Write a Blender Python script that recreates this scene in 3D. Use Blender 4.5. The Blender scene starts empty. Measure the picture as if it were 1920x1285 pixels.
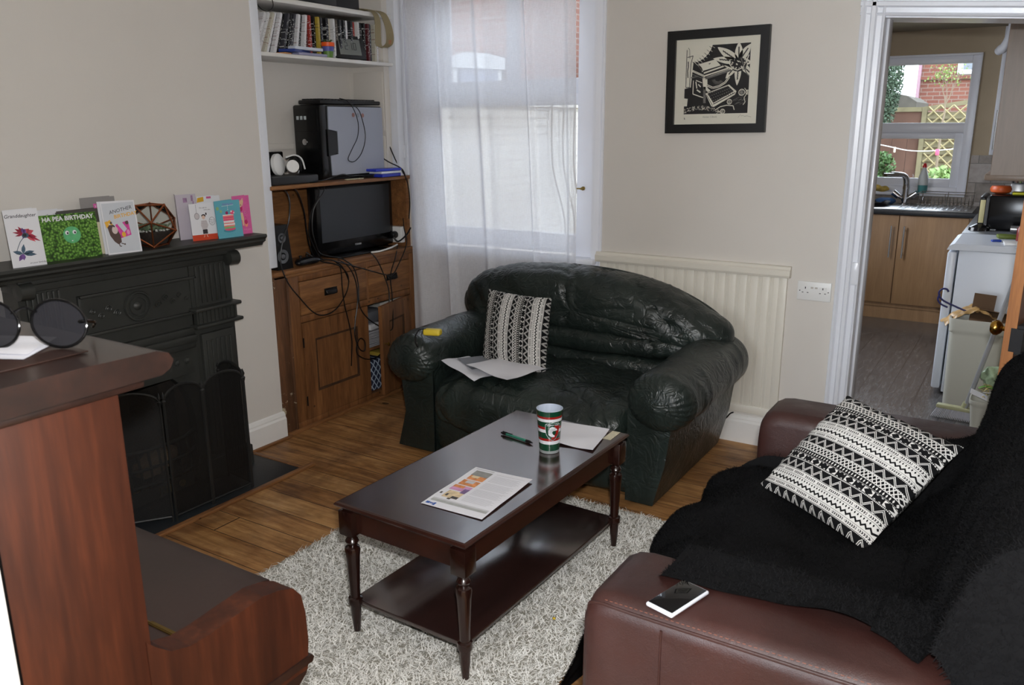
import bpy, bmesh, math, random
import numpy as np
from mathutils import Vector, Matrix, Euler, noise

SC = bpy.context.scene
COL = SC.collection
random.seed(7)
PI = math.pi

# ------------------------------------------------------------------ camera
cam_d = bpy.data.cameras.new('camera')
cam = bpy.data.objects.new('camera', cam_d)
COL.objects.link(cam)
SC.camera = cam
cam_d.sensor_fit = 'HORIZONTAL'
cam_d.sensor_width = 36.0
cam_d.lens = 1560.0 / 1920.0 * 36.0
cam_d.clip_start = 0.02
cam_d.clip_end = 200


def cam_axes(pitch, yaw, roll):
    cy, sy, cp, sp = math.cos(yaw), math.sin(yaw), math.cos(pitch), math.sin(pitch)
    f = Vector((-sy * cp, cy * cp, -sp))
    r = Vector((cy, sy, 0))
    u = r.cross(f)
    return r * math.cos(roll) + u * math.sin(roll), u * math.cos(roll) - r * math.sin(roll), f


_r, _u, _f = cam_axes(math.radians(14.7), math.radians(32.1), math.radians(-0.3))
cam.matrix_world = Matrix(((_r.x, _u.x, -_f.x, 0), (_r.y, _u.y, -_f.y, 0), (_r.z, _u.z, -_f.z, 1.52), (0, 0, 0, 1)))
cam_d.dof.use_dof = True
cam_d.dof.focus_distance = 3.0
cam_d.dof.aperture_fstop = 9.0

# ------------------------------------------------------------------ world, lights, exposure
vs = SC.view_settings
vs.view_transform = 'Standard'
vs.look = 'None'
vs.exposure = 0.0
vs.gamma = 1.0
vs.use_curve_mapping = False
SC.cycles.use_denoising = True
SC.cycles.max_bounces = 8
SC.cycles.diffuse_bounces = 4
SC.cycles.glossy_bounces = 4
SC.cycles.transmission_bounces = 8
SC.cycles.transparent_max_bounces = 24
SC.cycles.sample_clamp_indirect = 6.0
SC.cycles.caustics_reflective = False
SC.cycles.caustics_refractive = False
SC.cycles.blur_glossy = 0.5

world = bpy.data.worlds.new('overcast_sky')
SC.world = world
world.use_nodes = True
wn = world.node_tree
bg = wn.nodes['Background']
bg.inputs['Color'].default_value = (0.80, 0.87, 1.0, 1)
bg.inputs['Strength'].default_value = 8.3


def area_light(name, loc, target, sx, sy, watts, color, portal=False):
    d = bpy.data.lights.new(name, 'AREA')
    d.shape = 'RECTANGLE'
    d.size, d.size_y = sx, sy
    d.energy = watts
    d.color = color
    o = bpy.data.objects.new(name, d)
    COL.objects.link(o)
    o.location = loc
    dr = Vector(target) - Vector(loc)
    o.rotation_euler = dr.to_track_quat('-Z', 'Y').to_euler()
    if portal:
        d.cycles.is_portal = True
    return o


# the camera's own pop-up flash, just above the lens
_fl = Vector((0.02, 0.03, 1.62))
area_light('camera_flash', _fl, _fl + _f * 2, 0.06, 0.035, 49.0, (0.985, 0.985, 0.985))
# daylight through the front window of the adjoining room behind the camera
area_light('front_room_window_daylight', (-1.4, -3.35, 1.6), (-1.4, 2.0, 1.1), 1.9, 1.5, 110.0, (0.86, 0.94, 1.0))
area_light('back_window_portal', (-2.52, 4.02, 1.6), (-2.52, 0, 1.6), 1.1, 1.6, 1, (1, 1, 1), True)
area_light('kitchen_window_portal', (-1.0, 7.74, 1.5), (-1.0, 0, 1.5), 1.1, 1.2, 1, (1, 1, 1), True)
area_light('added_side_opening_portal', (-1.95, 5.5, 1.5), (0, 5.5, 1.2), 1.5, 1.1, 1, (1, 1, 1), True)  # portal for the added side opening, out of view

area_light('added_kitchen_fill', (-2.25, 5.5, 1.75), (-0.6, 5.8, 0.9), 1.3, 1.0, 34.0, (0.92, 0.96, 1.0))  # lamp added to brighten the kitchen through that unseen opening

# ------------------------------------------------------------------ object helpers
ROOT_M = {}


def setp(o, label=None, cat=None, group=None, kind=None):
    if label:
        o['label'] = label
    if cat:
        o['category'] = cat
    if group:
        o['group'] = group
    if kind:
        o['kind'] = kind
    return o


def thing(name, label, cat, loc=(0, 0, 0), rotz=0.0, group=None, rot=None):
    o = bpy.data.objects.new(name, None)
    o.empty_display_size = 0.1
    COL.objects.link(o)
    o.location = loc
    o.rotation_euler = rot if rot else (0, 0, rotz)
    m = Matrix.Translation(loc) @ Euler(o.rotation_euler).to_matrix().to_4x4()
    ROOT_M[o.name] = m.inverted()
    return setp(o, label, cat, group)


class MB:
    """collects shapes; out() links them as one mesh object"""

    def __init__(self):
        self.v, self.f, self.m, self.s, self.uv = [], [], [], [], None

    def add(self, vs, fs, mi=0, smooth=False):
        b = len(self.v)
        self.v += [tuple(p) for p in vs]
        self.f += [tuple(b + i for i in f) for f in fs]
        self.m += [mi] * len(fs)
        self.s += [smooth] * len(fs)
        return self

    def box(self, c, s, rz=0.0, mi=0, bev=0.0, rot=None, seg=2):
        x, y, z = s[0] / 2, s[1] / 2, s[2] / 2
        R = rot if rot is not None else Matrix.Rotation(rz, 3, 'Z')
        c = Vector(c)
        if bev > 0:
            bm = bmesh.new()
            bmesh.ops.create_cube(bm, size=1.0)
            for v in bm.verts:
                v.co = Vector((v.co.x * 2 * x, v.co.y * 2 * y, v.co.z * 2 * z))
            bmesh.ops.bevel(bm, geom=bm.edges[:], offset=min(bev, x * .99, y * .99, z * .99), segments=seg, profile=0.5, affect='EDGES', clamp_overlap=True)
            bm.verts.index_update()
            self.add([c + R @ v.co for v in bm.verts], [[v.index for v in f.verts] for f in bm.faces], mi, True)
            bm.free()
            return self
        vs = [c + R @ Vector((a, b, d)) for a in (-x, x) for b in (-y, y) for d in (-z, z)]
        fs = [(0, 1, 3, 2), (4, 6, 7, 5), (0, 4, 5, 1), (2, 3, 7, 6), (0, 2, 6, 4), (1, 5, 7, 3)]
        return self.add(vs, fs, mi)

    def bb(self, x0, x1, y0, y1, z0, z1, mi=0, bev=0.0):
        return self.box(((x0 + x1) / 2, (y0 + y1) / 2, (z0 + z1) / 2), (abs(x1 - x0), abs(y1 - y0), abs(z1 - z0)), 0, mi, bev)

    def lathe(self, prof, c=(0, 0, 0), n=24, mi=0, axis=None, cap=True):
        """prof: list of (r, z)"""
        c = Vector(c)
        R = Vector((0, 0, 1)).rotation_difference(Vector(axis)).to_matrix() if axis else Matrix.Identity(3)
        vs, fs = [], []
        k = len(prof)
        for r, z in prof:
            for i in range(n):
                a = 2 * PI * i / n
                vs.append(c + R @ Vector((r * math.cos(a), r * math.sin(a), z)))
        for j in range(k - 1):
            for i in range(n):
                i2 = (i + 1) % n
                fs.append((j * n + i, j * n + i2, (j + 1) * n + i2, (j + 1) * n + i))
        self.add(vs, fs, mi, True)
        if cap:
            b = len(self.v) - len(vs)
            self.f.append(tuple(b + i for i in reversed(range(n)))); self.m.append(mi); self.s.append(False)
            self.f.append(tuple(b + (k - 1) * n + i for i in range(n))); self.m.append(mi); self.s.append(False)
        return self

    def cyl(self, a, b, r, n=16, mi=0, r2=None):
        a, b = Vector(a), Vector(b)
        d = b - a
        return self.lathe([(r, 0), (r if r2 is None else r2, d.length)], a, n, mi, d.normalized())

    def tube(self, pts, r, n=8, mi=0, closed=False, flat=1.0):
        pts = [Vector(p) for p in pts]
        k = len(pts)
        vs, fs = [], []
        up = None
        for i, p in enumerate(pts):
            if closed:
                t = (pts[(i + 1) % k] - pts[i - 1])
            else:
                t = pts[min(i + 1, k - 1)] - pts[max(i - 1, 0)]
            if t.length < 1e-9:
                t = Vector((0, 0, 1))
            t.normalize()
            if up is None:
                up = Vector((0, 0, 1)) if abs(t.z) < .9 else Vector((1, 0, 0))
            side = t.cross(up)
            if side.length < 1e-6:
                side = t.cross(Vector((1, 0, 0)))
            side.normalize()
            up = side.cross(t).normalized()
            rr = r[i] if isinstance(r, (list, tuple)) else r
            for j in range(n):
                a = 2 * PI * j / n
                vs.append(p + side * (rr * math.cos(a)) + up * (rr * flat * math.sin(a)))
        m = k if closed else k - 1
        for i in range(m):
            i2 = (i + 1) % k
            for j in range(n):
                j2 = (j + 1) % n
                fs.append((i * n + j, i * n + j2, i2 * n + j2, i2 * n + j))
        if not closed:
            fs.append(tuple(reversed(range(n))))
            fs.append(tuple((k - 1) * n + j for j in range(n)))
        return self.add(vs, fs, mi, True)

    def prism(self, poly, fn, d0, d1, mi=0, smooth=False):
        """poly 2D; fn(u, v, d) -> 3D; extruded from d0 to d1"""
        n = len(poly)
        vs = [fn(u, v, d0) for u, v in poly] + [fn(u, v, d1) for u, v in poly]
        fs = [(i, (i + 1) % n, n + (i + 1) % n, n + i) for i in range(n)]
        self.add(vs, fs, mi, smooth)
        b = len(self.v) - 2 * n
        self.f += [tuple(b + i for i in reversed(range(n))), tuple(b + n + i for i in range(n))]
        self.m += [mi, mi]
        self.s += [False, False]
        return self

    def grid(self, fn, nu, nv, mi=0, cu=False, cv=False, smooth=True):
        """fn(u, v) with u, v in 0..1"""
        U = nu if cu else nu + 1
        V = nv if cv else nv + 1
        vs = [fn(i / nu, j / nv) for j in range(V) for i in range(U)]
        fs = []
        for j in range(nv):
            for i in range(nu):
                i2, j2 = (i + 1) % U, (j + 1) % V
                fs.append((j * U + i, j * U + i2, j2 * U + i2, j2 * U + i))
        return self.add(vs, fs, mi, smooth)

    def poly(self, pts, mi=0):
        return self.add(pts, [tuple(range(len(pts)))], mi)

    def out(self, name, mats, parent=None, label=None, cat=None, group=None, kind=None, world=True, mods=None, fix=True):
        v = self.v
        if parent is not None and world:
            key = parent
            while key.parent is not None:
                key = key.parent
            M = ROOT_M.get(key.name)
            if M is not None:
                v = [M @ Vector(p) for p in v]
        me = bpy.data.meshes.new(name)
        me.from_pydata([tuple(p) for p in v], [], self.f)
        if not isinstance(mats, (list, tuple)):
            mats = [mats]
        for m in mats:
            me.materials.append(m)
        me.polygons.foreach_set('material_index', self.m)
        me.polygons.foreach_set('use_smooth', self.s)
        if self.uv is not None:
            ul = me.uv_layers.new(name='UVMap')
            idx = np.empty(len(me.loops), dtype=np.int32)
            me.loops.foreach_get('vertex_index', idx)
            ul.data.foreach_set('uv', np.array(self.uv, dtype=np.float32)[idx].ravel())
        me.update()
        if fix:
            bm = bmesh.new()
            bm.from_mesh(me)
            bmesh.ops.recalc_face_normals(bm, faces=bm.faces[:])
            bm.to_mesh(me)
            bm.free()
        o = bpy.data.objects.new(name, me)
        COL.objects.link(o)
        if parent is not None:
            o.parent = parent
            ROOT_M.setdefault(o.name, ROOT_M.get(parent.name))
        if any(self.s):
            for p in me.polygons:
                pass
            try:
                me.set_sharp_from_angle(angle=math.radians(42))
            except Exception:
                pass
        return setp(o, label, cat, group, kind)


def dup(root, loc=None, rot=None, label=None, group=None):
    r = root.copy()
    COL.objects.link(r)
    if loc is not None:
        r.location = loc
    if rot is not None:
        r.rotation_euler = rot
    if label:
        r['label'] = label
    if group:
        r['group'] = group
    for ch in list(root.children):
        c = ch.copy()
        COL.objects.link(c)
        c.parent = r
        for g in list(ch.children):
            d = g.copy()
            COL.objects.link(d)
            d.parent = c
    return r


def spline(P, n=8, closed=False):
    """Catmull-Rom through points"""
    P = [Vector(p) for p in P]
    k = len(P)
    out = []
    segs = k if closed else k - 1
    for i in range(segs):
        p0 = P[(i - 1) % k] if closed or i > 0 else P[0]
        p1, p2 = P[i % k], P[(i + 1) % k]
        p3 = P[(i + 2) % k] if closed or i + 2 < k else P[-1]
        for j in range(n):
            t = j / n
            out.append(0.5 * ((2 * p1) + (-p0 + p2) * t + (2 * p0 - 5 * p1 + 4 * p2 - p3) * t * t + (-p0 + 3 * p1 - 3 * p2 + p3) * t ** 3))
    if not closed:
        out.append(P[-1])
    return out


def text_geo(txt, size, bold=0.0, align='CENTER'):
    """filled 2D triangles of a word, from Blender's own font"""
    cu = bpy.data.curves.new('t', 'FONT')
    cu.body = txt
    cu.size = size
    cu.offset = bold
    cu.align_x = align
    cu.resolution_u = 2
    o = bpy.data.objects.new('t', cu)
    COL.objects.link(o)
    dg = bpy.context.evaluated_depsgraph_get()
    me = bpy.data.meshes.new_from_object(o.evaluated_get(dg))
    v = [(p.co.x, p.co.y) for p in me.vertices]
    f = [tuple(p.vertices) for p in me.polygons]
    bpy.data.objects.remove(o)
    bpy.data.curves.remove(cu)
    bpy.data.meshes.remove(me)
    return v, f


# ------------------------------------------------------------------ material helpers
def srgb(r, g, b):
    def c(x):
        x /= 255.0
        return x / 12.92 if x <= 0.04045 else ((x + 0.055) / 1.055) ** 2.4
    return (c(r), c(g), c(b), 1.0)


class X:
    """arithmetic on node sockets"""

    def __init__(self, nt, s):
        self.nt, self.s = nt, s

    def _m(self, op, *a):
        n = self.nt.nodes.new('ShaderNodeMath')
        n.operation = op
        for i, q in enumerate(a):
            if isinstance(q, X):
                self.nt.links.new(q.s, n.inputs[i])
            else:
                n.inputs[i].default_value = float(q)
        return X(self.nt, n.outputs[0])

    def __add__(s, o): return s._m('ADD', s, o)
    def __radd__(s, o): return s._m('ADD', o, s)
    def __sub__(s, o): return s._m('SUBTRACT', s, o)
    def __rsub__(s, o): return s._m('SUBTRACT', o, s)
    def __mul__(s, o): return s._m('MULTIPLY', s, o)
    def __rmul__(s, o): return s._m('MULTIPLY', o, s)
    def __truediv__(s, o): return s._m('DIVIDE', s, o)
    def lt(s, o): return s._m('LESS_THAN', s, o)
    def gt(s, o): return s._m('GREATER_THAN', s, o)
    def fr(s): return s._m('FRACT', s)
    def fl(s): return s._m('FLOOR', s)
    def ab(s): return s._m('ABSOLUTE', s)
    def mn(s, o): return s._m('MINIMUM', s, o)
    def mx(s, o): return s._m('MAXIMUM', s, o)
    def pp(s, o): return s._m('PINGPONG', s, o)
    def pw(s, o): return s._m('POWER', s, o)
    def sin(s): return s._m('SINE', s)


def new_mat(name):
    m = bpy.data.materials.new(name)
    m.use_nodes = True
    nt = m.node_tree
    return m, nt, nt.nodes['Principled BSDF']


def coords(nt, kind='Object', scale=None, rot=None):
    tc = nt.nodes.new('ShaderNodeTexCoord')
    s = tc.outputs[kind]
    if scale is not None or rot is not None:
        mp = nt.nodes.new('ShaderNodeMapping')
        if scale is not None:
            mp.inputs['Scale'].default_value = scale
        if rot is not None:
            mp.inputs['Rotation'].default_value = rot
        nt.links.new(s, mp.inputs['Vector'])
        s = mp.outputs[0]
    return s


def noise_tex(nt, vec, scale, detail=4, rough=0.55, dist=0.0):
    n = nt.nodes.new('ShaderNodeTexNoise')
    n.inputs['Scale'].default_value = scale
    n.inputs['Detail'].default_value = detail
    n.inputs['Roughness'].default_value = rough
    n.inputs['Distortion'].default_value = dist
    nt.links.new(vec, n.inputs['Vector'])
    return n.outputs['Fac']


def ramp(nt, fac, stops):
    r = nt.nodes.new('ShaderNodeValToRGB')
    el = r.color_ramp.elements
    while len(el) > 1:
        el.remove(el[-1])
    el[0].position, el[0].color = stops[0][0], stops[0][1]
    for p, c in stops[1:]:
        e = el.new(p)
        e.color = c
    nt.links.new(fac, r.inputs[0])
    return r.outputs[0]


def mix(nt, fac, a, b, mode='MIX'):
    n = nt.nodes.new('ShaderNodeMix')
    n.data_type = 'RGBA'
    n.blend_type = mode
    for sock, val in ((n.inputs[0], fac), (n.inputs[6], a), (n.inputs[7], b)):
        if isinstance(val, X):
            val = val.s
        if hasattr(val, 'is_linked') or hasattr(val, 'links'):
            nt.links.new(val, sock)
        else:
            sock.default_value = val
    return n.outputs[2]


def bump(nt, bsdf, height, strength, dist=0.01):
    b = nt.nodes.new('ShaderNodeBump')
    b.inputs['Strength'].default_value = strength
    b.inputs['Distance'].default_value = dist
    nt.links.new(height, b.inputs['Height'])
    nt.links.new(b.outputs[0], bsdf.inputs['Normal'])
    return b


def M(name, col, rough=0.5, metal=0.0, var=0.0, vscale=6.0, bmp=0.0, bscale=60.0, spec=0.5, coat=0.0, sheen=0.0, trans=0.0, ior=1.45, alpha=1.0, emit=None, bdist=0.002):
    """plain procedural material: colour, slight variation, fine bump"""
    m, nt, b = new_mat(name)
    c = srgb(*col)
    b.inputs['Base Color'].default_value = c
    b.inputs['Roughness'].default_value = rough
    b.inputs['Metallic'].default_value = metal
    b.inputs['Specular IOR Level'].default_value = spec
    b.inputs['Coat Weight'].default_value = coat
    b.inputs['Coat Roughness'].default_value = 0.08
    b.inputs['Sheen Weight'].default_value = sheen
    b.inputs['Transmission Weight'].default_value = trans
    b.inputs['IOR'].default_value = ior
    b.inputs['Alpha'].default_value = alpha
    v = coords(nt)
    if var > 0:
        f = noise_tex(nt, v, vscale)
        lo = tuple(x * (1 - var) for x in c[:3]) + (1,)
        hi = tuple(min(1, x * (1 + var)) for x in c[:3]) + (1,)
        nt.links.new(ramp(nt, f, [(0.3, lo), (0.7, hi)]), b.inputs['Base Color'])
    if bmp > 0:
        bump(nt, b, noise_tex(nt, v, bscale), bmp, bdist)
    if emit:
        b.inputs['Emission Color'].default_value = srgb(*emit[:3])
        b.inputs['Emission Strength'].default_value = emit[3]
    return m


def wood(name, light, dark, rough=0.4, scale=(1.5, 14, 14), rot=(0, 0, 0), knots=False, coat=0.0, bmp=0.15, grain=1.0, wear=None):
    m, nt, b = new_mat(name)
    v = coords(nt, 'Object', scale, rot)
    f1 = noise_tex(nt, v, 1.6, 5, 0.6, 0.6)
    f2 = noise_tex(nt, v, 9.0, 3, 0.5, 0.2)
    f = X(nt, f1) * 0.7 + X(nt, f2) * 0.3
    col = ramp(nt, f.s, [(0.32, srgb(*dark)), (0.52, srgb(*[(a + c) / 2 for a, c in zip(light, dark)])), (0.70, srgb(*light))])
    if knots:
        vo = nt.nodes.new('ShaderNodeTexVoronoi')
        vo.inputs['Scale'].default_value = 8.3
        nt.links.new(coords(nt, 'Object', (1.0, 1.3, 1.3)), vo.inputs['Vector'])
        k = X(nt, vo.outputs['Distance']).lt(0.07)
        col = mix(nt, k * 0.75, col, srgb(*[x * 0.35 for x in dark]))
    if wear:
        w = X(nt, noise_tex(nt, coords(nt), 5.0, 8, 0.75)).gt(wear[0])
        col = mix(nt, w * 0.8, col, srgb(*wear[1]))
    nt.links.new(col, b.inputs['Base Color'])
    b.inputs['Roughness'].default_value = rough
    b.inputs['Coat Weight'].default_value = coat
    b.inputs['Coat Roughness'].default_value = 0.12
    bump(nt, b, f.s, bmp, 0.002)
    return m

# ------------------------------------------------------------------ materials of the setting
PAINT = M('cream_wall_paint', (214, 209, 202), 0.75, var=0.03, vscale=1.2, bmp=0.12, bscale=120, spec=0.25)
GLOSS = M('white_gloss_paint', (226, 229, 236), 0.22, bmp=0.35, bscale=55, spec=0.5, bdist=0.0015)
SATIN = M('cream_satin_paint', (222, 217, 205), 0.4, bmp=0.15, bscale=70)
SKIRT = M('white_skirting_paint', (232, 230, 226), 0.35, var=0.03, bmp=0.1)
UPVC = M('white_upvc', (236, 239, 248), 0.3)
CEIL = M('white_ceiling_paint', (225, 222, 216), 0.85)
KWALL = M('kitchen_beige_paint', (176, 160, 136), 0.7, var=0.03)
BLACKM = M('black_plastic', (16, 16, 17), 0.35)
CHROME = M('chrome', (215, 215, 218), 0.12, 1.0)
WHITEP = M('white_plastic', (228, 228, 226), 0.35)


def floor_material():
    m, nt, b = new_mat('pine_floorboards')
    tc = nt.nodes.new('ShaderNodeTexCoord')
    sp = nt.nodes.new('ShaderNodeSeparateXYZ')
    nt.links.new(tc.outputs['Object'], sp.inputs[0])
    x, y = X(nt, sp.outputs[0]), X(nt, sp.outputs[1])
    W = 0.125
    row = (y / W).fl()
    fr = (y / W).fr()
    gap = fr.lt(0.024)
    # end joints staggered by row
    wn_ = nt.nodes.new('ShaderNodeTexWhiteNoise')
    wn_.noise_dimensions = '1D'
    nt.links.new(row.s, wn_.inputs['W'])
    rv = X(nt, wn_.outputs['Value'])
    jx = (x / 4.6 + rv * 3.7).fr()
    gap = gap.mx(jx.lt(0.0012))
    cb = nt.nodes.new('ShaderNodeCombineXYZ')
    nt.links.new((x * 1.3 + rv * 31).s, cb.inputs[0])
    nt.links.new((y * 15).s, cb.inputs[1])
    nt.links.new((rv * 17).s, cb.inputs[2])
    g = noise_tex(nt, cb.outputs[0], 1.4, 6, 0.62, 1.6)
    g2 = noise_tex(nt, cb.outputs[0], 7.0, 3, 0.6, 0.4)
    f = X(nt, g) * 0.65 + X(nt, g2) * 0.22 + rv * 0.13
    col = ramp(nt, f.s, [(0.30, srgb(104, 68, 36)), (0.45, srgb(154, 108, 62)), (0.58, srgb(184, 138, 86)), (0.72, srgb(204, 164, 112))])
    # worn, darkened patches and knots
    wrn = ramp(nt, noise_tex(nt, tc.outputs['Object'], 3.2, 5, 0.62, 0.5), [(0.42, (1, 1, 1, 1)), (0.66, (0.34, 0.28, 0.24, 1))])
    col = mix(nt, 0.85, col, wrn, 'MULTIPLY')
    vo = nt.nodes.new('ShaderNodeTexVoronoi')
    vo.inputs['Scale'].default_value = 3.0
    mp = nt.nodes.new('ShaderNodeMapping')
    mp.inputs['Scale'].default_value = (0.8, 1.4, 1)
    nt.links.new(tc.outputs['Object'], mp.inputs[0])
    nt.links.new(mp.outputs[0], vo.inputs['Vector'])
    k = X(nt, vo.outputs['Distance']).lt(0.06)
    col = mix(nt, k * 0.8, col, srgb(38, 20, 8))
    col = mix(nt, gap, col, srgb(26, 15, 8))
    nt.links.new(col, b.inputs['Base Color'])
    rr = ramp(nt, noise_tex(nt, tc.outputs['Object'], 5.0, 4), [(0.35, (0.42, 0.42, 0.42, 1)), (0.7, (0.7, 0.7, 0.7, 1))])
    nt.links.new(rr, b.inputs['Roughness'])
    h = f * 0.4 - gap * 2.0
    bump(nt, b, h.s, 0.35, 0.002)
    return m


FLOOR = floor_material()
PINE = wood('old_pine', (160, 112, 68), (98, 62, 34), 0.5, (14, 1.6, 14), knots=True, bmp=0.3)
PINEV = wood('old_pine_upright', (152, 104, 62), (88, 54, 29), 0.5, (14, 14, 1.4), knots=True, bmp=0.3)
PINEW = wood('worn_pine_post', (124, 84, 54), (66, 42, 25), 0.65, (14, 14, 1.6), bmp=0.5, wear=(0.62, (196, 186, 160)))

# ------------------------------------------------------------------ living room shell
XL, YB = -3.06, 3.86
b = MB()
b.bb(-3.8, 0.6, -3.7, 3.98, -0.12, 0.0)
fl = b.out('floor', FLOOR, kind='structure')
b = MB()
b.bb(-3.9, 0.6, -3.7, 4.0, 2.55, 2.65)
b.out('ceiling', CEIL, kind='structure')
# wall with the chimney breast: opening for the firebox
b = MB()
b.bb(-3.55, XL, 0.2, 1.60, 0, 2.55)
b.bb(-3.55, XL, 2.16, 2.72, 0, 2.55)
b.bb(-3.55, XL, 1.60, 2.16, 0.66, 2.55)
b.bb(-3.55, -3.42, 1.60, 2.16, 0, 0.66)
b.out('wall_left', PAINT, kind='structure')
b = MB()
b.bb(-3.55, -3.36, 2.72, 4.05, 0, 2.55)          # back of the alcove
b.bb(-3.36, -3.02, 3.80, 4.05, 0, 2.55)          # its right cheek, up to the window
b.out('wall_alcove', PAINT, kind='structure')
# back wall with window and doorway
b = MB()
b.bb(-3.06, -1.93, YB, 4.05, 0, 0.80)
b.bb(-3.06, -1.93, YB, 4.05, 2.36, 2.55)
b.bb(-1.93, -0.66, YB, 4.05, 0, 2.55)
b.prism([(-0.66, 1.98), (0.24, 1.92), (0.24, 2.55), (-0.66, 2.55)], lambda u, v, d: (u, d, v), YB, 4.05)
b.bb(0.24, 0.62, YB, 4.05, 0, 2.55)
b.out('wall_back', PAINT, kind='structure')
b = MB()
b.bb(0.44, 0.56, -3.6, 3.86, 0, 2.55)
b.out('wall_right', PAINT, kind='structure')
b = MB()
b.bb(-3.6, -1.05, 0.24, 0.455, 0, 2.55)
b.out('wall_near', PAINT, kind='structure')
# adjoining room behind the camera
b = MB()
b.bb(-3.7, -3.5, -3.6, 0.24, 0, 2.55)
b.bb(-3.6, -2.4, -3.7, -3.5, 0, 2.55)
b.bb(-0.4, 0.6, -3.7, -3.5, 0, 2.55)
b.bb(-2.4, -0.4, -3.7, -3.5, 0, 0.8)
b.bb(-2.4, -0.4, -3.7, -3.5, 2.4, 2.55)
b.out('wall_front', PAINT, kind='structure')


def sash_frame(b, x0, x1, z0, z1, y, wl, wr, wb, wt, d=0.045):
    b.bb(x0, x0 + wl, y, y + d, z0, z1, 0, 0.004)
    b.bb(x1 - wr, x1, y, y + d, z0, z1, 0, 0.004)
    b.bb(x0 + wl, x1 - wr, y, y + d, z0, z0 + wb, 0, 0.004)
    b.bb(x0 + wl, x1 - wr, y, y + d, z1 - wt, z1, 0, 0.004)


def clear_glass():
    m, nt, b = new_mat('window_glass')
    g = nt.nodes.new('ShaderNodeBsdfGlossy')
    g.inputs['Roughness'].default_value = 0.02
    t = nt.nodes.new('ShaderNodeBsdfTransparent')
    t.inputs['Color'].default_value = (0.94, 0.96, 0.95, 1)
    ms = nt.nodes.new('ShaderNodeMixShader')
    fz = nt.nodes.new('ShaderNodeFresnel')
    fz.inputs['IOR'].default_value = 1.35
    nt.links.new(fz.outputs[0], ms.inputs[0])
    nt.links.new(t.outputs[0], ms.inputs[1])
    nt.links.new(g.outputs[0], ms.inputs[2])
    nt.links.new(ms.outputs[0], nt.nodes['Material Output'].inputs['Surface'])
    return m


GLASS = clear_glass()

# window_1: sliding sash behind the sheer curtain
w1 = thing('window_1', None, None, (-2.5, YB, 0.8))
w1['kind'] = 'structure'
b = MB()
b.bb(-3.06, -3.0, 3.875, 4.03, 0.8, 2.36, 0, 0.004)
b.bb(-2.025, -1.925, 3.862, 4.03, 0.845, 2.36, 0, 0.004)
b.bb(-3.0, -2.025, 3.875, 4.03, 2.28, 2.36, 0, 0.004)
b.out('window_frame', UPVC, w1)
b = MB()
sash_frame(b, -3.0, -2.025, 0.85, 1.67, 3.915, 0.055, 0.006, 0.10, 0.055)
b.out('lower_sash', UPVC, w1)
b = MB()
sash_frame(b, -3.0, -2.025, 1.635, 2.28, 3.965, 0.10, 0.035, 0.115, 0.06)
b.out('upper_sash', UPVC, w1)
b = MB()
b.bb(-2.945, -2.03, 3.935, 3.941, 0.94, 1.62)
b.bb(-2.90, -2.06, 3.985, 3.991, 1.74, 2.23)
b.out('pane', GLASS, w1)
b = MB()
b.bb(-3.06, -1.895, 3.80, 3.90, 0.815, 0.845, 0, 0.01)
b.out('window_sill', UPVC, w1)
b = MB()
b.prism([(0, 0), (0.052, 0), (0.052, 0.010), (0.046, 0.016), (0.036, 0.013), (0.012, 0.020), (0, 0.022)], lambda u, v, d: (-1.925 + u, YB - v, d), 0.80, 2.40)
b.out('window_surround', UPVC, w1)
b = MB()
b.cyl((-1.985, 3.862, 1.20), (-1.985, 3.852, 1.20), 0.010, 12)
b.cyl((-1.985, 3.852, 1.20), (-1.985, 3.838, 1.20), 0.0065, 12)
b.box((-2.0, 3.842, 1.2), (0.03, 0.006, 0.007), 0, 0, 0.002)
b.out('sash_lock', M('aged_brass', (150, 128, 72), 0.35, 1.0), w1)

# tongue-and-groove dado with its cap rail
b = MB()
xs = -1.885
n = 0
while xs < -0.955:
    w = 0.052
    b.bb(xs, min(xs + w - 0.005, -0.95), YB - 0.012, YB + 0.01, 0.185, 0.85, 0, 0.002)
    b.bb(xs + 0.010, xs + 0.015, YB - 0.0145, YB, 0.185, 0.85)
    xs += w
b.bb(-1.885, -0.95, YB - 0.008, YB + 0.01, 0.185, 0.85)
b.bb(-0.963, -0.925, YB - 0.016, YB + 0.005, 0.16, 0.855, 0, 0.003)
b.bb(-1.885, -0.925, YB - 0.018, YB + 0.005, 0.155, 0.195, 0, 0.004)
b.out('trim_1', SATIN, kind='structure')
b = MB()
b.prism([(0, 0.835), (0.030, 0.835), (0.034, 0.845), (0.034, 0.868), (0.026, 0.874), (0.020, 0.885), (0, 0.887)], lambda u, v, d: (d, YB - u, v), -1.895, -0.912)
b.out('trim_2', SATIN, kind='structure')
sk = [(0, 0), (0.020, 0), (0.020, 0.105), (0.014, 0.115), (0.014, 0.122), (0.008, 0.135), (0, 0.14)]
b = MB()
b.prism(sk, lambda u, v, d: (d, YB - u, v), -1.95, -0.72)
b.out('baseboard_back', SKIRT, kind='structure')
b = MB()
b.prism(sk, lambda u, v, d: (XL + u, d, v), 2.40, 2.725)
b.out('baseboard_left', SKIRT, kind='structure')
b = MB()
b.bb(XL, XL + 0.035, 2.40, 2.75, 0, 0.012, 0, 0.004)
b.bb(XL - 0.02, XL + 0.018, 2.74, 3.72, -0.002, 0.018, 0, 0.005)
b.out('trim_3', PINE, kind='structure')
# painted corner bead of the chimney breast
b = MB()
b.bb(XL - 0.03, XL + 0.006, 2.712, 2.757, 0.86, 2.55, 0, 0.004)
b.out('trim_4', GLOSS, kind='structure')

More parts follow.
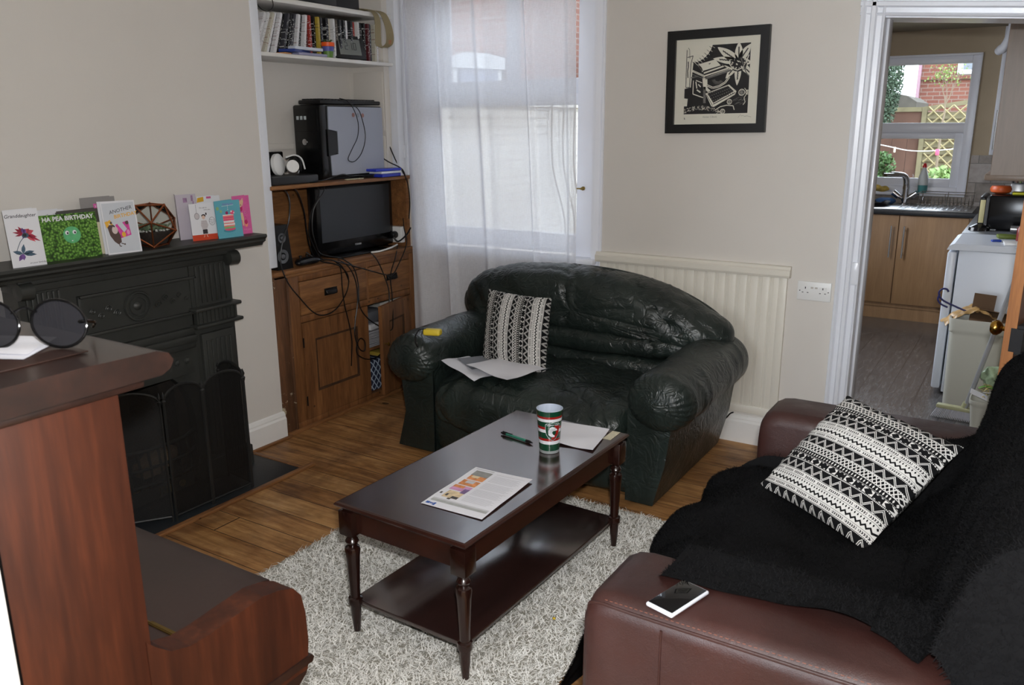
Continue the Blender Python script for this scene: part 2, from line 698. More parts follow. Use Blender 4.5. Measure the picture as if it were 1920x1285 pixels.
# doorway surround: moulded architrave and lining
arch = [(0, 0.0), (0.004, 0.020), (0.016, 0.024), (0.024, 0.016), (0.040, 0.014), (0.046, 0.022), (0.060, 0.022), (0.066, 0.012), (0.084, 0.010), (0.090, 0.018), (0.096, 0.014), (0.098, 0.0)]
b = MB()
b.prism(arch, lambda u, v, d: (-0.719 + u, YB - v, d), 0, 2.03)
b.prism(arch, lambda u, v, d: (d, YB - v, 2.035 - u - 0.075 * (d + 0.62)), -0.719, 0.36)
b.prism(arch, lambda u, v, d: (0.318 - u, YB - v, d), 0, 2.0)
b.out('trim_5', GLOSS, kind='structure')
b = MB()
b.bb(-0.66, -0.624, YB - 0.002, 4.06, 0, 1.945, 0, 0.003)
b.bb(0.205, 0.24, YB - 0.002, 4.06, 0, 1.945, 0, 0.003)
b.prism([(-0.66, 1.935), (0.24, 1.868), (0.24, 1.99), (-0.66, 1.99)], lambda u, v, d: (u, d, v), YB - 0.002, 4.06)
b.bb(-0.624, -0.612, YB + 0.05, 4.0, 0, 1.935, 0, 0.003)
b.out('door_1', GLOSS, kind='structure')
b = MB()
b.bb(-0.655, -0.628, YB - 0.022, YB - 0.006, 0.83, 0.93, 0, 0.003)
b.cyl((-0.627, YB - 0.016, 0.835), (-0.627, YB - 0.016, 0.925), 0.006, 10)
b.out('trim_6', GLOSS, kind='structure')

# double wall socket
t = thing('wall_socket', 'white double wall socket beside the doorway surround', 'socket', (-0.805, YB, 0.783))
b = MB()
b.box((-0.805, YB - 0.005, 0.783), (0.147, 0.010, 0.086), 0, 0, 0.003)
b.out('faceplate', WHITEP, t)
for s in (-1, 1):
    b = MB()
    cx = -0.805 + s * 0.038
    b.box((cx, YB - 0.0103, 0.787), (0.034, 0.0012, 0.034), 0, 1)
    b.box((cx, YB - 0.0107, 0.797), (0.004, 0.002, 0.009))
    b.box((cx - 0.011, YB - 0.0107, 0.776), (0.007, 0.002, 0.003))
    b.box((cx + 0.011, YB - 0.0107, 0.776), (0.007, 0.002, 0.003))
    b.out('outlet', [BLACKM, WHITEP], t)
    b = MB()
    b.cyl((-0.805 + s * 0.062, YB - 0.009, 0.783), (-0.805 + s * 0.062, YB - 0.0115, 0.783), 0.0025, 8)
    b.out('screw', BLACKM, t)
    b = MB()
    b.box((-0.805 + s * 0.009, YB - 0.0115, 0.799), (0.011, 0.005, 0.007), 0, 0, 0.001)
    b.out('rocker_switch', M('grey_switch', (186, 180, 172), 0.4), t)

# small black cable end poking out above the skirting
b = MB()
b.tube(spline([(-1.205, YB - 0.022, 0.125), (-1.185, YB - 0.03, 0.108), (-1.165, YB - 0.03, 0.115), (-1.145, YB - 0.024, 0.142), (-1.13, YB - 0.02, 0.15)], 6), 0.0035, 6)
setp(b.out('cable_end', BLACKM), 'short dark cable end sticking out over the skirting board right of the loveseat', 'cable')

# ------------------------------------------------------------------ sheer curtain
def sheer():
    m, nt, b = new_mat('sheer_voile')
    tc = coords(nt)
    n = noise_tex(nt, coords(nt, 'Object', (60, 60, 900)), 1.0, 2)
    n2 = noise_tex(nt, coords(nt, 'Object', (900, 60, 30)), 1.0, 2)
    t = nt.nodes.new('ShaderNodeBsdfTransparent')
    d = nt.nodes.new('ShaderNodeBsdfDiffuse')
    d.inputs['Color'].default_value = (0.93, 0.94, 0.99, 1)
    tl = nt.nodes.new('ShaderNodeBsdfTranslucent')
    tl.inputs['Color'].default_value = (0.93, 0.95, 1.0, 1)
    m1 = nt.nodes.new('ShaderNodeMixShader')
    m1.inputs[0].default_value = 0.45
    nt.links.new(d.outputs[0], m1.inputs[1])
    nt.links.new(tl.outputs[0], m1.inputs[2])
    m2 = nt.nodes.new('ShaderNodeMixShader')
    # denser where the cloth is seen edge-on
    lw = nt.nodes.new('ShaderNodeLayerWeight')
    lw.inputs['Blend'].default_value = 0.35
    f = X(nt, lw.outputs['Facing']) * 0.5 + 0.74 + (X(nt, n) + X(nt, n2) - 1.0) * 0.30
    nt.links.new(f.mn(1.0).mx(0.0).s, m2.inputs[0])
    nt.links.new(t.outputs[0], m2.inputs[1])
    nt.links.new(m1.outputs[0], m2.inputs[2])
    nt.links.new(m2.outputs[0], nt.nodes['Material Output'].inputs['Surface'])
    return m


def curtain_pt(u, v):
    z = 2.42 - v * 2.36
    x0 = -3.035 + 0.0 * v
    x1 = -1.995 + 0.035 * math.sin(v * 3.0) * v
    # folds hang almost free, leaning slightly to the right as they fall
    uu = u
    x = x0 + (x1 - x0) * u + 0.035 * v * math.sin(u * PI)
    ph = [0.02, 0.13, 0.27, 0.30, 0.50, 0.53, 0.77, 0.80, 0.95]
    y = 0.0
    for c, w, a in ((0.03, 0.035, 0.03), (0.12, 0.05, -0.01), (0.22, 0.020, 0.040), (0.455, 0.022, 0.026), (0.52, 0.05, 0.012), (0.745, 0.014, 0.045), (0.965, 0.015, 0.015)):
        c2 = c + 0.075 * (v - 0.3) * (1 if c < 0.9 else 0.2)
        y -= a * math.exp(-((u - c2) / w) ** 2) * (0.55 + 0.7 * v)
    y -= 0.004 * math.sin(u * 23 + v)
    return (x, 3.765 + y, z)


b = MB()
b.grid(curtain_pt, 220, 60)
b.out('sheer_curtain', sheer(), label='white sheer voile curtain hanging over the sash window behind the loveseat', cat='curtain', fix=False)
b = MB()
b.cyl((-3.05, 3.77, 2.425), (-1.85, 3.77, 2.425), 0.008, 10)
b.out('curtain_rod', UPVC, label='thin white curtain rod above the sash window', cat='curtain rod')

# ------------------------------------------------------------------ cast-iron fireplace
IRON = M('blackened_iron', (50, 51, 48), 0.45, var=0.15, bmp=0.25, bscale=40)
SOOT = M('sooty_brick', (44, 38, 33), 0.9, var=0.4, vscale=20, bmp=0.5)
SLATE = M('black_slate', (30, 33, 36), 0.5, var=0.25, vscale=3, bmp=0.2)
fp = thing('fireplace', 'black cast-iron fireplace with mantel shelf on the chimney breast', 'fireplace', (-2.96, 1.95, 0))
Y0, Y1, YC = 1.49, 2.40, 1.945
b = MB()
# mantel shelf with a moulded edge
pr = [(XL, 1.062), (-2.842, 1.062), (-2.838, 1.052), (-2.850, 1.040), (-2.850, 1.032), (-2.868, 1.022), (-2.872, 1.012), (XL, 1.012)]
b.prism(pr, lambda u, v, d: (u, d, v), 1.375, 2.515)
b.out('mantel_shelf', IRON, fp)
b = MB()
b.bb(XL, -2.955, Y0 - 0.005, Y1 + 0.005, 0.955, 1.012, 0, 0.008)
b.bb(XL, -2.925, Y0 - 0.01, Y1 + 0.01, 0.985, 1.012, 0, 0.008)
# frieze panel
b.bb(XL, -2.968, Y0 + 0.02, Y1 - 0.02, 0.655, 0.96)
for (ya, yb, za, zb) in ((1.70, 2.22, 0.90, 0.912), (1.70, 2.22, 0.752, 0.764), (1.70, 1.712, 0.752, 0.912), (2.208, 2.22, 0.752, 0.912)):
    b.bb(-2.97, -2.955, ya, yb, za, zb, 0, 0.003)
b.tube([(-2.963, YC + 0.055 * math.cos(a * PI / 16), 0.832 + 0.055 * math.sin(a * PI / 16)) for a in range(32)], 0.006, 6, closed=True)
b.tube([(-2.963, YC + 0.036 * math.cos(a * PI / 12), 0.832 + 0.036 * math.sin(a * PI / 12)) for a in range(24)], 0.003, 6, closed=True)
b.lathe([(0.018, 0), (0.012, 0.006), (0.0, 0.009)], (-2.968, YC, 0.832), 12, 0, (1, 0, 0))
for s in (-1, 1):
    for k in range(5):      # leaf scrolls
        cy = YC + s * (0.09 + 0.033 * k)
        r0 = 0.016 - 0.0015 * k
        b.tube([(-2.964, cy + s * r0 * (1 - a / 16) * math.cos(a * 0.75), 0.832 + (0.012 if k % 2 else -0.010) + r0 * (1 - a / 16) * math.sin(a * 0.75)) for a in range(14)], 0.003, 5)
# stepped hood over the opening
for i, (z0, z1, x) in enumerate(((0.668, 0.700, -2.945), (0.640, 0.672, -2.930), (0.612, 0.645, -2.945))):
    b.bb(XL, x, 1.67, 2.18, z0, z1, 0, 0.006)
b.bb(XL, -2.965, 1.64, 2.21, 0.50, 0.625)
for k in range(9):
    b.lathe([(0.015, 0), (0.012, 0.006), (0.0, 0.010)], (-2.967, 1.74 + k * 0.05, 0.56), 8, 0, (1, 0, 0))
b.out('frieze', IRON, fp)
for s, ya, yb in ((0, Y0, 1.665), (1, 2.19, Y1)):
    b = MB()
    b.bb(XL, -2.962, ya, yb, 0, 0.96)
    b.bb(XL, -2.945, ya + 0.02, yb - 0.02, 0.11, 0.66, 0, 0.006)
    for k in range(6):
        yy = ya + 0.045 + k * (yb - ya - 0.09) / 5
        b.bb(-2.95, -2.940, yy - 0.006, yy + 0.006, 0.14, 0.63, 0, 0.003)
    b.bb(XL, -2.918, ya - 0.015, yb + 0.015, 0.762, 0.778, 0, 0.006)
    b.bb(XL, -2.918, ya - 0.018, yb + 0.018, 0.690, 0.706, 0, 0.006)
    b.bb(XL, -2.940, ya, yb, 0.706, 0.762)
    for k in range(10):
        yy = ya + 0.012 + k * (yb - ya - 0.024) / 9
        b.bb(-2.942, -2.934, yy - 0.004, yy + 0.004, 0.708, 0.760)
    b.bb(XL, -2.925, ya - 0.01, yb + 0.01, 0, 0.10, 0, 0.006)
    for k in range(7):
        yy = ya + 0.03 + k * (yb - ya - 0.06) / 6
        b.bb(-2.965, -2.955, yy - 0.005, yy + 0.005, 0.79, 0.95, 0, 0.003)
    e = yb if s else ya          # scroll corbel beside the shelf
    q = -1 if s else 1
    b.lathe([(0.0, 0), (0.030, 0.004), (0.032, 0.05), (0.0, 0.055)], (-2.93, e + 0.012 * (1 if s else -1) - (0.05 if s else 0.005), 0.968), 20, 0, (0, 1, 0))
    b.out('pilaster', IRON, fp)
# arched inner frame, firebox, grate
b = MB()
n = 24
ring = []
for i in range(n + 1):
    a = PI * i / n
    ring.append((YC + 0.21 * math.cos(a), 0.30 + 0.24 * math.sin(a)))
outer = [(2.19, 0.0), (2.19, 0.62), (1.665, 0.62), (1.665, 0.0)]
vs, fs = [], []
for i in range(n + 1):
    a = PI * i / n
    yy, zz = ring[i]
    oy = min(2.19, max(1.665, YC + 0.5 * math.cos(a)))
    oz = min(0.62, 0.30 + 0.6 * math.sin(a))
    vs += [(-2.975, yy, zz), (-2.96, oy, oz), (-3.02, yy, zz)]
for i in range(n):
    fs += [(3 * i, 3 * i + 1, 3 * i + 4, 3 * i + 3), (3 * i, 3 * i + 3, 3 * i + 5, 3 * i + 2)]
b.add(vs, fs, 0, True)
b.bb(-3.02, -2.965, 1.665, 1.735, 0, 0.31)
b.bb(-3.02, -2.965, 2.155, 2.19, 0, 0.31)
b.out('arched_surround', IRON, fp)
b = MB()
b.bb(-3.40, -3.02, 1.605, 1.66, 0, 0.64)
b.bb(-3.40, -3.02, 2.10, 2.155, 0, 0.64)
b.bb(-3.42, -3.36, 1.605, 2.155, 0, 0.64)
b.out('firebox', SOOT, fp)
b = MB()
for k in range(9):
    yy = 1.76 + k * 0.047
    b.tube([(-2.96, yy, 0.05), (-2.94, yy, 0.12), (-2.955, yy, 0.24)], 0.006, 6)
for z in (0.10, 0.17, 0.25):
    b.tube([(-2.98, 1.74, z), (-2.93, 1.85, z), (-2.92, YC, z), (-2.93, 2.06, z), (-2.98, 2.15, z)], 0.007, 6)
b.bb(-3.25, -2.96, 1.74, 2.15, 0.08, 0.095)
b.bb(-2.955, -2.945, 1.80, 2.10, 0.015, 0.075, 0, 0.004)
b.out('grate', IRON, fp)
b = MB()
for k in range(7):
    a = k * 1.7
    b.box((-3.08 + 0.05 * math.cos(a), YC + 0.14 * math.sin(a * 1.3), 0.125 + 0.02 * (k % 3)), (0.09, 0.11, 0.06), a, 0, 0.02)
b.out('firebrick', M('ashy_firebrick', (126, 108, 88), 0.9, var=0.3, bmp=0.4), fp)
BRASSD = M('dull_brass', (120, 110, 84), 0.5, 0.8)
for k in range(5):
    b = MB()
    b.bb(-2.946, -2.940, 1.925 + k * 0.016, 1.931 + k * 0.016, 0.028, 0.062)
    b.out('vent_slot', BRASSD, fp)
b = MB()
b.lathe([(0.014, 0), (0.016, 0.006), (0.010, 0.008), (0.0, 0.006)], (-2.945, 2.035, 0.046), 16, 0, (1, 0, 0))
b.out('vent_knob', BRASSD, fp)

b = MB()
b.bb(XL, -2.692, 1.36, 2.475, 0, 0.008, 0, 0.002)
b.out('hearth_slab', SLATE, label='flat black slate hearth set in the floor before the fireplace', cat='hearth')
b = MB()
b.bb(-2.694, -2.668, 1.30, 2.545, 0, 0.014, 0, 0.004)
b.bb(-3.02, -2.668, 2.477, 2.500, 0, 0.010, 0, 0.004)
b.out('trim_7', PINE, kind='structure')

# fire screen: three arched mesh panels and folding ends
def mesh_mat():
    m, nt, b = new_mat('black_wire_mesh')
    b.inputs['Base Color'].default_value = srgb(18, 18, 18)
    b.inputs['Roughness'].default_value = 0.5
    v = coords(nt)
    sp = nt.nodes.new('ShaderNodeSeparateXYZ')
    nt.links.new(v, sp.inputs[0])
    x, y, z = (X(nt, sp.outputs[i]) for i in range(3))
    a = ((x + y) * 260).fr().lt(0.42)
    c = (z * 260).fr().lt(0.42)
    nt.links.new(a.mx(c).s, b.inputs['Alpha'])
    return m


MESH = mesh_mat()
SCRI = M('fire_screen_iron', (30, 30, 29), 0.5, bmp=0.2)
sc_ = thing('fire_screen', 'black folding fire screen with arched mesh panels standing on the hearth', 'fire screen', (-2.72, 2.0, 0.008))


def screen_panel(p0, p1, h0, hr):
    p0, p1 = Vector((*p0, 0.008)), Vector((*p1, 0.008))
    w = (p1 - p0).length
    d = (p1 - p0) / w
    pts = [p0 + Vector((0, 0, 0.012)), p0 + Vector((0, 0, h0))]
    arc = []
    for i in range(17):
        a = PI - PI * i / 16
        arc.append(p0 + d * (w / 2 + w / 2 * math.cos(a)) + Vector((0, 0, h0 + hr * math.sin(a))))
    b = MB()
    b.tube([p0] + arc + [p1], 0.0055, 6)
    b.tube([p0 + Vector((0, 0, 0.02)), p1 + Vector((0, 0, 0.02))], 0.005, 6)
    for p in (p0, p1):
        b.lathe([(0.006, h0 - 0.01), (0.009, h0 + 0.005), (0.004, h0 + 0.012), (0.008, h0 + 0.022), (0.0, h0 + 0.045)], p, 8)
    fr = b.out('panel_frame', SCRI, sc_)
    b = MB()
    b.poly([p0 + Vector((0, 0, 0.02))] + arc + [p1 + Vector((0, 0, 0.02))])
    b.out('wire_mesh', MESH, fr, fix=False)


screen_panel((-2.725, 2.022), (-2.72, 2.215), 0.49, 0.055)
screen_panel((-2.728, 1.845), (-2.725, 2.017), 0.49, 0.055)
screen_panel((-2.86, 1.66), (-2.735, 1.832), 0.49, 0.05)
screen_panel((-2.905, 2.245), (-2.722, 2.222), 0.49, 0.055)

# ------------------------------------------------------------------ stripped-pine alcove cupboard
cb = thing('pine_cupboard', 'stripped pine cupboard built into the alcove with two drawers, right door ajar', 'cupboard', (-3.2, 3.25, 0))
XF = -3.06
b = MB()
b.bb(XF - 0.025, XF + 0.004, 2.723, 2.80, 0.015, 0.815, 0, 0.006)
b.bb(XF - 0.01, XF + 0.010, 2.80, 2.815, 0.015, 0.80, 0, 0.006)
b.out('left_stile', PINEW, cb)
b = MB()
b.bb(XF - 0.025, XF, 2.815, 2.885, 0.015, 0.80, 0, 0.003)
b.bb(XF - 0.025, XF - 0.001, 3.38, 3.398, 0.57, 0.80)
b.bb(XF - 0.025, XF, 3.755, 3.795, 0.015, 0.80, 0, 0.003)
b.bb(XF - 0.025, XF, 2.885, 3.755, 0.558, 0.592, 0, 0.003)
b.bb(XF - 0.025, XF, 2.885, 3.755, 0.768, 0.80, 0, 0.003)
b.bb(XF - 0.022, XF + 0.002, 2.80, 3.795, 0.015, 0.045, 0, 0.003)
b.bb(XF - 0.20, XF - 0.02, 2.80, 3.795, 0.03, 0.045)
b.bb(XF - 0.20, XF - 0.02, 2.80, 3.795, 0.29, 0.305)
b.out('face_frame', PINEV, cb)
b = MB()
b.bb(-3.36, XF + 0.010, 2.725, 3.80, 0.812, 0.836, 0, 0.007)
b.bb(XF - 0.02, XF + 0.004, 2.725, 3.795, 0.797, 0.814, 0, 0.005)
b.out('counter', PINE, cb)
b = MB()
b.bb(-3.36, -3.335, 2.76, 3.80, 0.836, 1.222)
b.bb(-3.335, -3.325, 2.76, 3.80, 1.03, 1.036)
b.bb(-3.336, -3.08, 3.775, 3.80, 0.836, 1.222)
b.out('backboard', PINE, cb)
b = MB()
b.bb(-3.34, -3.335, 2.80, 3.795, 0.045, 0.81)
b.out('inner_back', M('grey_inner_paint', (170, 168, 162), 0.8, var=0.2), cb)
HND = M('black_cup_pull', (30, 28, 27), 0.4, 0.6)


def cup_pull(parent, y, z, x):
    b = MB()
    vs = []

    def f(u, v):
        a = PI * u
        c = 0.5 * PI * v
        return (x + 0.022 * math.sin(c) * math.sin(a) ** 0.6, y - 0.042 * math.cos(a), z + 0.016 - 0.030 * (1 - math.cos(c)) * 0.9 * math.sin(a) ** .3)
    b.grid(f, 16, 8)
    b.bb(x - 0.001, x + 0.003, y - 0.046, y + 0.046, z - 0.016, z + 0.020, 0, 0.001)
    b.out('cup_handle', HND, parent)


for ya, yb in ((2.892, 3.378), (3.400, 3.752)):
    b = MB()
    b.bb(XF - 0.018, XF + 0.002, ya, yb, 0.595, 0.765, 0, 0.003)
    b.bb(XF - 0.17, XF - 0.018, ya + 0.01, yb - 0.01, 0.60, 0.75)
    d = b.out('drawer', PINE, cb)
    cup_pull(d, 3.104 if ya < 3 else 3.592, 0.685, XF + 0.002)


def panel_door(b, w, h, th=0.022):
    """frame-and-panel door in local x(0..w) z(0..h), front at y=0 towards -y"""
    s, r1, r2 = 0.085, 0.095, 0.13
    P = []
    P.append(((0, s), (0, th), (0, h)))
    P.append(((w - s, w), (0, th), (0, h)))
    P.append(((s, w - s), (0, th), (h - r1, h)))
    P.append(((s, w - s), (0, th), (0, r2)))
    P.append(((s, w - s), (0.009, th - 0.006), (r2, h - r1)))
    g = 0.012
    for q in (0.0, 0.018):
        pass
    P.append(((s, s + g), (0.003, th), (r2, h - r1)))
    P.append(((w - s - g, w - s), (0.003, th), (r2, h - r1)))
    P.append(((s + g, w - s - g), (0.003, th), (r2, r2 + g)))
    P.append(((s + g, w - s - g), (0.003, th), (h - r1 - g, h - r1)))
    return P


def hang_door(parent, hx, hy, ang, w, h, z0, mat, side):
    """hinge at hx, hy; leaf runs along +Y (side=1) or -Y (side=-1), opened by ang towards +X"""
    c, s_ = math.cos(ang), math.sin(ang)
    b = MB()
    for (xa, xb), (ya, yb), (za, zb) in panel_door(b, w, h):
        vs = []
        for u in (xa, xb):
            for t in (ya, yb):
                for z in (za, zb):
                    # closed: along = u*side in Y, depth t in -X
                    along, dep = u, -t
                    px = hx + along * s_ + dep * c
                    py = hy + side * (along * c - dep * s_)
                    vs.append((px, py, z0 + z))
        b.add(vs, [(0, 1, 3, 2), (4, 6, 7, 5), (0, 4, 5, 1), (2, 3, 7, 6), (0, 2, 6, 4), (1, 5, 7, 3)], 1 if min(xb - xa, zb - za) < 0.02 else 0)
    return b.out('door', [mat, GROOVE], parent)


GROOVE = M('grimy_shaded_moulding', (66, 44, 28), 0.7, var=.4, vscale=30)  # groove grime, with the panel recess shade painted into the same dark strips
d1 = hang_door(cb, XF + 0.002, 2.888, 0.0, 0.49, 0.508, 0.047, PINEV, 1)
b = MB()
b.cyl((XF + 0.004, 2.889, 0.12), (XF + 0.004, 2.889, 0.17), 0.004, 8)
b.out('hinge', HND, d1)
b = MB()
b.cyl((XF + 0.004, 2.889, 0.43), (XF + 0.004, 2.889, 0.48), 0.004, 8)
b.out('hinge', HND, d1)
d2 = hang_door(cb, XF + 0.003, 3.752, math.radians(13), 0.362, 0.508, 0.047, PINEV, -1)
b = MB()
kx, ky = XF + 0.003 + 0.335 * math.sin(math.radians(13)), 3.752 - 0.335 * math.cos(math.radians(13))
b.lathe([(0.004, 0), (0.004, 0.012), (0.011, 0.018), (0.010, 0.026), (0.0, 0.029)], (kx, ky, 0.34), 14, 0, (math.cos(math.radians(13)), math.sin(math.radians(13)), 0))
b.out('door_knob', M('brass_knob', (170, 140, 70), 0.3, 1.0), d2)

# contents glimpsed past the open door
def simple(name, mat, label, cat, fn, group=None, kind=None):
    b = MB()
    fn(b)
    return setp(b.out(name, mat), label, cat, group, kind)


GREYP = M('grey_folder', (92, 94, 100), 0.6, var=0.2)
simple('paper_stack', M('grey_paper', (150, 150, 154), 0.7, var=0.2), 'stack of grey papers on the inner shelf of the open cupboard', 'papers', lambda b: [b.box((-3.17, 3.46 + 0.004 * k, 0.313 + 0.010 * k), (0.19, 0.20, 0.008), 0.06 * math.sin(k * 2)) for k in range(9)])
simple('storage_box', M('white_card', (196, 196, 198), 0.6), 'small white box on top of the papers in the cupboard', 'box', lambda b: b.box((-3.12, 3.46, 0.42), (0.08, 0.10, 0.032), 0.1, 0, 0.003))
simple('flat_bag', GREYP, 'dark grey flat bag stuffed above the white box in the cupboard', 'bag', lambda b: b.box((-3.17, 3.46, 0.475), (0.17, 0.19, 0.07), 0.05, 0, 0.02))


def lattice_mat():
    m, nt, b = new_mat('blue_lattice_cloth')
    sp = nt.nodes.new('ShaderNodeSeparateXYZ')
    nt.links.new(coords(nt), sp.inputs[0])
    y, z = X(nt, sp.outputs[1]), X(nt, sp.outputs[2])
    p, q = (y * 26 + z * 20).fr(), (y * 26 - z * 20).fr()
    f = p.lt(0.2).mx(q.lt(0.2))
    nt.links.new(mix(nt, f, srgb(28, 38, 62), srgb(176, 190, 206)), b.inputs['Base Color'])
    b.inputs['Roughness'].default_value = 0.8
    return m


simple('patterned_bag', lattice_mat(), 'blue bag with white lattice pattern on the floor of the open cupboard', 'bag', lambda b: b.box((-3.16, 3.45, 0.135), (0.16, 0.17, 0.18), 0.0, 0, 0.015))
simple('yellow_box', M('mustard_card', (176, 150, 60), 0.6), 'mustard yellow box behind the blue lattice bag', 'box', lambda b: b.box((-3.17, 3.60, 0.14), (0.14, 0.10, 0.19), 0.0, 0, 0.004))

# ------------------------------------------------------------------ alcove shelves
SHELF = M('white_shelf_paint', (222, 220, 216), 0.35, bmp=0.12)
b = MB()
b.bb(-3.36, XF + 0.016, 2.745, 3.80, 1.224, 1.243, 0, 0.005)
b.out('pine_shelf', PINE, label='rough pine shelf above the television in the alcove', cat='shelf')
b = MB()
b.bb(-3.34, XF - 0.015, 2.76, 3.70, 1.828, 1.846, 0, 0.003)
b.out('white_shelf', SHELF, label='lower white painted alcove shelf carrying the row of discs', cat='shelf', group=None)
b = MB()
b.bb(-3.34, XF - 0.015, 2.76, 3.70, 2.068, 2.090, 0, 0.003)
b.out('white_shelf', SHELF, label='upper white painted alcove shelf near the top edge of the photo', cat='shelf')
b = MB()
b.bb(-3.36, XF - 0.05, 3.66, 3.80, 1.243, 2.55)
for z0, z1 in ((1.25, 1.46), (1.49, 1.80), (1.86, 2.02)):
    b.bb(-3.33, XF - 0.06, 3.655, 3.662, z0, z1, 0, 0.002)
b.bb(-3.355, -3.335, 2.76, 3.66, 1.40, 1.43)
b.out('trim_8', PAINT, kind='structure')
b = MB()
b.bb(XF - 0.05, XF + 0.002, 3.70, 3.755, 1.243, 2.55, 0, 0.004)
b.bb(XF - 0.045, XF + 0.008, 3.765, 3.80, 1.243, 2.55, 0, 0.004)
b.bb(XF - 0.003, XF + 0.006, 3.742, 3.758, 1.34, 1.41, 0, 0.002)
b.out('trim_9', GLOSS, kind='structure')
b = MB()
b.bb(-3.355, -3.34, 2.77, 3.05, 1.243, 1.42, 0, 0.003)
b.out('trim_10', SHELF, kind='structure')

# row of disc cases
random.seed(11)
CASECOL = [(205, 205, 205), (40, 42, 46), (28, 28, 30), (150, 52, 46), (60, 60, 66), (190, 186, 170), (96, 90, 84), (34, 44, 60), (170, 150, 60), (214, 214, 216), (88, 40, 44), (52, 70, 64)]


def case_mat(i, c):
    m, nt, b = new_mat('disc_case_%s' % ['white', 'charcoal', 'black', 'red', 'slate', 'ivory', 'taupe', 'navy', 'gold', 'bright', 'maroon', 'green'][i])
    sp = nt.nodes.new('ShaderNodeSeparateXYZ')
    oi = nt.nodes.new('ShaderNodeObjectInfo')
    nt.links.new(coords(nt), sp.inputs[0])
    y, z = X(nt, sp.outputs[1]), X(nt, sp.outputs[2])
    r = X(nt, oi.outputs['Random'])
    cb_ = nt.nodes.new('ShaderNodeCombineXYZ')
    nt.links.new((y * 2 + r * 90).s, cb_.inputs[0])
    nt.links.new((z + r * 50).s, cb_.inputs[1])
    nz = X(nt, noise_tex(nt, cb_.outputs[0], 120, 2)).gt(0.60)
    mid = (z.ab()).lt(0.07)
    ink = (235, 235, 230) if sum(c) < 330 else (110, 40, 44) if i % 2 else (60, 60, 64)
    nt.links.new(mix(nt, nz * mid * 0.6, srgb(*c), srgb(*ink)), b.inputs['Base Color'])
    b.inputs['Roughness'].default_value = 0.25
    return m


CM = [case_mat(i, c) for i, c in enumerate(CASECOL)]
protos = {}
y = 2.775
order = [9, 0, 3, 5, 9, 4, 9, 9, 2, 4, 6, 2, 4, 6, 9, 1, 2, 9, 1, 10, 3, 2, 8, 1, 11, 2, 2, 5, 0, 1, 6, 1, 2, 1, 9, 5, 1, 2, 3, 0, 3, 1, 2, 1, 10, 4, 7, 5, 8, 9, 0, 2, 1, 9, 4, 2, 7, 5, 2]
NAMES = ['white', 'charcoal', 'black', 'red', 'slate grey', 'ivory', 'taupe', 'navy', 'gold', 'bright white', 'maroon', 'dark green']
cnt = {}
for k, ci in enumerate(order):
    th = 0.0148 if k != 8 else 0.020
    lean = 0.42 * max(0.0, 1 - k / 26.0) if k < 20 else 0.0
    hh = 0.190
    yy = y
    step = th / max(0.6, math.cos(lean)) + 0.0012
    if k == 20:
        y += 0.034
    y += step * 1.02
    if y > 3.645:
        break
    key = ci
    if key not in protos:
        o_ = MB()
        o_.box((0, 0, 0), (0.136, 0.0142, hh), 0, 0, 0.0018)
        o_.box((0.0682, 0, 0.0), (0.0012, 0.0125, hh * 0.93), 0)
        ob = o_.out('disc_case', CM[ci])
        protos[key] = ob
    else:
        ob = protos[key].copy()
        COL.objects.link(ob)
    z = 1.846 + hh / 2 * math.cos(lean) + 0.0071 * math.sin(lean) + 0.0008
    ob.location = (-3.19 + 0.012 * math.sin(k * 2.3), yy + hh / 2 * math.sin(lean) + 0.008, z)
    ob.rotation_euler = (-lean, 0, 0)
    ORD = 'first second third fourth fifth sixth seventh eighth ninth tenth eleventh twelfth thirteenth fourteenth fifteenth sixteenth seventeenth eighteenth nineteenth twentieth'.split()
    ordn = ORD[k] if k < 20 else 'twenty-' + ORD[k - 20] if k < 29 else 'thirtieth' if k == 29 else 'thirty-' + ORD[k - 30] if k < 39 else 'fortieth' if k == 39 else 'forty-' + ORD[min(k - 40, 8)]
    where = 'leaning at the left end' if k < 8 else 'leaning in the middle' if k < 20 else 'upright behind the clock' if k < 40 else 'upright at the right end'
    cnt[ci] = cnt.get(ci, 0) + 1
    setp(ob, '%s disc case, %s from the left in the row on the lower white shelf' % (NAMES[ci], ordn), 'disc case', 'row of disc cases on the lower white shelf')
# a big dark case standing face out at an angle
b = MB()
b.box((-3.205, 3.19, 1.846 + 0.0985), (0.016, 0.125, 0.195), 0.5, 0, 0.002)
setp(b.out('disc_case', CM[2]), 'dark case turned face-out behind the orange pot', 'disc case')
# flat discs lying in front
simple('disc_case', M('blue_case', (44, 62, 128), 0.3), 'dark blue case lying flat in front of the leaning discs', 'disc case', lambda b: b.box((-3.125, 3.02, 1.846 + 0.017), (0.10, 0.17, 0.014), 0.35, 0, 0.002))
simple('disc_case', M('pale_spine_case', (206, 212, 224), 0.3), 'case with a long pale spine lying flat on the lower shelf', 'disc case', lambda b: b.box((-3.122, 3.075, 1.846 + 0.0315), (0.10, 0.185, 0.014), 0.02, 0, 0.002))
simple('disc_case', M('mauve_case', (150, 150, 178), 0.4), 'mauve case under the case with a pale spine', 'disc case', lambda b: b.box((-3.128, 3.10, 1.846 + 0.0065), (0.11, 0.19, 0.0125), 0.0, 0, 0.002))
simple('trading_card', M('orange_card', (214, 150, 96), 0.5), 'small orange card lying at the left end of the lower shelf', 'card', lambda b: b.box((-3.10, 2.93, 1.8485), (0.06, 0.05, 0.004), 0.3))

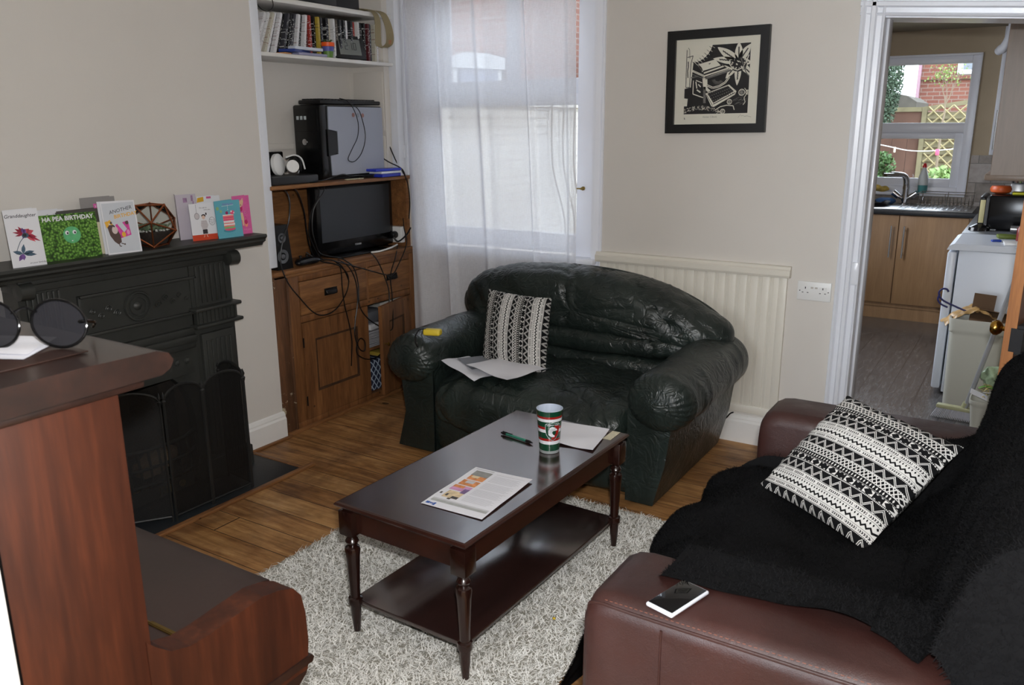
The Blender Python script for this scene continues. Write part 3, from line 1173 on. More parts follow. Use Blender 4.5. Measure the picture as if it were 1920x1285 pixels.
# small orange plant pot
pt = thing('plant_pot', 'small orange and green painted pot on the lower white shelf', 'pot', (-3.115, 3.235, 1.846))
b = MB()
c = (-3.105, 3.235, 1.847)
b.lathe([(0.020, 0), (0.022, 0.0), (0.027, 0.030)], c, 20, 0)
b.lathe([(0.027, 0.030), (0.031, 0.052)], c, 20, 1, cap=False)
b.lathe([(0.031, 0.052), (0.034, 0.054), (0.034, 0.072), (0.030, 0.072), (0.028, 0.05)], c, 20, 2)
b.out('pot', [M('green_glaze', (96, 132, 62), 0.4), M('blue_glaze', (88, 92, 160), 0.4), M('orange_glaze', (232, 92, 34), 0.35)], pt)
b = MB()
for k in range(9):
    a = k * 2.4
    b.tube([(c[0], c[1], c[2] + 0.055), (c[0] + 0.012 * math.cos(a), c[1] + 0.012 * math.sin(a), c[2] + 0.075), (c[0] + 0.024 * math.cos(a), c[1] + 0.024 * math.sin(a), c[2] + 0.085)], [0.004, 0.003, 0.001], 5)
b.out('plant', M('cactus_green', (58, 92, 54), 0.6), pt)
simple('small_bottle', M('frosted_plastic', (188, 194, 200), 0.35), 'pale translucent bottle behind the orange pot', 'bottle', lambda b: b.lathe([(0.016, 0), (0.018, 0.004), (0.018, 0.085), (0.009, 0.105), (0.009, 0.12), (0.0, 0.122)], (-3.14, 3.262, 1.847), 16))

# digital clock
ck = thing('digital_clock', 'black framed digital clock leaning back on the lower white shelf', 'clock', (-3.11, 3.36, 1.846))
R = Matrix.Rotation(-0.12, 3, 'Z') @ Matrix.Rotation(-0.22, 3, 'Y')
cc = Vector((-3.115, 3.395, 1.9075))
b = MB()
b.box(cc, (0.014, 0.212, 0.118), 0, 0, 0.004, R)
b.out('clock_frame', BLACKM, ck)
b = MB()
b.box(cc + R @ Vector((0.0072, 0.004, 0)), (0.0015, 0.142, 0.080), 0, 0, 0, R)
scr = b.out('clock_screen', M('lcd_grey', (112, 116, 112), 0.3), ck)
b = MB()
SEG = {'2': 'abged', '1': 'bc', '0': 'abcdef'}


def seg7(ch, oy):
    w, h, t = 0.016, 0.017, 0.0028
    S = {'a': (0, h, w, t), 'd': (0, -h, w, t), 'g': (0, 0, w, t), 'b': (w / 2, h / 2, t, h), 'c': (w / 2, -h / 2, t, h), 'f': (-w / 2, h / 2, t, h), 'e': (-w / 2, -h / 2, t, h)}
    for s in SEG[ch]:
        yy, zz, sw, sh = S[s]
        b.box(cc + R @ Vector((0.0084, 0.004 + oy + yy, 0.004 + zz)), (0.0008, sw, sh), 0, 0, 0, R)


seg7('2', -0.024); seg7('1', 0.004); seg7('0', 0.032)
b.box(cc + R @ Vector((0.0084, -0.002, 0.008)), (0.0008, 0.0022, 0.0022), 0, 0, 0, R)
b.box(cc + R @ Vector((0.0084, -0.002, -0.001)), (0.0008, 0.0022, 0.0022), 0, 0, 0, R)
b.out('digits', M('lcd_dark', (52, 54, 54), 0.5), scr)

# webbing strap looped over the upper shelf, black box on it
STRAP = M('khaki_webbing', (142, 130, 100), 0.8, bmp=0.4, bscale=300)
b = MB()


def ribbon(path, w, wdir):
    P = spline(path, 8)
    vs, fs = [], []
    for i, p in enumerate(P):
        wd = Vector(wdir[0]).lerp(Vector(wdir[1]), i / (len(P) - 1)).normalized()
        t = (P[min(i + 1, len(P) - 1)] - P[max(i - 1, 0)]).normalized()
        nn = t.cross(wd).normalized() * 0.001
        vs += [p - wd * w / 2 - nn, p + wd * w / 2 - nn, p + wd * w / 2 + nn, p - wd * w / 2 + nn]
    for i in range(len(P) - 1):
        for j in range(4):
            fs.append((i * 4 + j, i * 4 + (j + 1) % 4, i * 4 + 4 + (j + 1) % 4, i * 4 + 4 + j))
    b.add(vs, fs, 0, True)


ribbon([(-3.20, 3.42, 2.094), (-3.14, 3.50, 2.105), (-3.085, 3.545, 2.10), (-3.052, 3.555, 2.06), (-3.05, 3.555, 1.97), (-3.052, 3.562, 1.925), (-3.048, 3.60, 1.918)], 0.040, [(0, 1, 0), (0.2, 1, 0)])
ribbon([(-3.048, 3.60, 1.918), (-3.04, 3.632, 1.94), (-3.045, 3.645, 1.99), (-3.05, 3.63, 2.05), (-3.07, 3.61, 2.095), (-3.12, 3.56, 2.104), (-3.20, 3.48, 2.094)], 0.040, [(0.8, 0.6, 0), (0, 1, 0)])
st = b.out('webbing_strap', STRAP)
setp(st, 'khaki webbing strap looped over the edge of the upper white shelf', 'strap')
v_, f_ = text_geo('100', 0.032)
b = MB()
b.add([(-3.0335 - 0.25 * (0.0) , 3.632 + px * 0.6, 1.935 + py) for px, py in v_], f_)
setp(b.out('printed_digits', M('orange_print', (196, 86, 44), 0.6), st), None)
simple('equipment_case', BLACKM, 'black case on the upper white shelf cut off by the photo top', 'case', lambda b: [b.bb(-3.33, -3.09, 3.00, 3.30, 2.091, 2.16, 0, 0.006), b.bb(-3.33, -3.12, 3.31, 3.50, 2.091, 2.20, 0, 0.006)])
simple('coiled_lead', BLACKM, 'thin black lead hanging in a loop at the upper left of the alcove', 'cable', lambda b: b.tube(spline([(-3.075, 2.79, 2.20), (-3.075, 2.84, 2.12), (-3.072, 2.865, 2.055), (-3.075, 2.84, 2.025), (-3.075, 2.80, 2.025), (-3.075, 2.768, 2.05)], 8), 0.0022, 6))

# ------------------------------------------------------------------ computer tower on the pine shelf
pc = thing('computer_tower', 'black and grey desktop computer tower on the pine shelf', 'computer', (-3.22, 3.36, 1.243))
GREY = M('grey_steel_side', (158, 163, 176), 0.35)
b = MB()
b.bb(-3.305, -3.125, 3.215, 3.640, 1.258, 1.618, 0, 0.004)
b.bb(-3.290, -3.140, 3.22, 3.62, 1.2435, 1.26)
b.out('case_body', BLACKM, pc)
b = MB()
b.prism([(3.232, 1.268), (3.64, 1.268), (3.64, 1.612), (3.225, 1.612), (3.222, 1.500), (3.285, 1.49), (3.285, 1.375), (3.228, 1.368)], lambda u, v, d: (d, u, v), -3.126, -3.119)
b.out('side_panel', GREY, pc)
b = MB()
b.bb(-3.312, -3.122, 3.165, 3.218, 1.25, 1.622, 0, 0.012)
b.prism([(3.21, 1.500), (3.272, 1.488), (3.278, 1.482), (3.278, 1.388), (3.272, 1.380), (3.21, 1.365)], lambda u, v, d: (d, u, v), -3.13, -3.116)
for k in range(9):
    b.bb(-3.29, -3.145, 3.163, 3.168, 1.275 + k * 0.008, 1.279 + k * 0.008)
b.bb(-3.298, -3.138, 3.162, 3.168, 1.49, 1.60, 0, 0.002)
fb = b.out('front_bezel', M('black_glossy_bezel', (14, 15, 16), 0.22), pc)
b = MB()
b.lathe([(0.016, 0), (0.016, 0.004), (0.0, 0.006)], (-3.235, 3.166, 1.437), 16, 0, (0, -1, 0))
b.out('power_button', CHROME, fb)
for k in range(3):
    b = MB()
    b.bb(-3.282 + k * 0.026, -3.265 + k * 0.026, 3.1605, 3.1625, 1.548, 1.566, 0, 0.0008)
    b.out('sticker', M('grey_sticker', (196, 204, 206), 0.5), fb)
for k, c_ in enumerate(((150, 112, 106), (140, 148, 156), (156, 118, 110))):
    b = MB()
    b.lathe([(0.011, 0), (0.011, 0.001)], (-3.119, 3.41 + k * 0.036, 1.572 - 0.001 * k), 14, 0, (1, 0, 0))
    b.out('round_sticker', M('faded_sticker_%d' % k, c_, 0.6, var=0.15, vscale=90), pc)

kb = thing('keyboard', 'black keyboard lying on top of the computer tower', 'keyboard', (-3.2, 3.4, 1.622))
b = MB()
b.box((-3.20, 3.405, 1.635), (0.155, 0.46, 0.020), 0.0, 0, 0.006)
b.out('keyboard_body', BLACKM, kb)
b = MB()
for i in range(18):
    for j in range(5):
        b.box((-3.255 + j * 0.026, 3.20 + i * 0.0235, 1.648), (0.020, 0.018, 0.007), 0, 0, 0.002)
b.out('keys', BLACKM, kb)
simple('keyboard_lead', BLACKM, 'black keyboard lead looping down the grey side of the computer', 'cable', lambda b: b.tube(spline([(-3.15, 3.345, 1.655), (-3.11, 3.36, 1.642), (-3.105, 3.40, 1.60), (-3.106, 3.43, 1.53), (-3.106, 3.42, 1.46), (-3.106, 3.375, 1.40), (-3.106, 3.34, 1.353), (-3.106, 3.352, 1.335), (-3.106, 3.39, 1.335), (-3.106, 3.44, 1.37), (-3.106, 3.475, 1.43), (-3.106, 3.48, 1.49), (-3.106, 3.455, 1.57), (-3.106, 3.43, 1.605), (-3.11, 3.385, 1.628), (-3.13, 3.37, 1.645)], 8), 0.0024, 6))

# black console, drum-shaped toy and tray beside the tower
simple('games_console', M('gloss_black', (10, 10, 11), 0.15), 'black upright console at the left end of the pine shelf', 'console', lambda b: b.box((-3.31, 2.93, 1.243 + 0.085), (0.035, 0.27, 0.13), 0, 0, 0.006))
ct = thing('headphones', 'white and black headphones lying in front of the black console', 'headphones', (-3.2, 2.98, 1.28))
b = MB()
b.lathe([(0.045, 0), (0.052, 0.006), (0.052, 0.022), (0.045, 0.028)], (-3.16, 2.885, 1.335), 28, 0, (0.9, 0.3, 0.1))
b.lathe([(0.030, 0), (0.032, 0.006), (0.030, 0.022)], (-3.13, 2.965, 1.325), 20, 0, (0.8, -0.5, 0.1))
b.out('ear_cup', WHITEP, ct)
b = MB()
b.tube(spline([(-3.155, 2.94, 1.30), (-3.14, 2.955, 1.345), (-3.13, 2.985, 1.375), (-3.125, 3.01, 1.36), (-3.13, 3.02, 1.32), (-3.14, 3.01, 1.29)], 6), 0.007, 8)
b.tube(spline([(-3.13, 2.93, 1.365), (-3.12, 2.965, 1.372), (-3.118, 2.995, 1.345), (-3.12, 3.01, 1.30)], 6), 0.005, 8)
b.out('headband', [BLACKM], ct)
b = MB()
b.tube(spline([(-3.125, 2.925, 1.37), (-3.112, 2.97, 1.38), (-3.108, 3.01, 1.36), (-3.11, 3.03, 1.31)], 6), 0.004, 8)
b.out('white_trim', WHITEP, ct)
simple('router_box', M('dark_grey_plastic', (40, 42, 45), 0.4), 'flat dark grey box under the headset on the pine shelf', 'box', lambda b: b.box((-3.155, 2.93, 1.2635), (0.17, 0.30, 0.040), 0, 0, 0.006))
simple('blue_case_lower', M('blue_game_case', (36, 52, 170), 0.25), 'lower blue disc case at the right end of the pine shelf', 'disc case', lambda b: b.box((-3.105, 3.60, 1.2515 + 0.0015), (0.136, 0.175, 0.017), 0.08, 0, 0.003)).name = 'disc_case'
simple('disc_case', M('white_game_case', (214, 218, 226), 0.3), 'white disc case between two blue ones on the pine shelf', 'disc case', lambda b: b.box((-3.105, 3.605, 1.2685), (0.13, 0.17, 0.012), 0.02, 0, 0.003))
simple('disc_case', M('blue_top_case', (40, 58, 180), 0.25), 'top blue disc case of the pile of three beside the computer', 'disc case', lambda b: b.box((-3.11, 3.59, 1.2825), (0.14, 0.20, 0.014), -0.06, 0, 0.003))
simple('coiled_cable', BLACKM, 'coil of black cable on the pine shelf beside the computer', 'cable', lambda b: [b.tube([(-3.10 + (0.026 + 0.003 * k) * math.cos(a * PI / 10), 3.47 + (0.045 + 0.003 * k) * math.sin(a * PI / 10), 1.248 + 0.006 * k) for a in range(20)], 0.003, 6, closed=True) for k in range(3)])
simple('metal_ruler', M('pale_strip', (176, 170, 140), 0.4, var=0.5, vscale=160), 'short pale marked strip lying on the front edge of the pine shelf', 'strip', lambda b: b.box((-3.062, 3.33, 1.2465), (0.018, 0.13, 0.006), 0, 0, 0.001))

# ------------------------------------------------------------------ television, speaker, game pad, sockets
tv = thing('television', 'small black flat-screen television on the pine counter', 'television', (-3.2, 3.4, 0.836))
Rt = Matrix.Rotation(0.015, 3, 'Z')
tc_ = Vector((-3.18, 3.43, 1.035))
b = MB()
b.box(tc_, (0.06, 0.62, 0.365), 0, 0, 0.012, Rt)
b.box(tc_ + Vector((-0.045, 0, 0)), (0.05, 0.48, 0.26), 0, 0, 0.02, Rt)
b.out('television_case', M('piano_black', (12, 12, 13), 0.18), tv)
b = MB()
b.box(tc_ + Rt @ Vector((0.0305, 0.0, 0.025)), (0.003, 0.555, 0.275), 0, 0, 0, Rt)
b.out('screen', M('matt_screen', (38, 41, 44), 0.32), tv)
v_, f_ = text_geo('TOSHIBA', 0.013, 0.0003)
b = MB()
b.add([tc_ + Rt @ Vector((0.0306, px, -0.153 + py)) for px, py in v_], f_)
b.out('maker_name', M('silver_print', (190, 190, 192), 0.4), tv)
b = MB()
b.box((-3.175, 3.42, 0.842), (0.19, 0.40, 0.012), 0.0, 0, 0.005)
b.bb(-3.215, -3.165, 3.36, 3.48, 0.845, 0.88, 0, 0.008)
b.out('stand', M('stand_black', (14, 14, 15), 0.2), tv)

sp_ = thing('speaker', 'slim black two-cone speaker left of the television', 'speaker', (-3.13, 2.85, 0.836))
b = MB()
b.prism([(2.785, 0.837), (2.885, 0.837), (2.862, 1.055), (2.785, 1.055)], lambda u, v, d: (d, u, v), -3.20, -3.085)
b.out('speaker_box', BLACKM, sp_)
for z, r in ((0.992, 0.024), (0.902, 0.034)):
    b = MB()
    b.lathe([(r, 0), (r, 0.003), (r * 0.85, 0.002), (r * 0.4, -0.001), (r * .35, 0.004), (0, 0.006)], (-3.085, 2.822, z), 24, 0, (1, 0, 0))
    b.out('speaker_cone', M('grey_cone_%d' % int(r * 1000), (92, 94, 98), 0.3), sp_)

gp = thing('game_controller', 'black game controller on the counter before the speaker', 'controller', (-3.09, 2.95, 0.836))
b = MB()


def gpf(u, v):
    a, t = 2 * PI * u, PI * (v - 0.5)
    x, y, z = math.cos(t) * math.cos(a), math.cos(t) * math.sin(a), math.sin(t)
    s = 1 + 0.35 * abs(y) ** 2
    return (-3.085 + 0.032 * x * s + 0.022 * y * y, 2.965 + 0.078 * y, 0.860 + 0.020 * z * (1 + 0.3 * abs(y)))


b.grid(gpf, 32, 16, cu=True)
b.out('controller_body', M('controller_black', (20, 21, 24), 0.25), gp)
b = MB()
for yy in (2.94, 2.985):
    b.lathe([(0.005, 0), (0.005, 0.008), (0.009, 0.010), (0.009, 0.014), (0, 0.013)], (-3.09, yy, 0.876), 14)
b.out('thumb_stick', BLACKM, gp)

sk_ = thing('socket_box', 'white surface-mounted double socket with black plug right of the television', 'socket', (-3.2, 3.755, 0.9))
b = MB()
b.box((-3.17, 3.752, 0.905), (0.15, 0.036, 0.092), 0, 0, 0.004)
b.out('socket_casing', WHITEP, sk_)
b = MB()
b.lathe([(0.020, 0), (0.022, 0.01), (0.018, 0.034), (0.010, 0.04)], (-3.135, 3.733, 0.905), 16, 0, (0, -1, 0))
b.out('plug', BLACKM, sk_)

# dangling black leads
LEADS = [
    ('lead hanging in a big loop at the left edge of the cupboard', [(-3.09, 2.835, 1.247), (-3.04, 2.845, 1.19), (-3.045, 2.84, 1.08), (-3.045, 2.79, 0.98), (-3.045, 2.768, 0.88), (-3.04, 2.80, 0.78), (-3.036, 2.86, 0.70), (-3.036, 2.95, 0.605), (-3.036, 3.03, 0.575), (-3.036, 3.12, 0.595), (-3.036, 3.20, 0.67), (-3.036, 3.215, 0.75), (-3.036, 3.15, 0.815), (-3.06, 3.05, 0.85), (-3.10, 2.99, 0.90)]),
    ('lead falling from the pine shelf past the speaker', [(-3.12, 2.87, 1.247), (-3.05, 2.90, 1.22), (-3.05, 2.945, 1.12), (-3.06, 2.965, 1.02), (-3.07, 2.99, 0.93), (-3.07, 3.03, 0.865), (-3.045, 3.12, 0.845), (-3.036, 3.18, 0.80), (-3.035, 3.22, 0.72)]),
    ('bunched lead left of the television', [(-3.10, 3.05, 1.247), (-3.05, 3.06, 1.20), (-3.06, 3.005, 1.10), (-3.07, 2.99, 1.00), (-3.07, 3.02, 0.92), (-3.08, 3.06, 0.87), (-3.09, 3.10, 0.845)]),
    ('second bunched lead left of the television', [(-3.12, 3.10, 1.247), (-3.045, 3.09, 1.21), (-3.065, 3.03, 1.12), (-3.072, 3.015, 1.02), (-3.075, 3.035, 0.94), (-3.085, 3.08, 0.88), (-3.06, 3.20, 0.842), (-3.036, 3.27, 0.79)]),
    ('long lead running down the left cupboard door', [(-3.06, 3.14, 0.842), (-3.034, 3.16, 0.80), (-3.034, 3.165, 0.70), (-3.034, 3.175, 0.60), (-3.034, 3.20, 0.50), (-3.034, 3.215, 0.40), (-3.034, 3.205, 0.30), (-3.034, 3.20, 0.26)]),
    ('lead twisting down the middle of the cupboard', [(-3.06, 3.17, 0.842), (-3.034, 3.22, 0.80), (-3.034, 3.27, 0.71), (-3.034, 3.275, 0.60), (-3.034, 3.25, 0.50), (-3.034, 3.24, 0.42), (-3.034, 3.27, 0.34), (-3.034, 3.31, 0.32), (-3.034, 3.315, 0.37), (-3.034, 3.28, 0.395), (-3.034, 3.25, 0.36), (-3.034, 3.255, 0.31), (-3.034, 3.33, 0.265), (-3.03, 3.42, 0.265), (-3.02, 3.49, 0.33), (-3.02, 3.50, 0.42), (-3.02, 3.52, 0.60), (-3.03, 3.50, 0.70), (-3.034, 3.45, 0.80), (-3.06, 3.43, 0.842)]),
    ('lead crossing from the middle to the open door', [(-3.05, 3.20, 0.842), (-3.032, 3.255, 0.79), (-3.032, 3.285, 0.70), (-3.030, 3.285, 0.58), (-3.030, 3.34, 0.50), (-3.02, 3.42, 0.44), (-3.0, 3.50, 0.40), (-3.0, 3.52, 0.46), (-3.02, 3.545, 0.58), (-3.03, 3.55, 0.70), (-3.03, 3.60, 0.80), (-3.08, 3.68, 0.85)]),
    ('lead sagging below the television to the right drawer', [(-3.05, 3.12, 0.845), (-3.032, 3.25, 0.80), (-3.032, 3.38, 0.755), (-3.03, 3.50, 0.715), (-3.03, 3.56, 0.70), (-3.03, 3.62, 0.75), (-3.03, 3.70, 0.86), (-3.06, 3.72, 0.95), (-3.08, 3.74, 1.00)]),
    ('thick lead from the plug to the right edge', [(-3.13, 3.70, 0.905), (-3.10, 3.71, 0.87), (-3.05, 3.73, 0.91), (-3.035, 3.75, 0.95)]),
    ('lead rising behind the computer to the right post', [(-3.16, 3.63, 1.50), (-3.12, 3.68, 1.42), (-3.08, 3.70, 1.32), (-3.04, 3.735, 1.22), (-3.035, 3.75, 1.10), (-3.05, 3.755, 1.0)]),
    ('short lead low behind the computer', [(-3.16, 3.635, 1.36), (-3.10, 3.66, 1.32), (-3.04, 3.70, 1.28), (-3.035, 3.725, 1.22)]),
    ('wavy lead lying along the front of the pine shelf', [(-3.07, 3.02, 1.247), (-3.06, 3.10, 1.252), (-3.065, 3.17, 1.262), (-3.055, 3.24, 1.275), (-3.06, 3.30, 1.262), (-3.06, 3.38, 1.262), (-3.07, 3.42, 1.25)]),
]
for nm, P in LEADS:
    b = MB()
    b.tube(spline(P, 7), 0.0034 if 'thick' not in nm else 0.005, 6)
    setp(b.out('power_lead', BLACKM), 'black ' + nm, 'cable')
simple('white_lead', WHITEP, 'white lead lying in front of the television stand', 'cable', lambda b: b.tube(spline([(-3.075, 3.45, 0.842), (-3.062, 3.50, 0.842), (-3.065, 3.56, 0.845), (-3.07, 3.62, 0.85), (-3.09, 3.69, 0.855)], 6), 0.005, 8))

# ------------------------------------------------------------------ soft shapes
def displace(b, fn, start=0):
    V = np.array(b.v)
    N = np.zeros_like(V)
    for f in b.f:
        if f[0] < start:
            continue
        p = V[list(f)]
        n = np.cross(p[1] - p[0], p[2] - p[0])
        if len(f) > 3:
            n = n + np.cross(p[2] - p[0], p[3] - p[0])
        for i in f:
            N[i] += n
    L = np.linalg.norm(N, axis=1)
    L[L == 0] = 1
    N /= L[:, None]
    for i in range(start, len(b.v)):
        d = fn(Vector(b.v[i]))
        b.v[i] = tuple(V[i] + N[i] * d)
    return b


def superell(b, c, r, e1=0.5, e2=0.5, nu=64, nv=40, deform=None, mi=0):
    """rounded box; e small = boxier; pole along z"""
    c = Vector(c)

    def pw(x, e):
        return math.copysign(abs(x) ** e, x)

    def fn(u, v):
        a, t = 2 * PI * u, PI * (v - 0.5)
        q = Vector((r[0] * pw(math.cos(t), e1) * pw(math.cos(a), e2), r[1] * pw(math.cos(t), e1) * pw(math.sin(a), e2), r[2] * pw(math.sin(t), e1)))
        if deform:
            q = deform(q)
        return c + q
    return b.grid(fn, nu, nv, mi, cu=True)


def puff(b, outline, place, df, db, rings=14, pf=0.55, mi=0):
    """closed 2D outline blown up to depth df in front and db behind; place(u, v, w)"""
    n = len(outline)
    cu = sum(p[0] for p in outline) / n
    cv = sum(p[1] for p in outline) / n

    def fn(u, v):
        p = outline[int(round(u * n)) % n]
        a = PI * v
        rr = math.sin(a) ** pf if 0 < v < 1 else 0.0
        w = math.cos(a) * (df if v < 0.5 else db)
        w = math.copysign(abs(math.cos(a)) ** 0.9, math.cos(a)) * (df if v < 0.5 else db)
        return place(cu + (p[0] - cu) * rr, cv + (p[1] - cv) * rr, w)
    return b.grid(fn, n, rings * 2, mi, cu=True)


def nz(p, s, seed=0.0):
    return noise.noise(Vector((p.x * s + seed, p.y * s - seed * 0.7, p.z * s + seed * 1.3)))


def ridg(p, sx, sy, sz, seed=0.0):
    """sharp creases from ridged noise, stretched per axis"""
    v = noise.noise(Vector((p.x * sx + seed, p.y * sy + seed, p.z * sz)))
    return 1 - min(1.0, abs(v) * 3.2)


def leather(name, col, dark, rough, creases=0.5, wear=None, scale=7.0):
    m, nt, b = new_mat(name)
    v = coords(nt)
    f = noise_tex(nt, v, 4.0, 5)
    c = ramp(nt, f, [(0.3, srgb(*dark)), (0.7, srgb(*col))])
    if wear:
        c = mix(nt, X(nt, ramp(nt, noise_tex(nt, v, 2.3, 6, 0.6), [(0.55, (0, 0, 0, 1)), (0.75, (1, 1, 1, 1))])) * 0.5, c, srgb(*wear))
    nt.links.new(c, b.inputs['Base Color'])
    nt.links.new(ramp(nt, noise_tex(nt, v, 9.0, 4), [(0.3, (rough * .8,) * 3 + (1,)), (0.7, (rough * 1.25,) * 3 + (1,))]), b.inputs['Roughness'])
    b.inputs['Specular IOR Level'].default_value = 0.5
    vo = nt.nodes.new('ShaderNodeTexVoronoi')
    vo.feature = 'DISTANCE_TO_EDGE'
    vo.inputs['Scale'].default_value = 260
    nt.links.new(v, vo.inputs['Vector'])
    g = X(nt, vo.outputs['Distance']).mn(0.25)
    n1 = (X(nt, noise_tex(nt, v, scale, 3, 0.5, 1.2)) - 0.5).ab()
    cr = 1.0 - (n1 * 9.0).mn(1.0)
    n2 = X(nt, noise_tex(nt, v, 30, 3, 0.6, 0.5))
    h = g * 0.25 - cr * creases + n2 * 0.5
    bump(nt, b, h.s, 0.5, 0.0035)
    return m


GREEN = leather('dark_green_leather', (38, 47, 43), (23, 30, 28), 0.36, 1.1, None, 13.0)
BROWN = leather('brown_leather', (60, 32, 28), (42, 22, 19), 0.45, 0.25, (66, 43, 38), 3.0)

# ------------------------------------------------------------------ green leather loveseat
ls = thing('loveseat', 'dark green leather loveseat with rolled arms below the window', 'sofa', (-1.78, 3.3, 0))
# body: sides, front rail and rear shell
b = MB()
b.bb(-2.30, -1.28, 2.965, 3.62, 0.02, 0.24, 0, 0.02)
b.bb(-2.42, -1.16, 3.56, 3.74, 0.02, 0.55, 0, 0.03)
displace(b, lambda p: 0.004 * nz(p, 7))
b.out('base', GREEN, ls)
b = MB()
superell(b, (-1.785, 3.0, 0.155), (0.525, 0.075, 0.13), 0.35, 0.30, 72, 24)
displace(b, lambda p: 0.004 * nz(p, 9, 3))
b.out('front_rail', GREEN, ls)

# seat cushion: full, rounded over at the front
b = MB()


def seatdef(q):
    x, y, z = q
    z2 = z
    if y < 0:
        z2 = z - 0.045 * (-y / 0.35) ** 4
    z2 += 0.014 * math.cos(x * 6.2) * (1 if z > 0 else 0)
    z2 += -0.012 * math.exp(-(x / 0.03) ** 2) * (1 if z > 0 else 0) * 0.6
    return Vector((x * (1 - 0.03 * max(0, -y / 0.3)), y - 0.02 * math.cos(x * 3), z2))


superell(b, (-1.785, 3.205, 0.312), (0.505, 0.352, 0.126), 0.48, 0.30, 190, 110, seatdef)


def seatwr(p):
    q = ridg(p, 5.0, 2.0, 3.0, 4.0)
    r = ridg(p, 3.2, 5.5, 3.0, 9.0)
    # gathers fanning down the front
    g = 0.0
    if p.y < 3.0:
        g = 0.008 * math.sin(p.x * 62 + 5 * nz(p, 5)) * min(1, (3.0 - p.y) / 0.1) * (0.6 + nz(p, 4))
    return -0.013 * q ** 3 - 0.012 * r ** 3 + 0.010 * nz(p, 6, 1) + g - 0.012 * math.exp(-((p.x + 1.80 + 0.25 * (p.y - 3.1)) / 0.012) ** 2)


displace(b, seatwr)
b.out('seat_cushion', GREEN, ls)


# back: lumbar rolls below a deep arched pillow
def roll(zc, rz, x0, x1, y, ry, sag, nm, seed):
    b = MB()
    xc, rx = (x0 + x1) / 2, (x1 - x0) / 2

    def df(q):
        t = q.x / rx
        return Vector((q.x, q.y + 0.05 * t * t, q.z + sag * t * t))
    superell(b, (xc, y, zc), (rx, ry, rz), 0.75, 0.35, 150, 40, df)
    displace(b, lambda p: 0.0045 * math.sin(p.x * 95 + 5 * nz(p, 5, seed)) * (0.4 + 0.8 * abs(nz(p, 4, seed))) - 0.008 * ridg(p, 9, 2, 3, seed) ** 4)
    b.out(nm, GREEN, ls)


roll(0.425, 0.060, -2.31, -1.25, 3.505, 0.11, -0.008, 'lower_back_roll', 2.0)
roll(0.520, 0.062, -2.36, -1.20, 3.525, 0.125, 0.015, 'middle_back_roll', 5.0)
OUT = spline([(-2.475, 0.535, 0), (-2.53, 0.60, 0), (-2.515, 0.69, 0), (-2.44, 0.765, 0), (-2.32, 0.815, 0), (-2.10, 0.845, 0), (-1.85, 0.855, 0), (-1.62, 0.840, 0), (-1.40, 0.795, 0), (-1.22, 0.725, 0), (-1.105, 0.65, 0), (-1.075, 0.575, 0), (-1.12, 0.525, 0), (-1.25, 0.515, 0), (-1.50, 0.530, 0), (-1.80, 0.540, 0), (-2.10, 0.538, 0), (-2.35, 0.528, 0)], 9, True)
b = MB()
puff(b, [(p.x, p.y) for p in OUT], lambda u, v, w: (u, 3.60 + 0.10 * (v - 0.55) - w - 0.02 * math.cos((u + 1.8) * 2.2), v), 0.165, 0.10, 24, 0.42)


def backwr(p):
    if p.y > 3.66:
        return 0.0
    d = (p.x + 1.70) * 0.9 + (p.z - 0.7)
    diag = ridg(Vector((d, p.z * 0.3 + p.x * 0.2, 0)), 7.5, 2.5, 1, 3.0)
    pl = 0.0
    if p.z > 0.78:
        pl = 0.003 * math.sin(p.x * 120 + 4 * nz(p, 6))
    seam = -0.016 * math.exp(-((p.x + 1.86 + 0.10 * (p.z - 0.7)) / 0.010) ** 2)
    return 0.016 * nz(p, 4, 7) - 0.013 * diag ** 3 - 0.008 * ridg(p, 4, 3, 6, 1.5) ** 4 + pl + seam


displace(b, backwr)
b.out('back_pillow', GREEN, ls)

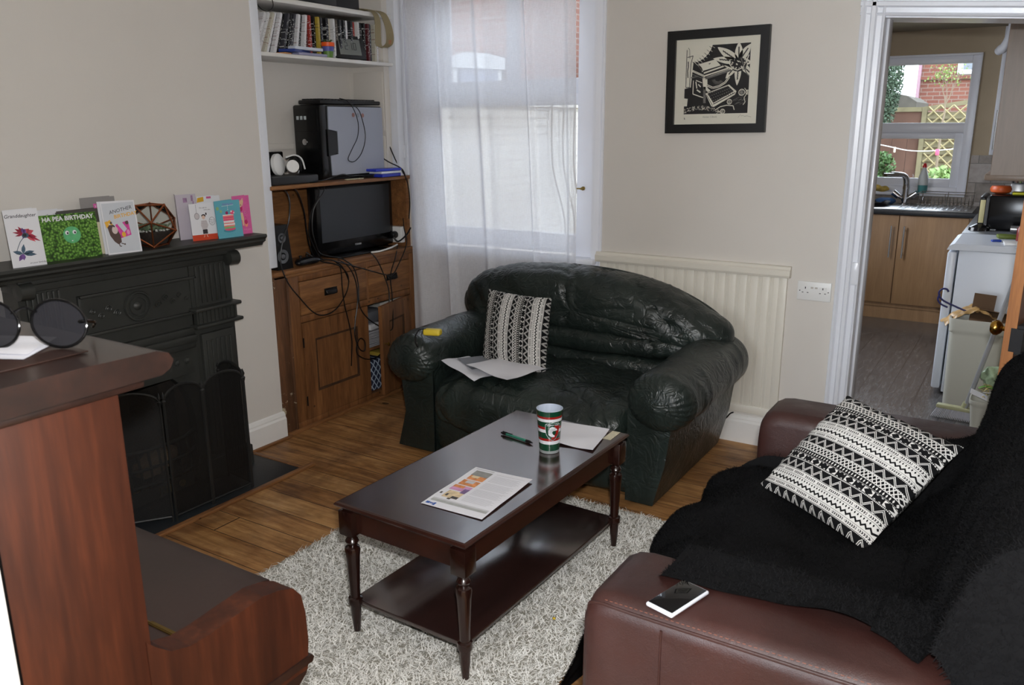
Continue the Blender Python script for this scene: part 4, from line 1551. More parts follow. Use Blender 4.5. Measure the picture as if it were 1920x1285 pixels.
# arms: roll above a tapering side panel
for s, xc in ((-1, -2.395), (1, -1.155)):
    am = MB()

    def slab(u, v, d):
        return (u, d, v)
    xi, xo = xc + s * -0.125, xc + s * 0.01
    xob = xc + s * (-0.01) if s > 0 else xc + s * 0.085
    prof = [(xc - s * 0.13, 0.02), (xob, 0.02), (xc + s * 0.035, 0.20), (xc + s * 0.06, 0.40), (xc - s * 0.13, 0.42)]
    am.grid(lambda u, v: (lambda i, t: (prof[i][0] + (prof[(i + 1) % 5][0] - prof[i][0]) * t + 0, 2.925 + 0.80 * v, prof[i][1] + (prof[(i + 1) % 5][1] - prof[i][1]) * t))(min(4, int(u * 5 + 1e-6)), u * 5 - min(4, int(u * 5 + 1e-6))), 50, 12, 0, cu=True, smooth=False)
    am.prism(prof, slab, 2.918, 2.93)
    am.prism(prof, slab, 3.72, 3.73)
    arm = am.out('arm_panel', GREEN, ls)
    b = MB()
    R_ = 0.130

    def rf(u, v):
        a = 2 * PI * u
        y = 2.86 + 0.86 * v
        k = 1.0
        e = 0.09
        if v < e:
            t = 1 - v / e
            k = math.sqrt(max(0.0, 1 - t * t)) * 0.98 + 0.02
        if v > 1 - e:
            t = 1 - (1 - v) / e
            k = math.sqrt(max(0.0, 1 - t * t)) * 0.98 + 0.02
        rx, rz = R_ * 1.05, R_ * (0.98 + 0.04 * v)
        # pleats gathered on the front face
        pl = 0.0
        if v < 0.14:
            pl = 0.022 * math.sin(a * 23 + 2 * math.sin(a * 3)) * (1 - v / 0.14) ** 0.7
        return (xc + k * (1 + pl) * rx * math.cos(a), y, 0.452 + 0.01 * v + k * (1 + pl) * rz * math.sin(a) * (1.0 if math.sin(a) > 0 else 0.85))
    b.grid(rf, 136, 60, cu=True)
    displace(b, lambda p: 0.007 * nz(p, 6, 3) - 0.0055 * ridg(p, 1.2, 9, 1.2, 2.0) ** 3 * (1 if p.y > 2.95 else 0.2))
    b.out('arm_roll', GREEN, ls)

# ------------------------------------------------------------------ patterned cushions
def cushion_mat():
    m, nt, b = new_mat('black_white_woven_pattern')
    uv = nt.nodes.new('ShaderNodeUVMap')
    sp = nt.nodes.new('ShaderNodeSeparateXYZ')
    nt.links.new(uv.outputs[0], sp.inputs[0])
    u, v0 = X(nt, sp.outputs[0]), X(nt, sp.outputs[1])
    v = (v0 / 0.475).fr()
    # bands: (start, end, kind)
    B = [(0.00, 0.17, 'zig'), (0.17, 0.30, 'hatch'), (0.30, 0.38, 'dots'), (0.38, 0.50, 'tri'), (0.50, 0.67, 'zig'), (0.67, 0.76, 'dash'), (0.76, 0.82, 'wdots'), (0.82, 0.92, 'bzig'), (0.92, 1.0, 'dash')]
    tot = None
    for a, z, kd in B:
        t = (v - a) / (z - a)
        inb = t.gt(0.0) * t.lt(1.0)
        c = (t - 0.5).ab()
        if kd == 'zig':
            w = (u * 11.5).fr().pp(0.5) * 2.0
            w = ((u * 23.0).pp(1.0))
            d = (t - 0.14 - w * 0.62)
            l1 = (d - 0.02).ab().lt(0.045)
            l2 = (d - 0.20).ab().lt(0.045)
            edge = c.gt(0.43) * (u * 95).fr().lt(0.6)
            w_ = l1.mx(l2).mx(edge)
        elif kd == 'hatch':
            p = (u * 30 + t * 1.5).fr().lt(0.28)
            q = (u * 30 - t * 1.5).fr().lt(0.28)
            w_ = p.mx(q).mx(c.gt(0.42))
        elif kd == 'dots':
            w_ = (((u * 40).fr() - 0.5).ab() * 1.6 + c).lt(0.38)
        elif kd == 'tri':
            x_ = (u * 13).fr() - 0.5
            dia = (x_.ab() + c * 0.9).gt(0.44)
            edge = c.gt(0.44)
            bow = (x_.ab() * 1.0).gt(c * 0.9 + 0.05) * (u * 6.5).fr().gt(0.5)
            w_ = (dia * c.lt(0.36) * (1.0 - bow * 0.6)).gt(0.5).mx(edge * (u * 95).fr().lt(0.6))
        elif kd == 'dash':
            x_ = (u * 9).fr()
            w_ = (1.0 - (c.lt(0.22) * (u * 62 + c * 2).fr().lt(0.5) * x_.gt(0.14))) * c.lt(0.44)
        elif kd == 'wdots':
            w_ = 1.0 - (((u * 42).fr() - 0.5).ab() * 1.5 + c).lt(0.38)
        else:
            w = (u * 50.0).pp(1.0)
            w_ = 1.0 - (t - 0.25 - w * 0.4).ab().lt(0.17)
        term = inb * w_
        tot = term if tot is None else tot + term
    wv = noise_tex(nt, coords(nt), 700, 2)
    col = mix(nt, tot.mn(1.0), srgb(13, 13, 15), srgb(206, 204, 200))
    nt.links.new(col, b.inputs['Base Color'])
    b.inputs['Roughness'].default_value = 0.9
    b.inputs['Specular IOR Level'].default_value = 0.2
    bump(nt, b, wv, 0.4, 0.001)
    return m


CUSH = cushion_mat()


def cushion(name, label, c00, c10, c11, c01, th, nrm, sag=0.0, seed=0.0):
    """corners: c00 bottom-left (u=0,v=0) ... nrm: outward direction of the visible face"""
    c00, c10, c11, c01, nrm = (Vector(q) for q in (c00, c10, c11, c01, nrm))
    nrm.normalize()
    N = 44
    b = MB()
    uv = []
    for side in (1, -1):
        base = len(b.v)
        for j in range(N + 1):
            for i in range(N + 1):
                u, v = i / N, j / N
                p = c00 * (1 - u) * (1 - v) + c10 * u * (1 - v) + c11 * u * v + c01 * (1 - u) * v
                cu, cv = 4 * u * (1 - u), 4 * v * (1 - v)
                # edges pulled in slightly between the corners
                cen = (c00 + c10 + c11 + c01) / 4
                pull = 0.045 * (cu * (1 - cv) + cv * (1 - cu))
                p = p.lerp(cen, pull)
                h = th * (cu * cv) ** 0.42
                h += 0.006 * noise.noise(Vector((u * 5 + seed, v * 5, side))) * (cu * cv) ** 0.3
                w = 0.003 * math.sin(u * 60) * (1 - min(1, v * 10)) + 0.003 * math.sin(v * 60) * (1 - min(1, u * 10))
                b.v.append(tuple(p + nrm * (side * h + w) - Vector((0, 0, sag * cu * cv))))
                uv.append((u, v))
        for j in range(N):
            for i in range(N):
                q = (base + j * (N + 1) + i, base + j * (N + 1) + i + 1, base + (j + 1) * (N + 1) + i + 1, base + (j + 1) * (N + 1) + i)
                b.f.append(q if side == 1 else tuple(reversed(q)))
                b.m.append(0)
                b.s.append(True)
    b.uv = uv
    return setp(b.out(name, CUSH, fix=False), label, 'cushion')


# stripes upright on the loveseat cushion
cushion('patterned_cushion', 'black and white patterned cushion with upright stripes on the green loveseat',
        (-2.165, 3.245, 0.762), (-2.120, 3.115, 0.432), (-1.765, 3.095, 0.425), (-1.815, 3.235, 0.755), 0.062, (-0.05, -0.93, 0.38), 0, 1.0)
# wider cushion on the brown sofa
cushion('patterned_cushion', 'large black and white patterned cushion tilted on the brown sofa and black throw',
        (-0.402, 2.505, 0.740), (-0.080, 2.365, 0.690), (-0.250, 2.040, 0.492), (-0.580, 2.275, 0.500), 0.060, (-0.28, -0.47, 0.84), 0, 5.0)

# papers on the loveseat seat
PAPER = M('white_paper', (226, 226, 232), 0.6)
PAPER2 = M('grey_printed_paper', (120, 122, 128), 0.6, var=0.2)


def sheet(name, mat, label, corners, cat='paper', lift=0.004, seed=0, amp=0.004, th=0.0006, mats=None, group=None):
    c = [Vector(q) for q in corners]
    b = MB()
    N = 14
    g = [[None] * (N + 1) for _ in range(N + 1)]
    for j in range(N + 1):
        for i in range(N + 1):
            u, v = i / N, j / N
            p = c[0] * (1 - u) * (1 - v) + c[1] * u * (1 - v) + c[2] * u * v + c[3] * (1 - u) * v
            p.z += lift + amp * (0.8 + noise.noise(Vector((u * 2.2 + seed, v * 2.2, seed)))) * 0.8
            g[j][i] = p
    for off in (th, 0):
        base = len(b.v)
        b.v += [tuple(g[j][i] + Vector((0, 0, off))) for j in range(N + 1) for i in range(N + 1)]
        for j in range(N):
            for i in range(N):
                q = (base + j * (N + 1) + i, base + j * (N + 1) + i + 1, base + (j + 1) * (N + 1) + i + 1, base + (j + 1) * (N + 1) + i)
                b.f.append(q)
                b.m.append(0)
                b.s.append(True)
    return setp(b.out(name, mat, fix=False), label, cat, group)


zt = 0.444
sheet('paper_sheet', PAPER, 'lowest white sheet of the papers on the loveseat seat', [(-2.24, 3.03, zt), (-1.99, 2.88, zt - 0.012), (-1.87, 3.05, zt), (-2.12, 3.16, zt)], seed=1)
sheet('paper_sheet', PAPER, 'creased white sheet sticking out left of the grey printed sheet', [(-2.26, 2.98, zt + .004), (-1.98, 2.845, zt - .016), (-1.93, 2.96, zt + .004), (-2.19, 3.11, zt + .004)], seed=2, amp=0.010)
sheet('printed_sheet', PAPER2, 'dark grey printed sheet between white papers on the loveseat', [(-2.205, 3.03, zt + .014), (-2.05, 2.93, zt + 0.008), (-1.93, 3.08, zt + .014), (-2.08, 3.18, zt + .014)], seed=3)
sheet('paper_sheet', PAPER, 'topmost white sheet lying against the cushion on the loveseat', [(-2.09, 2.94, zt + .020), (-1.83, 2.875, zt + 0.005), (-1.745, 3.075, zt + .020), (-2.00, 3.13, zt + .022)], seed=4, amp=0.008)

# yellow tape measure on the left arm
tm = thing('tape_measure', 'small yellow device with black wrist strap on the loveseat left arm', 'tape measure', (-2.26, 2.93, 0.59))
b = MB()
R2 = Matrix.Rotation(0.35, 3, 'Z') @ Matrix.Rotation(-0.10, 3, 'X')
b.box((-2.262, 2.925, 0.606), (0.080, 0.050, 0.030), 0, 0, 0.009, R2, 3)
b.out('device_body', M('yellow_plastic', (222, 196, 60), 0.4), tm)
b = MB()
b.tube(spline([(-2.285, 2.905, 0.622), (-2.300, 2.880, 0.622), (-2.302, 2.852, 0.600), (-2.288, 2.832, 0.578), (-2.268, 2.822, 0.560)], 6), 0.0045, 6, flat=0.5)
b.out('wrist_strap', BLACKM, tm)

# ------------------------------------------------------------------ brown leather sofa with black throw
bs = thing('brown_sofa', 'brown leather sofa mostly covered by a black fluffy throw', 'sofa', (-0.1, 2.05, 0))


def armprof(y0, y1, h, r):
    r = 0.045
    P = [(y0, 0.03), (y0, h - r)]
    for i in range(1, 10):
        a = PI / 2 * i / 10
        P.append((y0 + r - r * math.cos(a), h - r + r * math.sin(a)))
    for i in range(1, 10):
        a = PI / 2 * i / 10
        P.append((y1 - r + r * math.sin(a), h - r + r * math.cos(a)))
    P += [(y1, h - r), (y1, 0.03)]
    return P


def sofa_arm(y0, y1, h, nm):
    b = MB()
    P = armprof(y0, y1, h, 0.07)
    n = len(P)
    cy = (y0 + y1) / 2
    rows = []
    steps = [(0.0, 0.72), (0.006, 0.86), (0.018, 0.94), (0.04, 0.985), (0.07, 1.0), (0.30, 1.0), (0.6, 1.0), (0.95, 1.0)]
    # front end face is softly domed
    vs, fs = [], []
    for x, k in steps:
        for (yy, zz) in P:
            vs.append((-0.672 + x, cy + (yy - cy) * k, 0.03 + (zz - 0.03) * (0.5 + 0.5 * k) if k < 1 else zz))
    for i in range(len(steps) - 1):
        for j in range(n):
            j2 = (j + 1) % n
            fs.append((i * n + j, i * n + j2, (i + 1) * n + j2, (i + 1) * n + j))
    fs.append(tuple(range(n)))
    b.add(vs, fs, 0, True)
    o = b.out(nm, BROWN, bs)
    # raised piping with stitches along the outer top edge, and a vertical seam
    return o


ARMH = 0.628
a1 = sofa_arm(1.315, 1.56, ARMH, 'near_arm')
a2 = sofa_arm(2.545, 2.765, ARMH + 0.005, 'far_arm')
THREAD = M('brown_thread', (112, 66, 50), 0.7)
b = MB()
pth = [(-0.672, 1.345, 0.10), (-0.668, 1.342, 0.50), (-0.662, 1.34, 0.572), (-0.635, 1.327, 0.603), (-0.50, 1.3215, 0.606), (0.25, 1.3215, 0.606)]
b.tube(spline(pth, 8), 0.0035, 8)
b.tube(spline([(-0.497, 1.3150, 0.595), (-0.497, 1.3135, 0.40), (-0.497, 1.3135, 0.03)], 8), 0.0025, 8)
pp_ = b.out('piping', BROWN, a1)
b = MB()
for k in range(82):
    x = -0.62 + k * 0.0105
    b.tube([(x, 1.3275, 0.6145), (x + 0.006, 1.3275, 0.6145)], 0.0009, 4)
b.out('stitching', THREAD, pp_)
b = MB()
b.bb(-0.63, 0.30, 1.55, 2.555, 0.05, 0.30, 0, 0.02)
b.out('sofa_base', BROWN, bs)
b = MB()
b.bb(-0.66, 0.05, 1.56, 2.545, 0.26, 0.452, 0, 0.05)
b.out('seat_cushion', BROWN, bs)
b = MB()
b.bb(0.02, 0.30, 1.40, 2.74, 0.05, 0.84, 0, 0.06)
b.out('backrest', BROWN, bs)

# fluffy throw: draped surface with dense fibres
def throw_profile():
    # from the floor in front, over the seat, up the back and over the top
    return spline([(-0.90, 0, 0.03), (-0.86, 0, 0.12), (-0.80, 0, 0.28), (-0.76, 0, 0.40), (-0.70, 0, 0.465), (-0.60, 0, 0.485), (-0.40, 0, 0.480), (-0.22, 0, 0.485), (-0.12, 0, 0.53), (-0.06, 0, 0.64), (-0.03, 0, 0.76), (0.01, 0, 0.85), (0.08, 0, 0.895), (0.20, 0, 0.895), (0.32, 0, 0.84), (0.36, 0, 0.70)], 12)


TP = throw_profile()


def throw_pt(u, v):
    """u along the profile, v along Y"""
    k = u * (len(TP) - 1)
    i = min(int(k), len(TP) - 2)
    p = TP[i].lerp(TP[i + 1], k - i)
    # far edge runs diagonally: shorter on the front
    s = u
    y_far = 2.43 + 0.36 * max(0.0, min(1.0, (s - 0.42) / 0.28)) + 0.03 * math.sin(s * 21)
    y_near = 1.435 + 0.02 * math.sin(s * 17) + 0.10 * max(0, 0.22 - s) * 2 + (0.33 if s < 0.0 else 0.0)
    y_near -= 0.04 * max(0.0, min(1.0, (p.x + 0.14) / 0.12)) + 0.36 * max(0.0, min(1.0, (p.x + 0.05) / 0.08))
    q_ = max(0.0, min(1.0, (p.x + 0.64) / 0.10))
    q_ = q_ * q_ * (3 - 2 * q_)
    y_near = 1.60 * (1 - q_) + y_near * q_
    y = y_near + (y_far - y_near) * v
    z, x = p.z, p.x
    # ride up over the near arm
    over = max(0.0, min(1.0, (1.675 - y) / 0.09))
    over = over * over * (3 - 2 * over) * q_
    if x > -0.66:
        top = ARMH + 0.010 + (0.0 if y > 1.44 else 0)
        z = max(z, z + (top - z) * over) if z < top else z
    # and a little up the far arm
    over2 = max(0.0, min(1.0, (y - 2.43) / 0.09))
    if x > -0.66 and z < ARMH:
        z = z + (ARMH + 0.012 - z) * over2
    if u < 0.30:
        t_ = max(0.0, min(1.0, (y - 1.72) / 0.30))
        t_ = t_ * t_ * (3 - 2 * t_)
        z = z * (1 - t_) + max(z, 0.30 - 0.03 * math.sin(y * 19)) * t_
        x = x * (1 - t_) + max(x, -0.765) * t_
    f = Vector((x * 1.0, y, z))
    d = 0.020 * noise.noise(Vector((x * 3.2 + y * 1.5, y * 5.5, z * 3.0))) + 0.012 * noise.noise(Vector((x * 9, y * 8, z * 7)))
    if u < 0.32:
        x += -abs(d) * 1.3 - 0.02 * math.sin(y * 16)
        x = min(x, -0.70) if z > 0.1 and z < 0.42 else x
    elif x < -0.15:
        z += d + 0.012 * math.sin(x * 22 + y * 9) * (1 - over)
        z = max(z, 0.468 if over < .2 else z)
    else:
        x -= abs(d) * 1.2
        z += d * 0.4
    if x > -0.66:
        z = max(z, 0.470)
        if over > 0.9:
            z = max(z, ARMH + 0.006)
        if over2 > 0.9:
            z = max(z, ARMH + 0.010)
    # hangs down beside the near end of the backrest
    if y < 1.385 and x > -0.12:
        drop = 1.385 - y
        z0 = z
        z = max(z - drop * 1.05, ARMH + 0.008)
        y = 1.385 - 0.1 * drop - max(0.0, drop * 1.05 - (z0 - ARMH - 0.008)) * 0.9
    return Vector((x, y, z))


FURB = M('black_fur', (22, 22, 23), 0.95, spec=0.04)
b = MB()
b.grid(throw_pt, 150, 100)
thr = b.out('fluffy_throw', FURB, label='black fluffy throw draped over the seat and back of the brown sofa', cat='throw', fix=False)


def fibres(name, mat, parent, pts, nrms, lens, widths, lean, rng, segs=2, uvrand=False):
    """thousands of fine tapering blades as one mesh"""
    n = len(pts)
    P, N = np.array(pts), np.array(nrms)
    N /= np.linalg.norm(N, axis=1)[:, None]
    rd = rng.normal(size=(n, 3))
    T = rd - (rd * N).sum(1)[:, None] * N
    T /= np.linalg.norm(T, axis=1)[:, None]
    S = np.cross(N, T)
    L = lens[:, None]
    W = widths[:, None]
    verts = []
    K = segs + 1
    for k in range(K):
        t = k / segs
        c = P + N * L * (t * (1 - 0.35 * t)) * (1 - lean) + T * L * lean * t ** 1.5
        w = W * (1 - 0.65 * t)
        verts.append(c - S * w)
        verts.append(c + S * w)
    V = np.stack(verts, 1).reshape(-1, 3)
    idx = np.arange(n)[:, None] * (2 * K)
    F = np.concatenate([np.stack([idx[:, 0] + 2 * k, idx[:, 0] + 2 * k + 1, idx[:, 0] + 2 * k + 3, idx[:, 0] + 2 * k + 2], 1) for k in range(segs)], 0)
    if parent is not None and ROOT_M.get(parent.name) is not None:
        Mi = np.array(ROOT_M[parent.name])
        V = V @ Mi[:3, :3].T + Mi[:3, 3]
    me = bpy.data.meshes.new(name)
    me.vertices.add(len(V))
    me.vertices.foreach_set('co', V.ravel().astype(np.float32))
    me.loops.add(len(F) * 4)
    me.loops.foreach_set('vertex_index', F.ravel().astype(np.int32))
    me.polygons.add(len(F))
    me.polygons.foreach_set('loop_start', (np.arange(len(F)) * 4).astype(np.int32))
    try:
        me.polygons.foreach_set('loop_total', np.full(len(F), 4, dtype=np.int32))
    except Exception:
        pass
    me.materials.append(mat)
    me.update(calc_edges=True)
    me.validate()
    o = bpy.data.objects.new(name, me)
    COL.objects.link(o)
    if parent is not None:
        o.parent = parent
    return o


rng = np.random.default_rng(3)
# sample the throw surface
me = thr.data
nv = len(me.vertices)
co = np.empty(nv * 3); me.vertices.foreach_get('co', co); co = co.reshape(-1, 3)
nr = np.empty(nv * 3); me.vertices.foreach_get('normal', nr); nr = nr.reshape(-1, 3)
U1, V1 = 151, 101
co, nr = co.reshape(V1, U1, 3), nr.reshape(V1, U1, 3)


def sample(n):
    a = rng.random(n) * (U1 - 1.001)
    c = rng.random(n) * (V1 - 1.001)
    i, j = a.astype(int), c.astype(int)
    fa, fc = (a - i)[:, None], (c - j)[:, None]
    p = (co[j, i] * (1 - fa) + co[j, i + 1] * fa) * (1 - fc) + (co[j + 1, i] * (1 - fa) + co[j + 1, i + 1] * fa) * fc
    return p, nr[j, i]


p_, n_ = sample(90000)
if n_[:, 2].mean() < 0:
    n_ = -n_
nb = len(p_)
fo = fibres('fur_fibres', FURB, thr, p_, n_, rng.uniform(0.010, 0.022, nb), rng.uniform(0.0006, 0.0012, nb), 0.62, rng)
fo['kind'] = 'stuff'

# phone on the near arm
ph = thing('mobile_phone', 'white-cased mobile phone lying on the near arm of the brown sofa', 'phone', (-0.50, 1.40, 0.629))
Rp = Matrix.Rotation(math.radians(75), 3, 'Z')
b = MB()
b.box((-0.489, 1.376, 0.6345), (0.122, 0.062, 0.009), 0, 0, 0.0042, Rp, 3)
b.out('phone_case', M('glossy_white', (206, 208, 216), 0.2), ph)
b = MB()
b.box((-0.489, 1.376, 0.6395), (0.112, 0.055, 0.0012), 0, 0, 0.0005, Rp)
b.out('phone_screen', M('dark_glass', (8, 8, 10), 0.05), ph)

# ------------------------------------------------------------------ shaggy rug
rg = MB()
rg.bb(-2.125, -0.965, 1.12, 2.84, 0.001, 0.010)
RUGB = M('rug_backing', (150, 146, 134), 0.95)
rug = rg.out('shaggy_rug', RUGB, label='cream grey shaggy rug under the dark coffee table', cat='rug')


def pile_mat():
    m, nt, b = new_mat('cream_pile')
    v = coords(nt)
    f = noise_tex(nt, v, 260, 2)
    g = noise_tex(nt, v, 7, 4)
    c = ramp(nt, f, [(0.3, srgb(212, 209, 202)), (0.5, srgb(234, 232, 227)), (0.7, srgb(250, 249, 246))])
    c = mix(nt, 0.6, c, ramp(nt, g, [(0.35, (0.90, 0.89, 0.87, 1)), (0.65, (1, 1, 1, 1))]), 'MULTIPLY')
    nt.links.new(c, b.inputs['Base Color'])
    b.inputs['Roughness'].default_value = 0.9
    b.inputs['Specular IOR Level'].default_value = 0.15
    return m


n = 75000
px = rng.uniform(-2.125, -0.965, n)
py = rng.uniform(1.12, 2.84, n)
ex = 0.012
px += rng.normal(0, 0.004, n); py += rng.normal(0, 0.004, n)
P_ = np.stack([px, py, np.full(n, 0.008)], 1)
N_ = np.stack([rng.normal(0, 0.25, n), rng.normal(0, 0.25, n), np.ones(n)], 1)
edge = np.minimum(np.minimum(px + 2.125, -0.965 - px), np.minimum(py - 1.12, 2.84 - py))
out_ = np.clip(1 - edge / 0.03, 0, 1)
N_[:, 0] += np.where(px + 2.125 < 0.03, -1.2, 0) * out_ + np.where(-0.965 - px < 0.03, 1.2, 0) * out_
N_[:, 1] += np.where(2.84 - py < 0.03, 1.2, 0) * out_ + np.where(py - 1.12 < 0.03, -1.2, 0) * out_
fo = fibres('rug_pile', pile_mat(), rug, P_, N_, rng.uniform(0.022, 0.040, n), rng.uniform(0.0014, 0.0024, n), 0.68, rng, 3)
fo['kind'] = 'stuff'

# ------------------------------------------------------------------ coffee table
MAH = wood('dark_mahogany', (60, 29, 21), (36, 18, 14), 0.25, (9, 1.2, 9), bmp=0.05, coat=0.3)
MAHV = wood('dark_mahogany_leg', (48, 23, 17), (26, 12, 9), 0.22, (9, 9, 1.2), bmp=0.03, coat=0.4)


def top_mat():
    m, nt, b = new_mat('table_top_veneer')
    v = coords(nt, 'Object', (9, 1.2, 9))
    f = noise_tex(nt, v, 2.0, 5, 0.6, 0.6)
    nt.links.new(ramp(nt, f, [(0.3, srgb(36, 22, 20)), (0.7, srgb(50, 31, 28))]), b.inputs['Base Color'])
    g = noise_tex(nt, coords(nt), 6, 6, 0.7)
    nt.links.new(ramp(nt, g, [(0.35, (0.15,) * 3 + (1,)), (0.7, (0.22,) * 3 + (1,))]), b.inputs['Roughness'])
    bump(nt, b, noise_tex(nt, coords(nt), 14, 3), 0.05, 0.002)
    b.inputs['Specular IOR Level'].default_value = 1.0
    b.inputs['IOR'].default_value = 1.75
    b.inputs['Coat Weight'].default_value = 0.35
    b.inputs['Coat Roughness'].default_value = 0.12
    return m


TOPM = top_mat()
TR = math.radians(-1.7)
tb = thing('coffee_table', 'dark mahogany coffee table with turned legs and lower shelf on the rug', 'table', (-1.378, 2.094, 0.0), TR)
hx, hy = 0.241, 0.487
b = MB()
pr = [(0, 0.455), (0.006, 0.453), (0.010, 0.447), (0.006, 0.441), (0.0, 0.440), (-0.006, 0.433), (-0.010, 0.428)]


def ring(b, hx, hy, prof, mi=0):
    k = len(prof)
    vs, fs = [], []
    for o, z in prof:
        for sx, sy in ((-1, -1), (1, -1), (1, 1), (-1, 1)):
            vs.append((sx * (hx - 0.010 + o), sy * (hy - 0.010 + o), z))
    for i in range(k - 1):
        for j in range(4):
            fs.append((i * 4 + j, i * 4 + (j + 1) % 4, i * 4 + 4 + (j + 1) % 4, i * 4 + 4 + j))
    fs.append((0, 1, 2, 3))
    fs.append(tuple((k - 1) * 4 + j for j in (3, 2, 1, 0)))
    b.add(vs, fs, mi, False)


ring(b, hx, hy, pr)
b.m[-2] = 1
b.out('table_top', [MAH, TOPM], tb, world=False)
b = MB()
for s in (-1, 1):
    b.bb(-hx + 0.06, hx - 0.06, s * (hy - 0.040) - 0.009, s * (hy - 0.040) + 0.009, 0.358, 0.429)
    b.bb(s * (hx - 0.040) - 0.009, s * (hx - 0.040) + 0.009, -hy + 0.06, hy - 0.06, 0.358, 0.429)
b.out('apron', MAH, tb, world=False)
b = MB()
b.bb(-hx + 0.030, hx - 0.030, -hy + 0.030, hy - 0.030, 0.118, 0.134, 0, 0.003)
b.m = [1 if abs(0) else x for x in b.m]
b.out('lower_shelf', TOPM, tb, world=False)
LEG = [(0.010, 0.022), (0.0145, 0.075), (0.016, 0.112), (0.021, 0.116), (0.022, 0.126), (0.021, 0.137), (0.015, 0.140), (0.0155, 0.17), (0.021, 0.275), (0.0235, 0.297), (0.021, 0.306), (0.013, 0.311), (0.017, 0.317), (0.0205, 0.325), (0.017, 0.333), (0.013, 0.338), (0.018, 0.342), (0.024, 0.349)]
for sx in (-1, 1):
    for sy in (-1, 1):
        b = MB()
        c = (sx * (hx - 0.034), sy * (hy - 0.034), 0)
        b.lathe(LEG, c, 24)
        b.box((c[0], c[1], 0.389), (0.052, 0.052, 0.080), 0, 0, 0.004)
        b.out('leg', MAHV, tb, world=False)

# leaflet on the table
ZT = 0.4555


def quad_basis(c):
    c = [Vector(q) for q in c]
    return lambda u, v, w=0.0: c[0] * (1 - u) * (1 - v) + c[1] * u * (1 - v) + c[2] * u * v + c[3] * (1 - u) * v + Vector((0, 0, w))


Q = quad_basis([(-1.406, 1.739, ZT), (-1.195, 1.742, ZT), (-1.207, 2.039, ZT), (-1.416, 2.036, ZT)])
lf = thing('leaflet', 'printed white leaflet with colourful pictures on the near half of the coffee table', 'leaflet', (-1.305, 1.89, ZT))
PC = [PAPER] + [M('print_%s' % n, c, 0.55, var=v, vscale=60) for n, c, v in (('grey', (140, 140, 136), .2), ('orange', (214, 140, 84), .35), ('pink', (205, 150, 190), .2), ('violet', (120, 96, 140), .4), ('dark', (74, 70, 70), .3), ('blue', (44, 84, 160), .1), ('pale', (196, 196, 200), .05), ('cream', (220, 198, 160), .2), ('lightband', (170, 172, 170), .1))]


def hgt(u, v):
    return 0.0012 + 0.003 * (u * u) * (0.5 + v) + 0.0015 * math.sin(v * 5) ** 2


b = MB()
N = 12
for off in (0.0, 0.0004):
    b.grid(lambda u, v: Q(u, v, hgt(u, v) + off), N, N)


def pr_(b, u0, u1, v0, v1, mi, w=0.0006):
    n = 6
    b.grid(lambda a, c: Q(u0 + (u1 - u0) * a, v0 + (v1 - v0) * c, hgt(u0 + (u1 - u0) * a, v0 + (v1 - v0) * c) + 0.0004 + w), n, n, mi)


pr_(b, .05, .97, .105, .150, 9)
pr_(b, .05, .97, .150, .175, 7)
pr_(b, .04, .10, .03, .07, 6); pr_(b, .105, .13, .035, .065, 6); pr_(b, .135, .155, .035, .065, 6); pr_(b, .16, .195, .02, .075, 6)
pr_(b, .09, .38, .80, .925, 1)
pr_(b, .10, .38, .70, .80, 2); pr_(b, .14, .26, .75, .80, 8, .0009)
pr_(b, .09, .38, .55, .68, 2); pr_(b, .16, .30, .61, .67, 7, .0009)
pr_(b, .08, .38, .40, .53, 3); pr_(b, .08, .26, .47, .53, 2, .0009); pr_(b, .30, .385, .36, .47, 4, .0009)
pr_(b, .12, .38, .22, .38, 8); pr_(b, .27, .38, .22, .27, 5, .0009); pr_(b, .15, .19, .25, .30, 5, .0009); pr_(b, .24, .29, .19, .22, 5, .0009)
pr_(b, .04, .075, .27, .31, 5); pr_(b, .05, .37, .95, .975, 7)
yy = .92
k = 0
while yy > .22:
    pr_(b, .44, .93 - .07 * ((k * 7) % 5) / 4, yy, yy + .007, 7)
    yy -= .022 if k % 7 else .045
    k += 1
b.out('leaflet_sheet', PC, lf, fix=False)

# reusable plastic cup with club stripes and crest
cp = thing('plastic_cup', 'plastic cup with green, red and white stripes and tiger crest on the coffee table', 'cup', (-1.287, 2.285, ZT))
CG, CR, CW, CF, CI = M('cup_green', (20, 66, 46), 0.2, coat=.6), M('cup_red', (152, 34, 30), 0.2, coat=.6), M('cup_white', (226, 228, 234), 0.2, coat=.6), M('cup_frosted', (150, 156, 156), 0.3), M('cup_inner', (188, 198, 214), 0.3)
cc_ = Vector((-1.287, 2.285, 0.4565))
H_ = 0.150


def cr(z):
    return 0.0335 + 0.0105 * z / H_


b = MB()
bands = [(0, .010, 3), (.010, .034, 0), (.034, .046, 2), (.046, .055, 1), (.055, .076, 0), (.076, .087, 2), (.087, .096, 1), (.096, .114, 0), (.114, .124, 2), (.124, .132, 1), (.132, .1495, 0)]
for z0, z1, mi in bands:
    b.lathe([(cr(z0), z0), (cr(z1), z1)], cc_, 48, mi, cap=False)
b.lathe([(0.0, 0.004), (0.031, 0.003), (cr(0) - 0.001, 0.0), (cr(0), 0.0)], cc_, 48, 3, cap=False)
b.lathe([(cr(H_), H_ - .0005), (cr(H_) + .0008, H_ + .001), (cr(H_) - .0012, H_ + .0015), (cr(0.1) - .0015, 0.1), (cr(0.006) - .0015, 0.006), (0, 0.006)], cc_, 48, 4, cap=False)
cup = b.out('cup_body', [CG, CR, CW, CF, CI], cp)
az0 = math.atan2(-cc_.y, -cc_.x) + 0.28      # crest turned a little to the right of the viewer


def oncup(x, z, lift):
    r = cr(z) + lift
    a = az0 + x / cr(z)
    return cc_ + Vector((r * math.cos(a), r * math.sin(a), z))


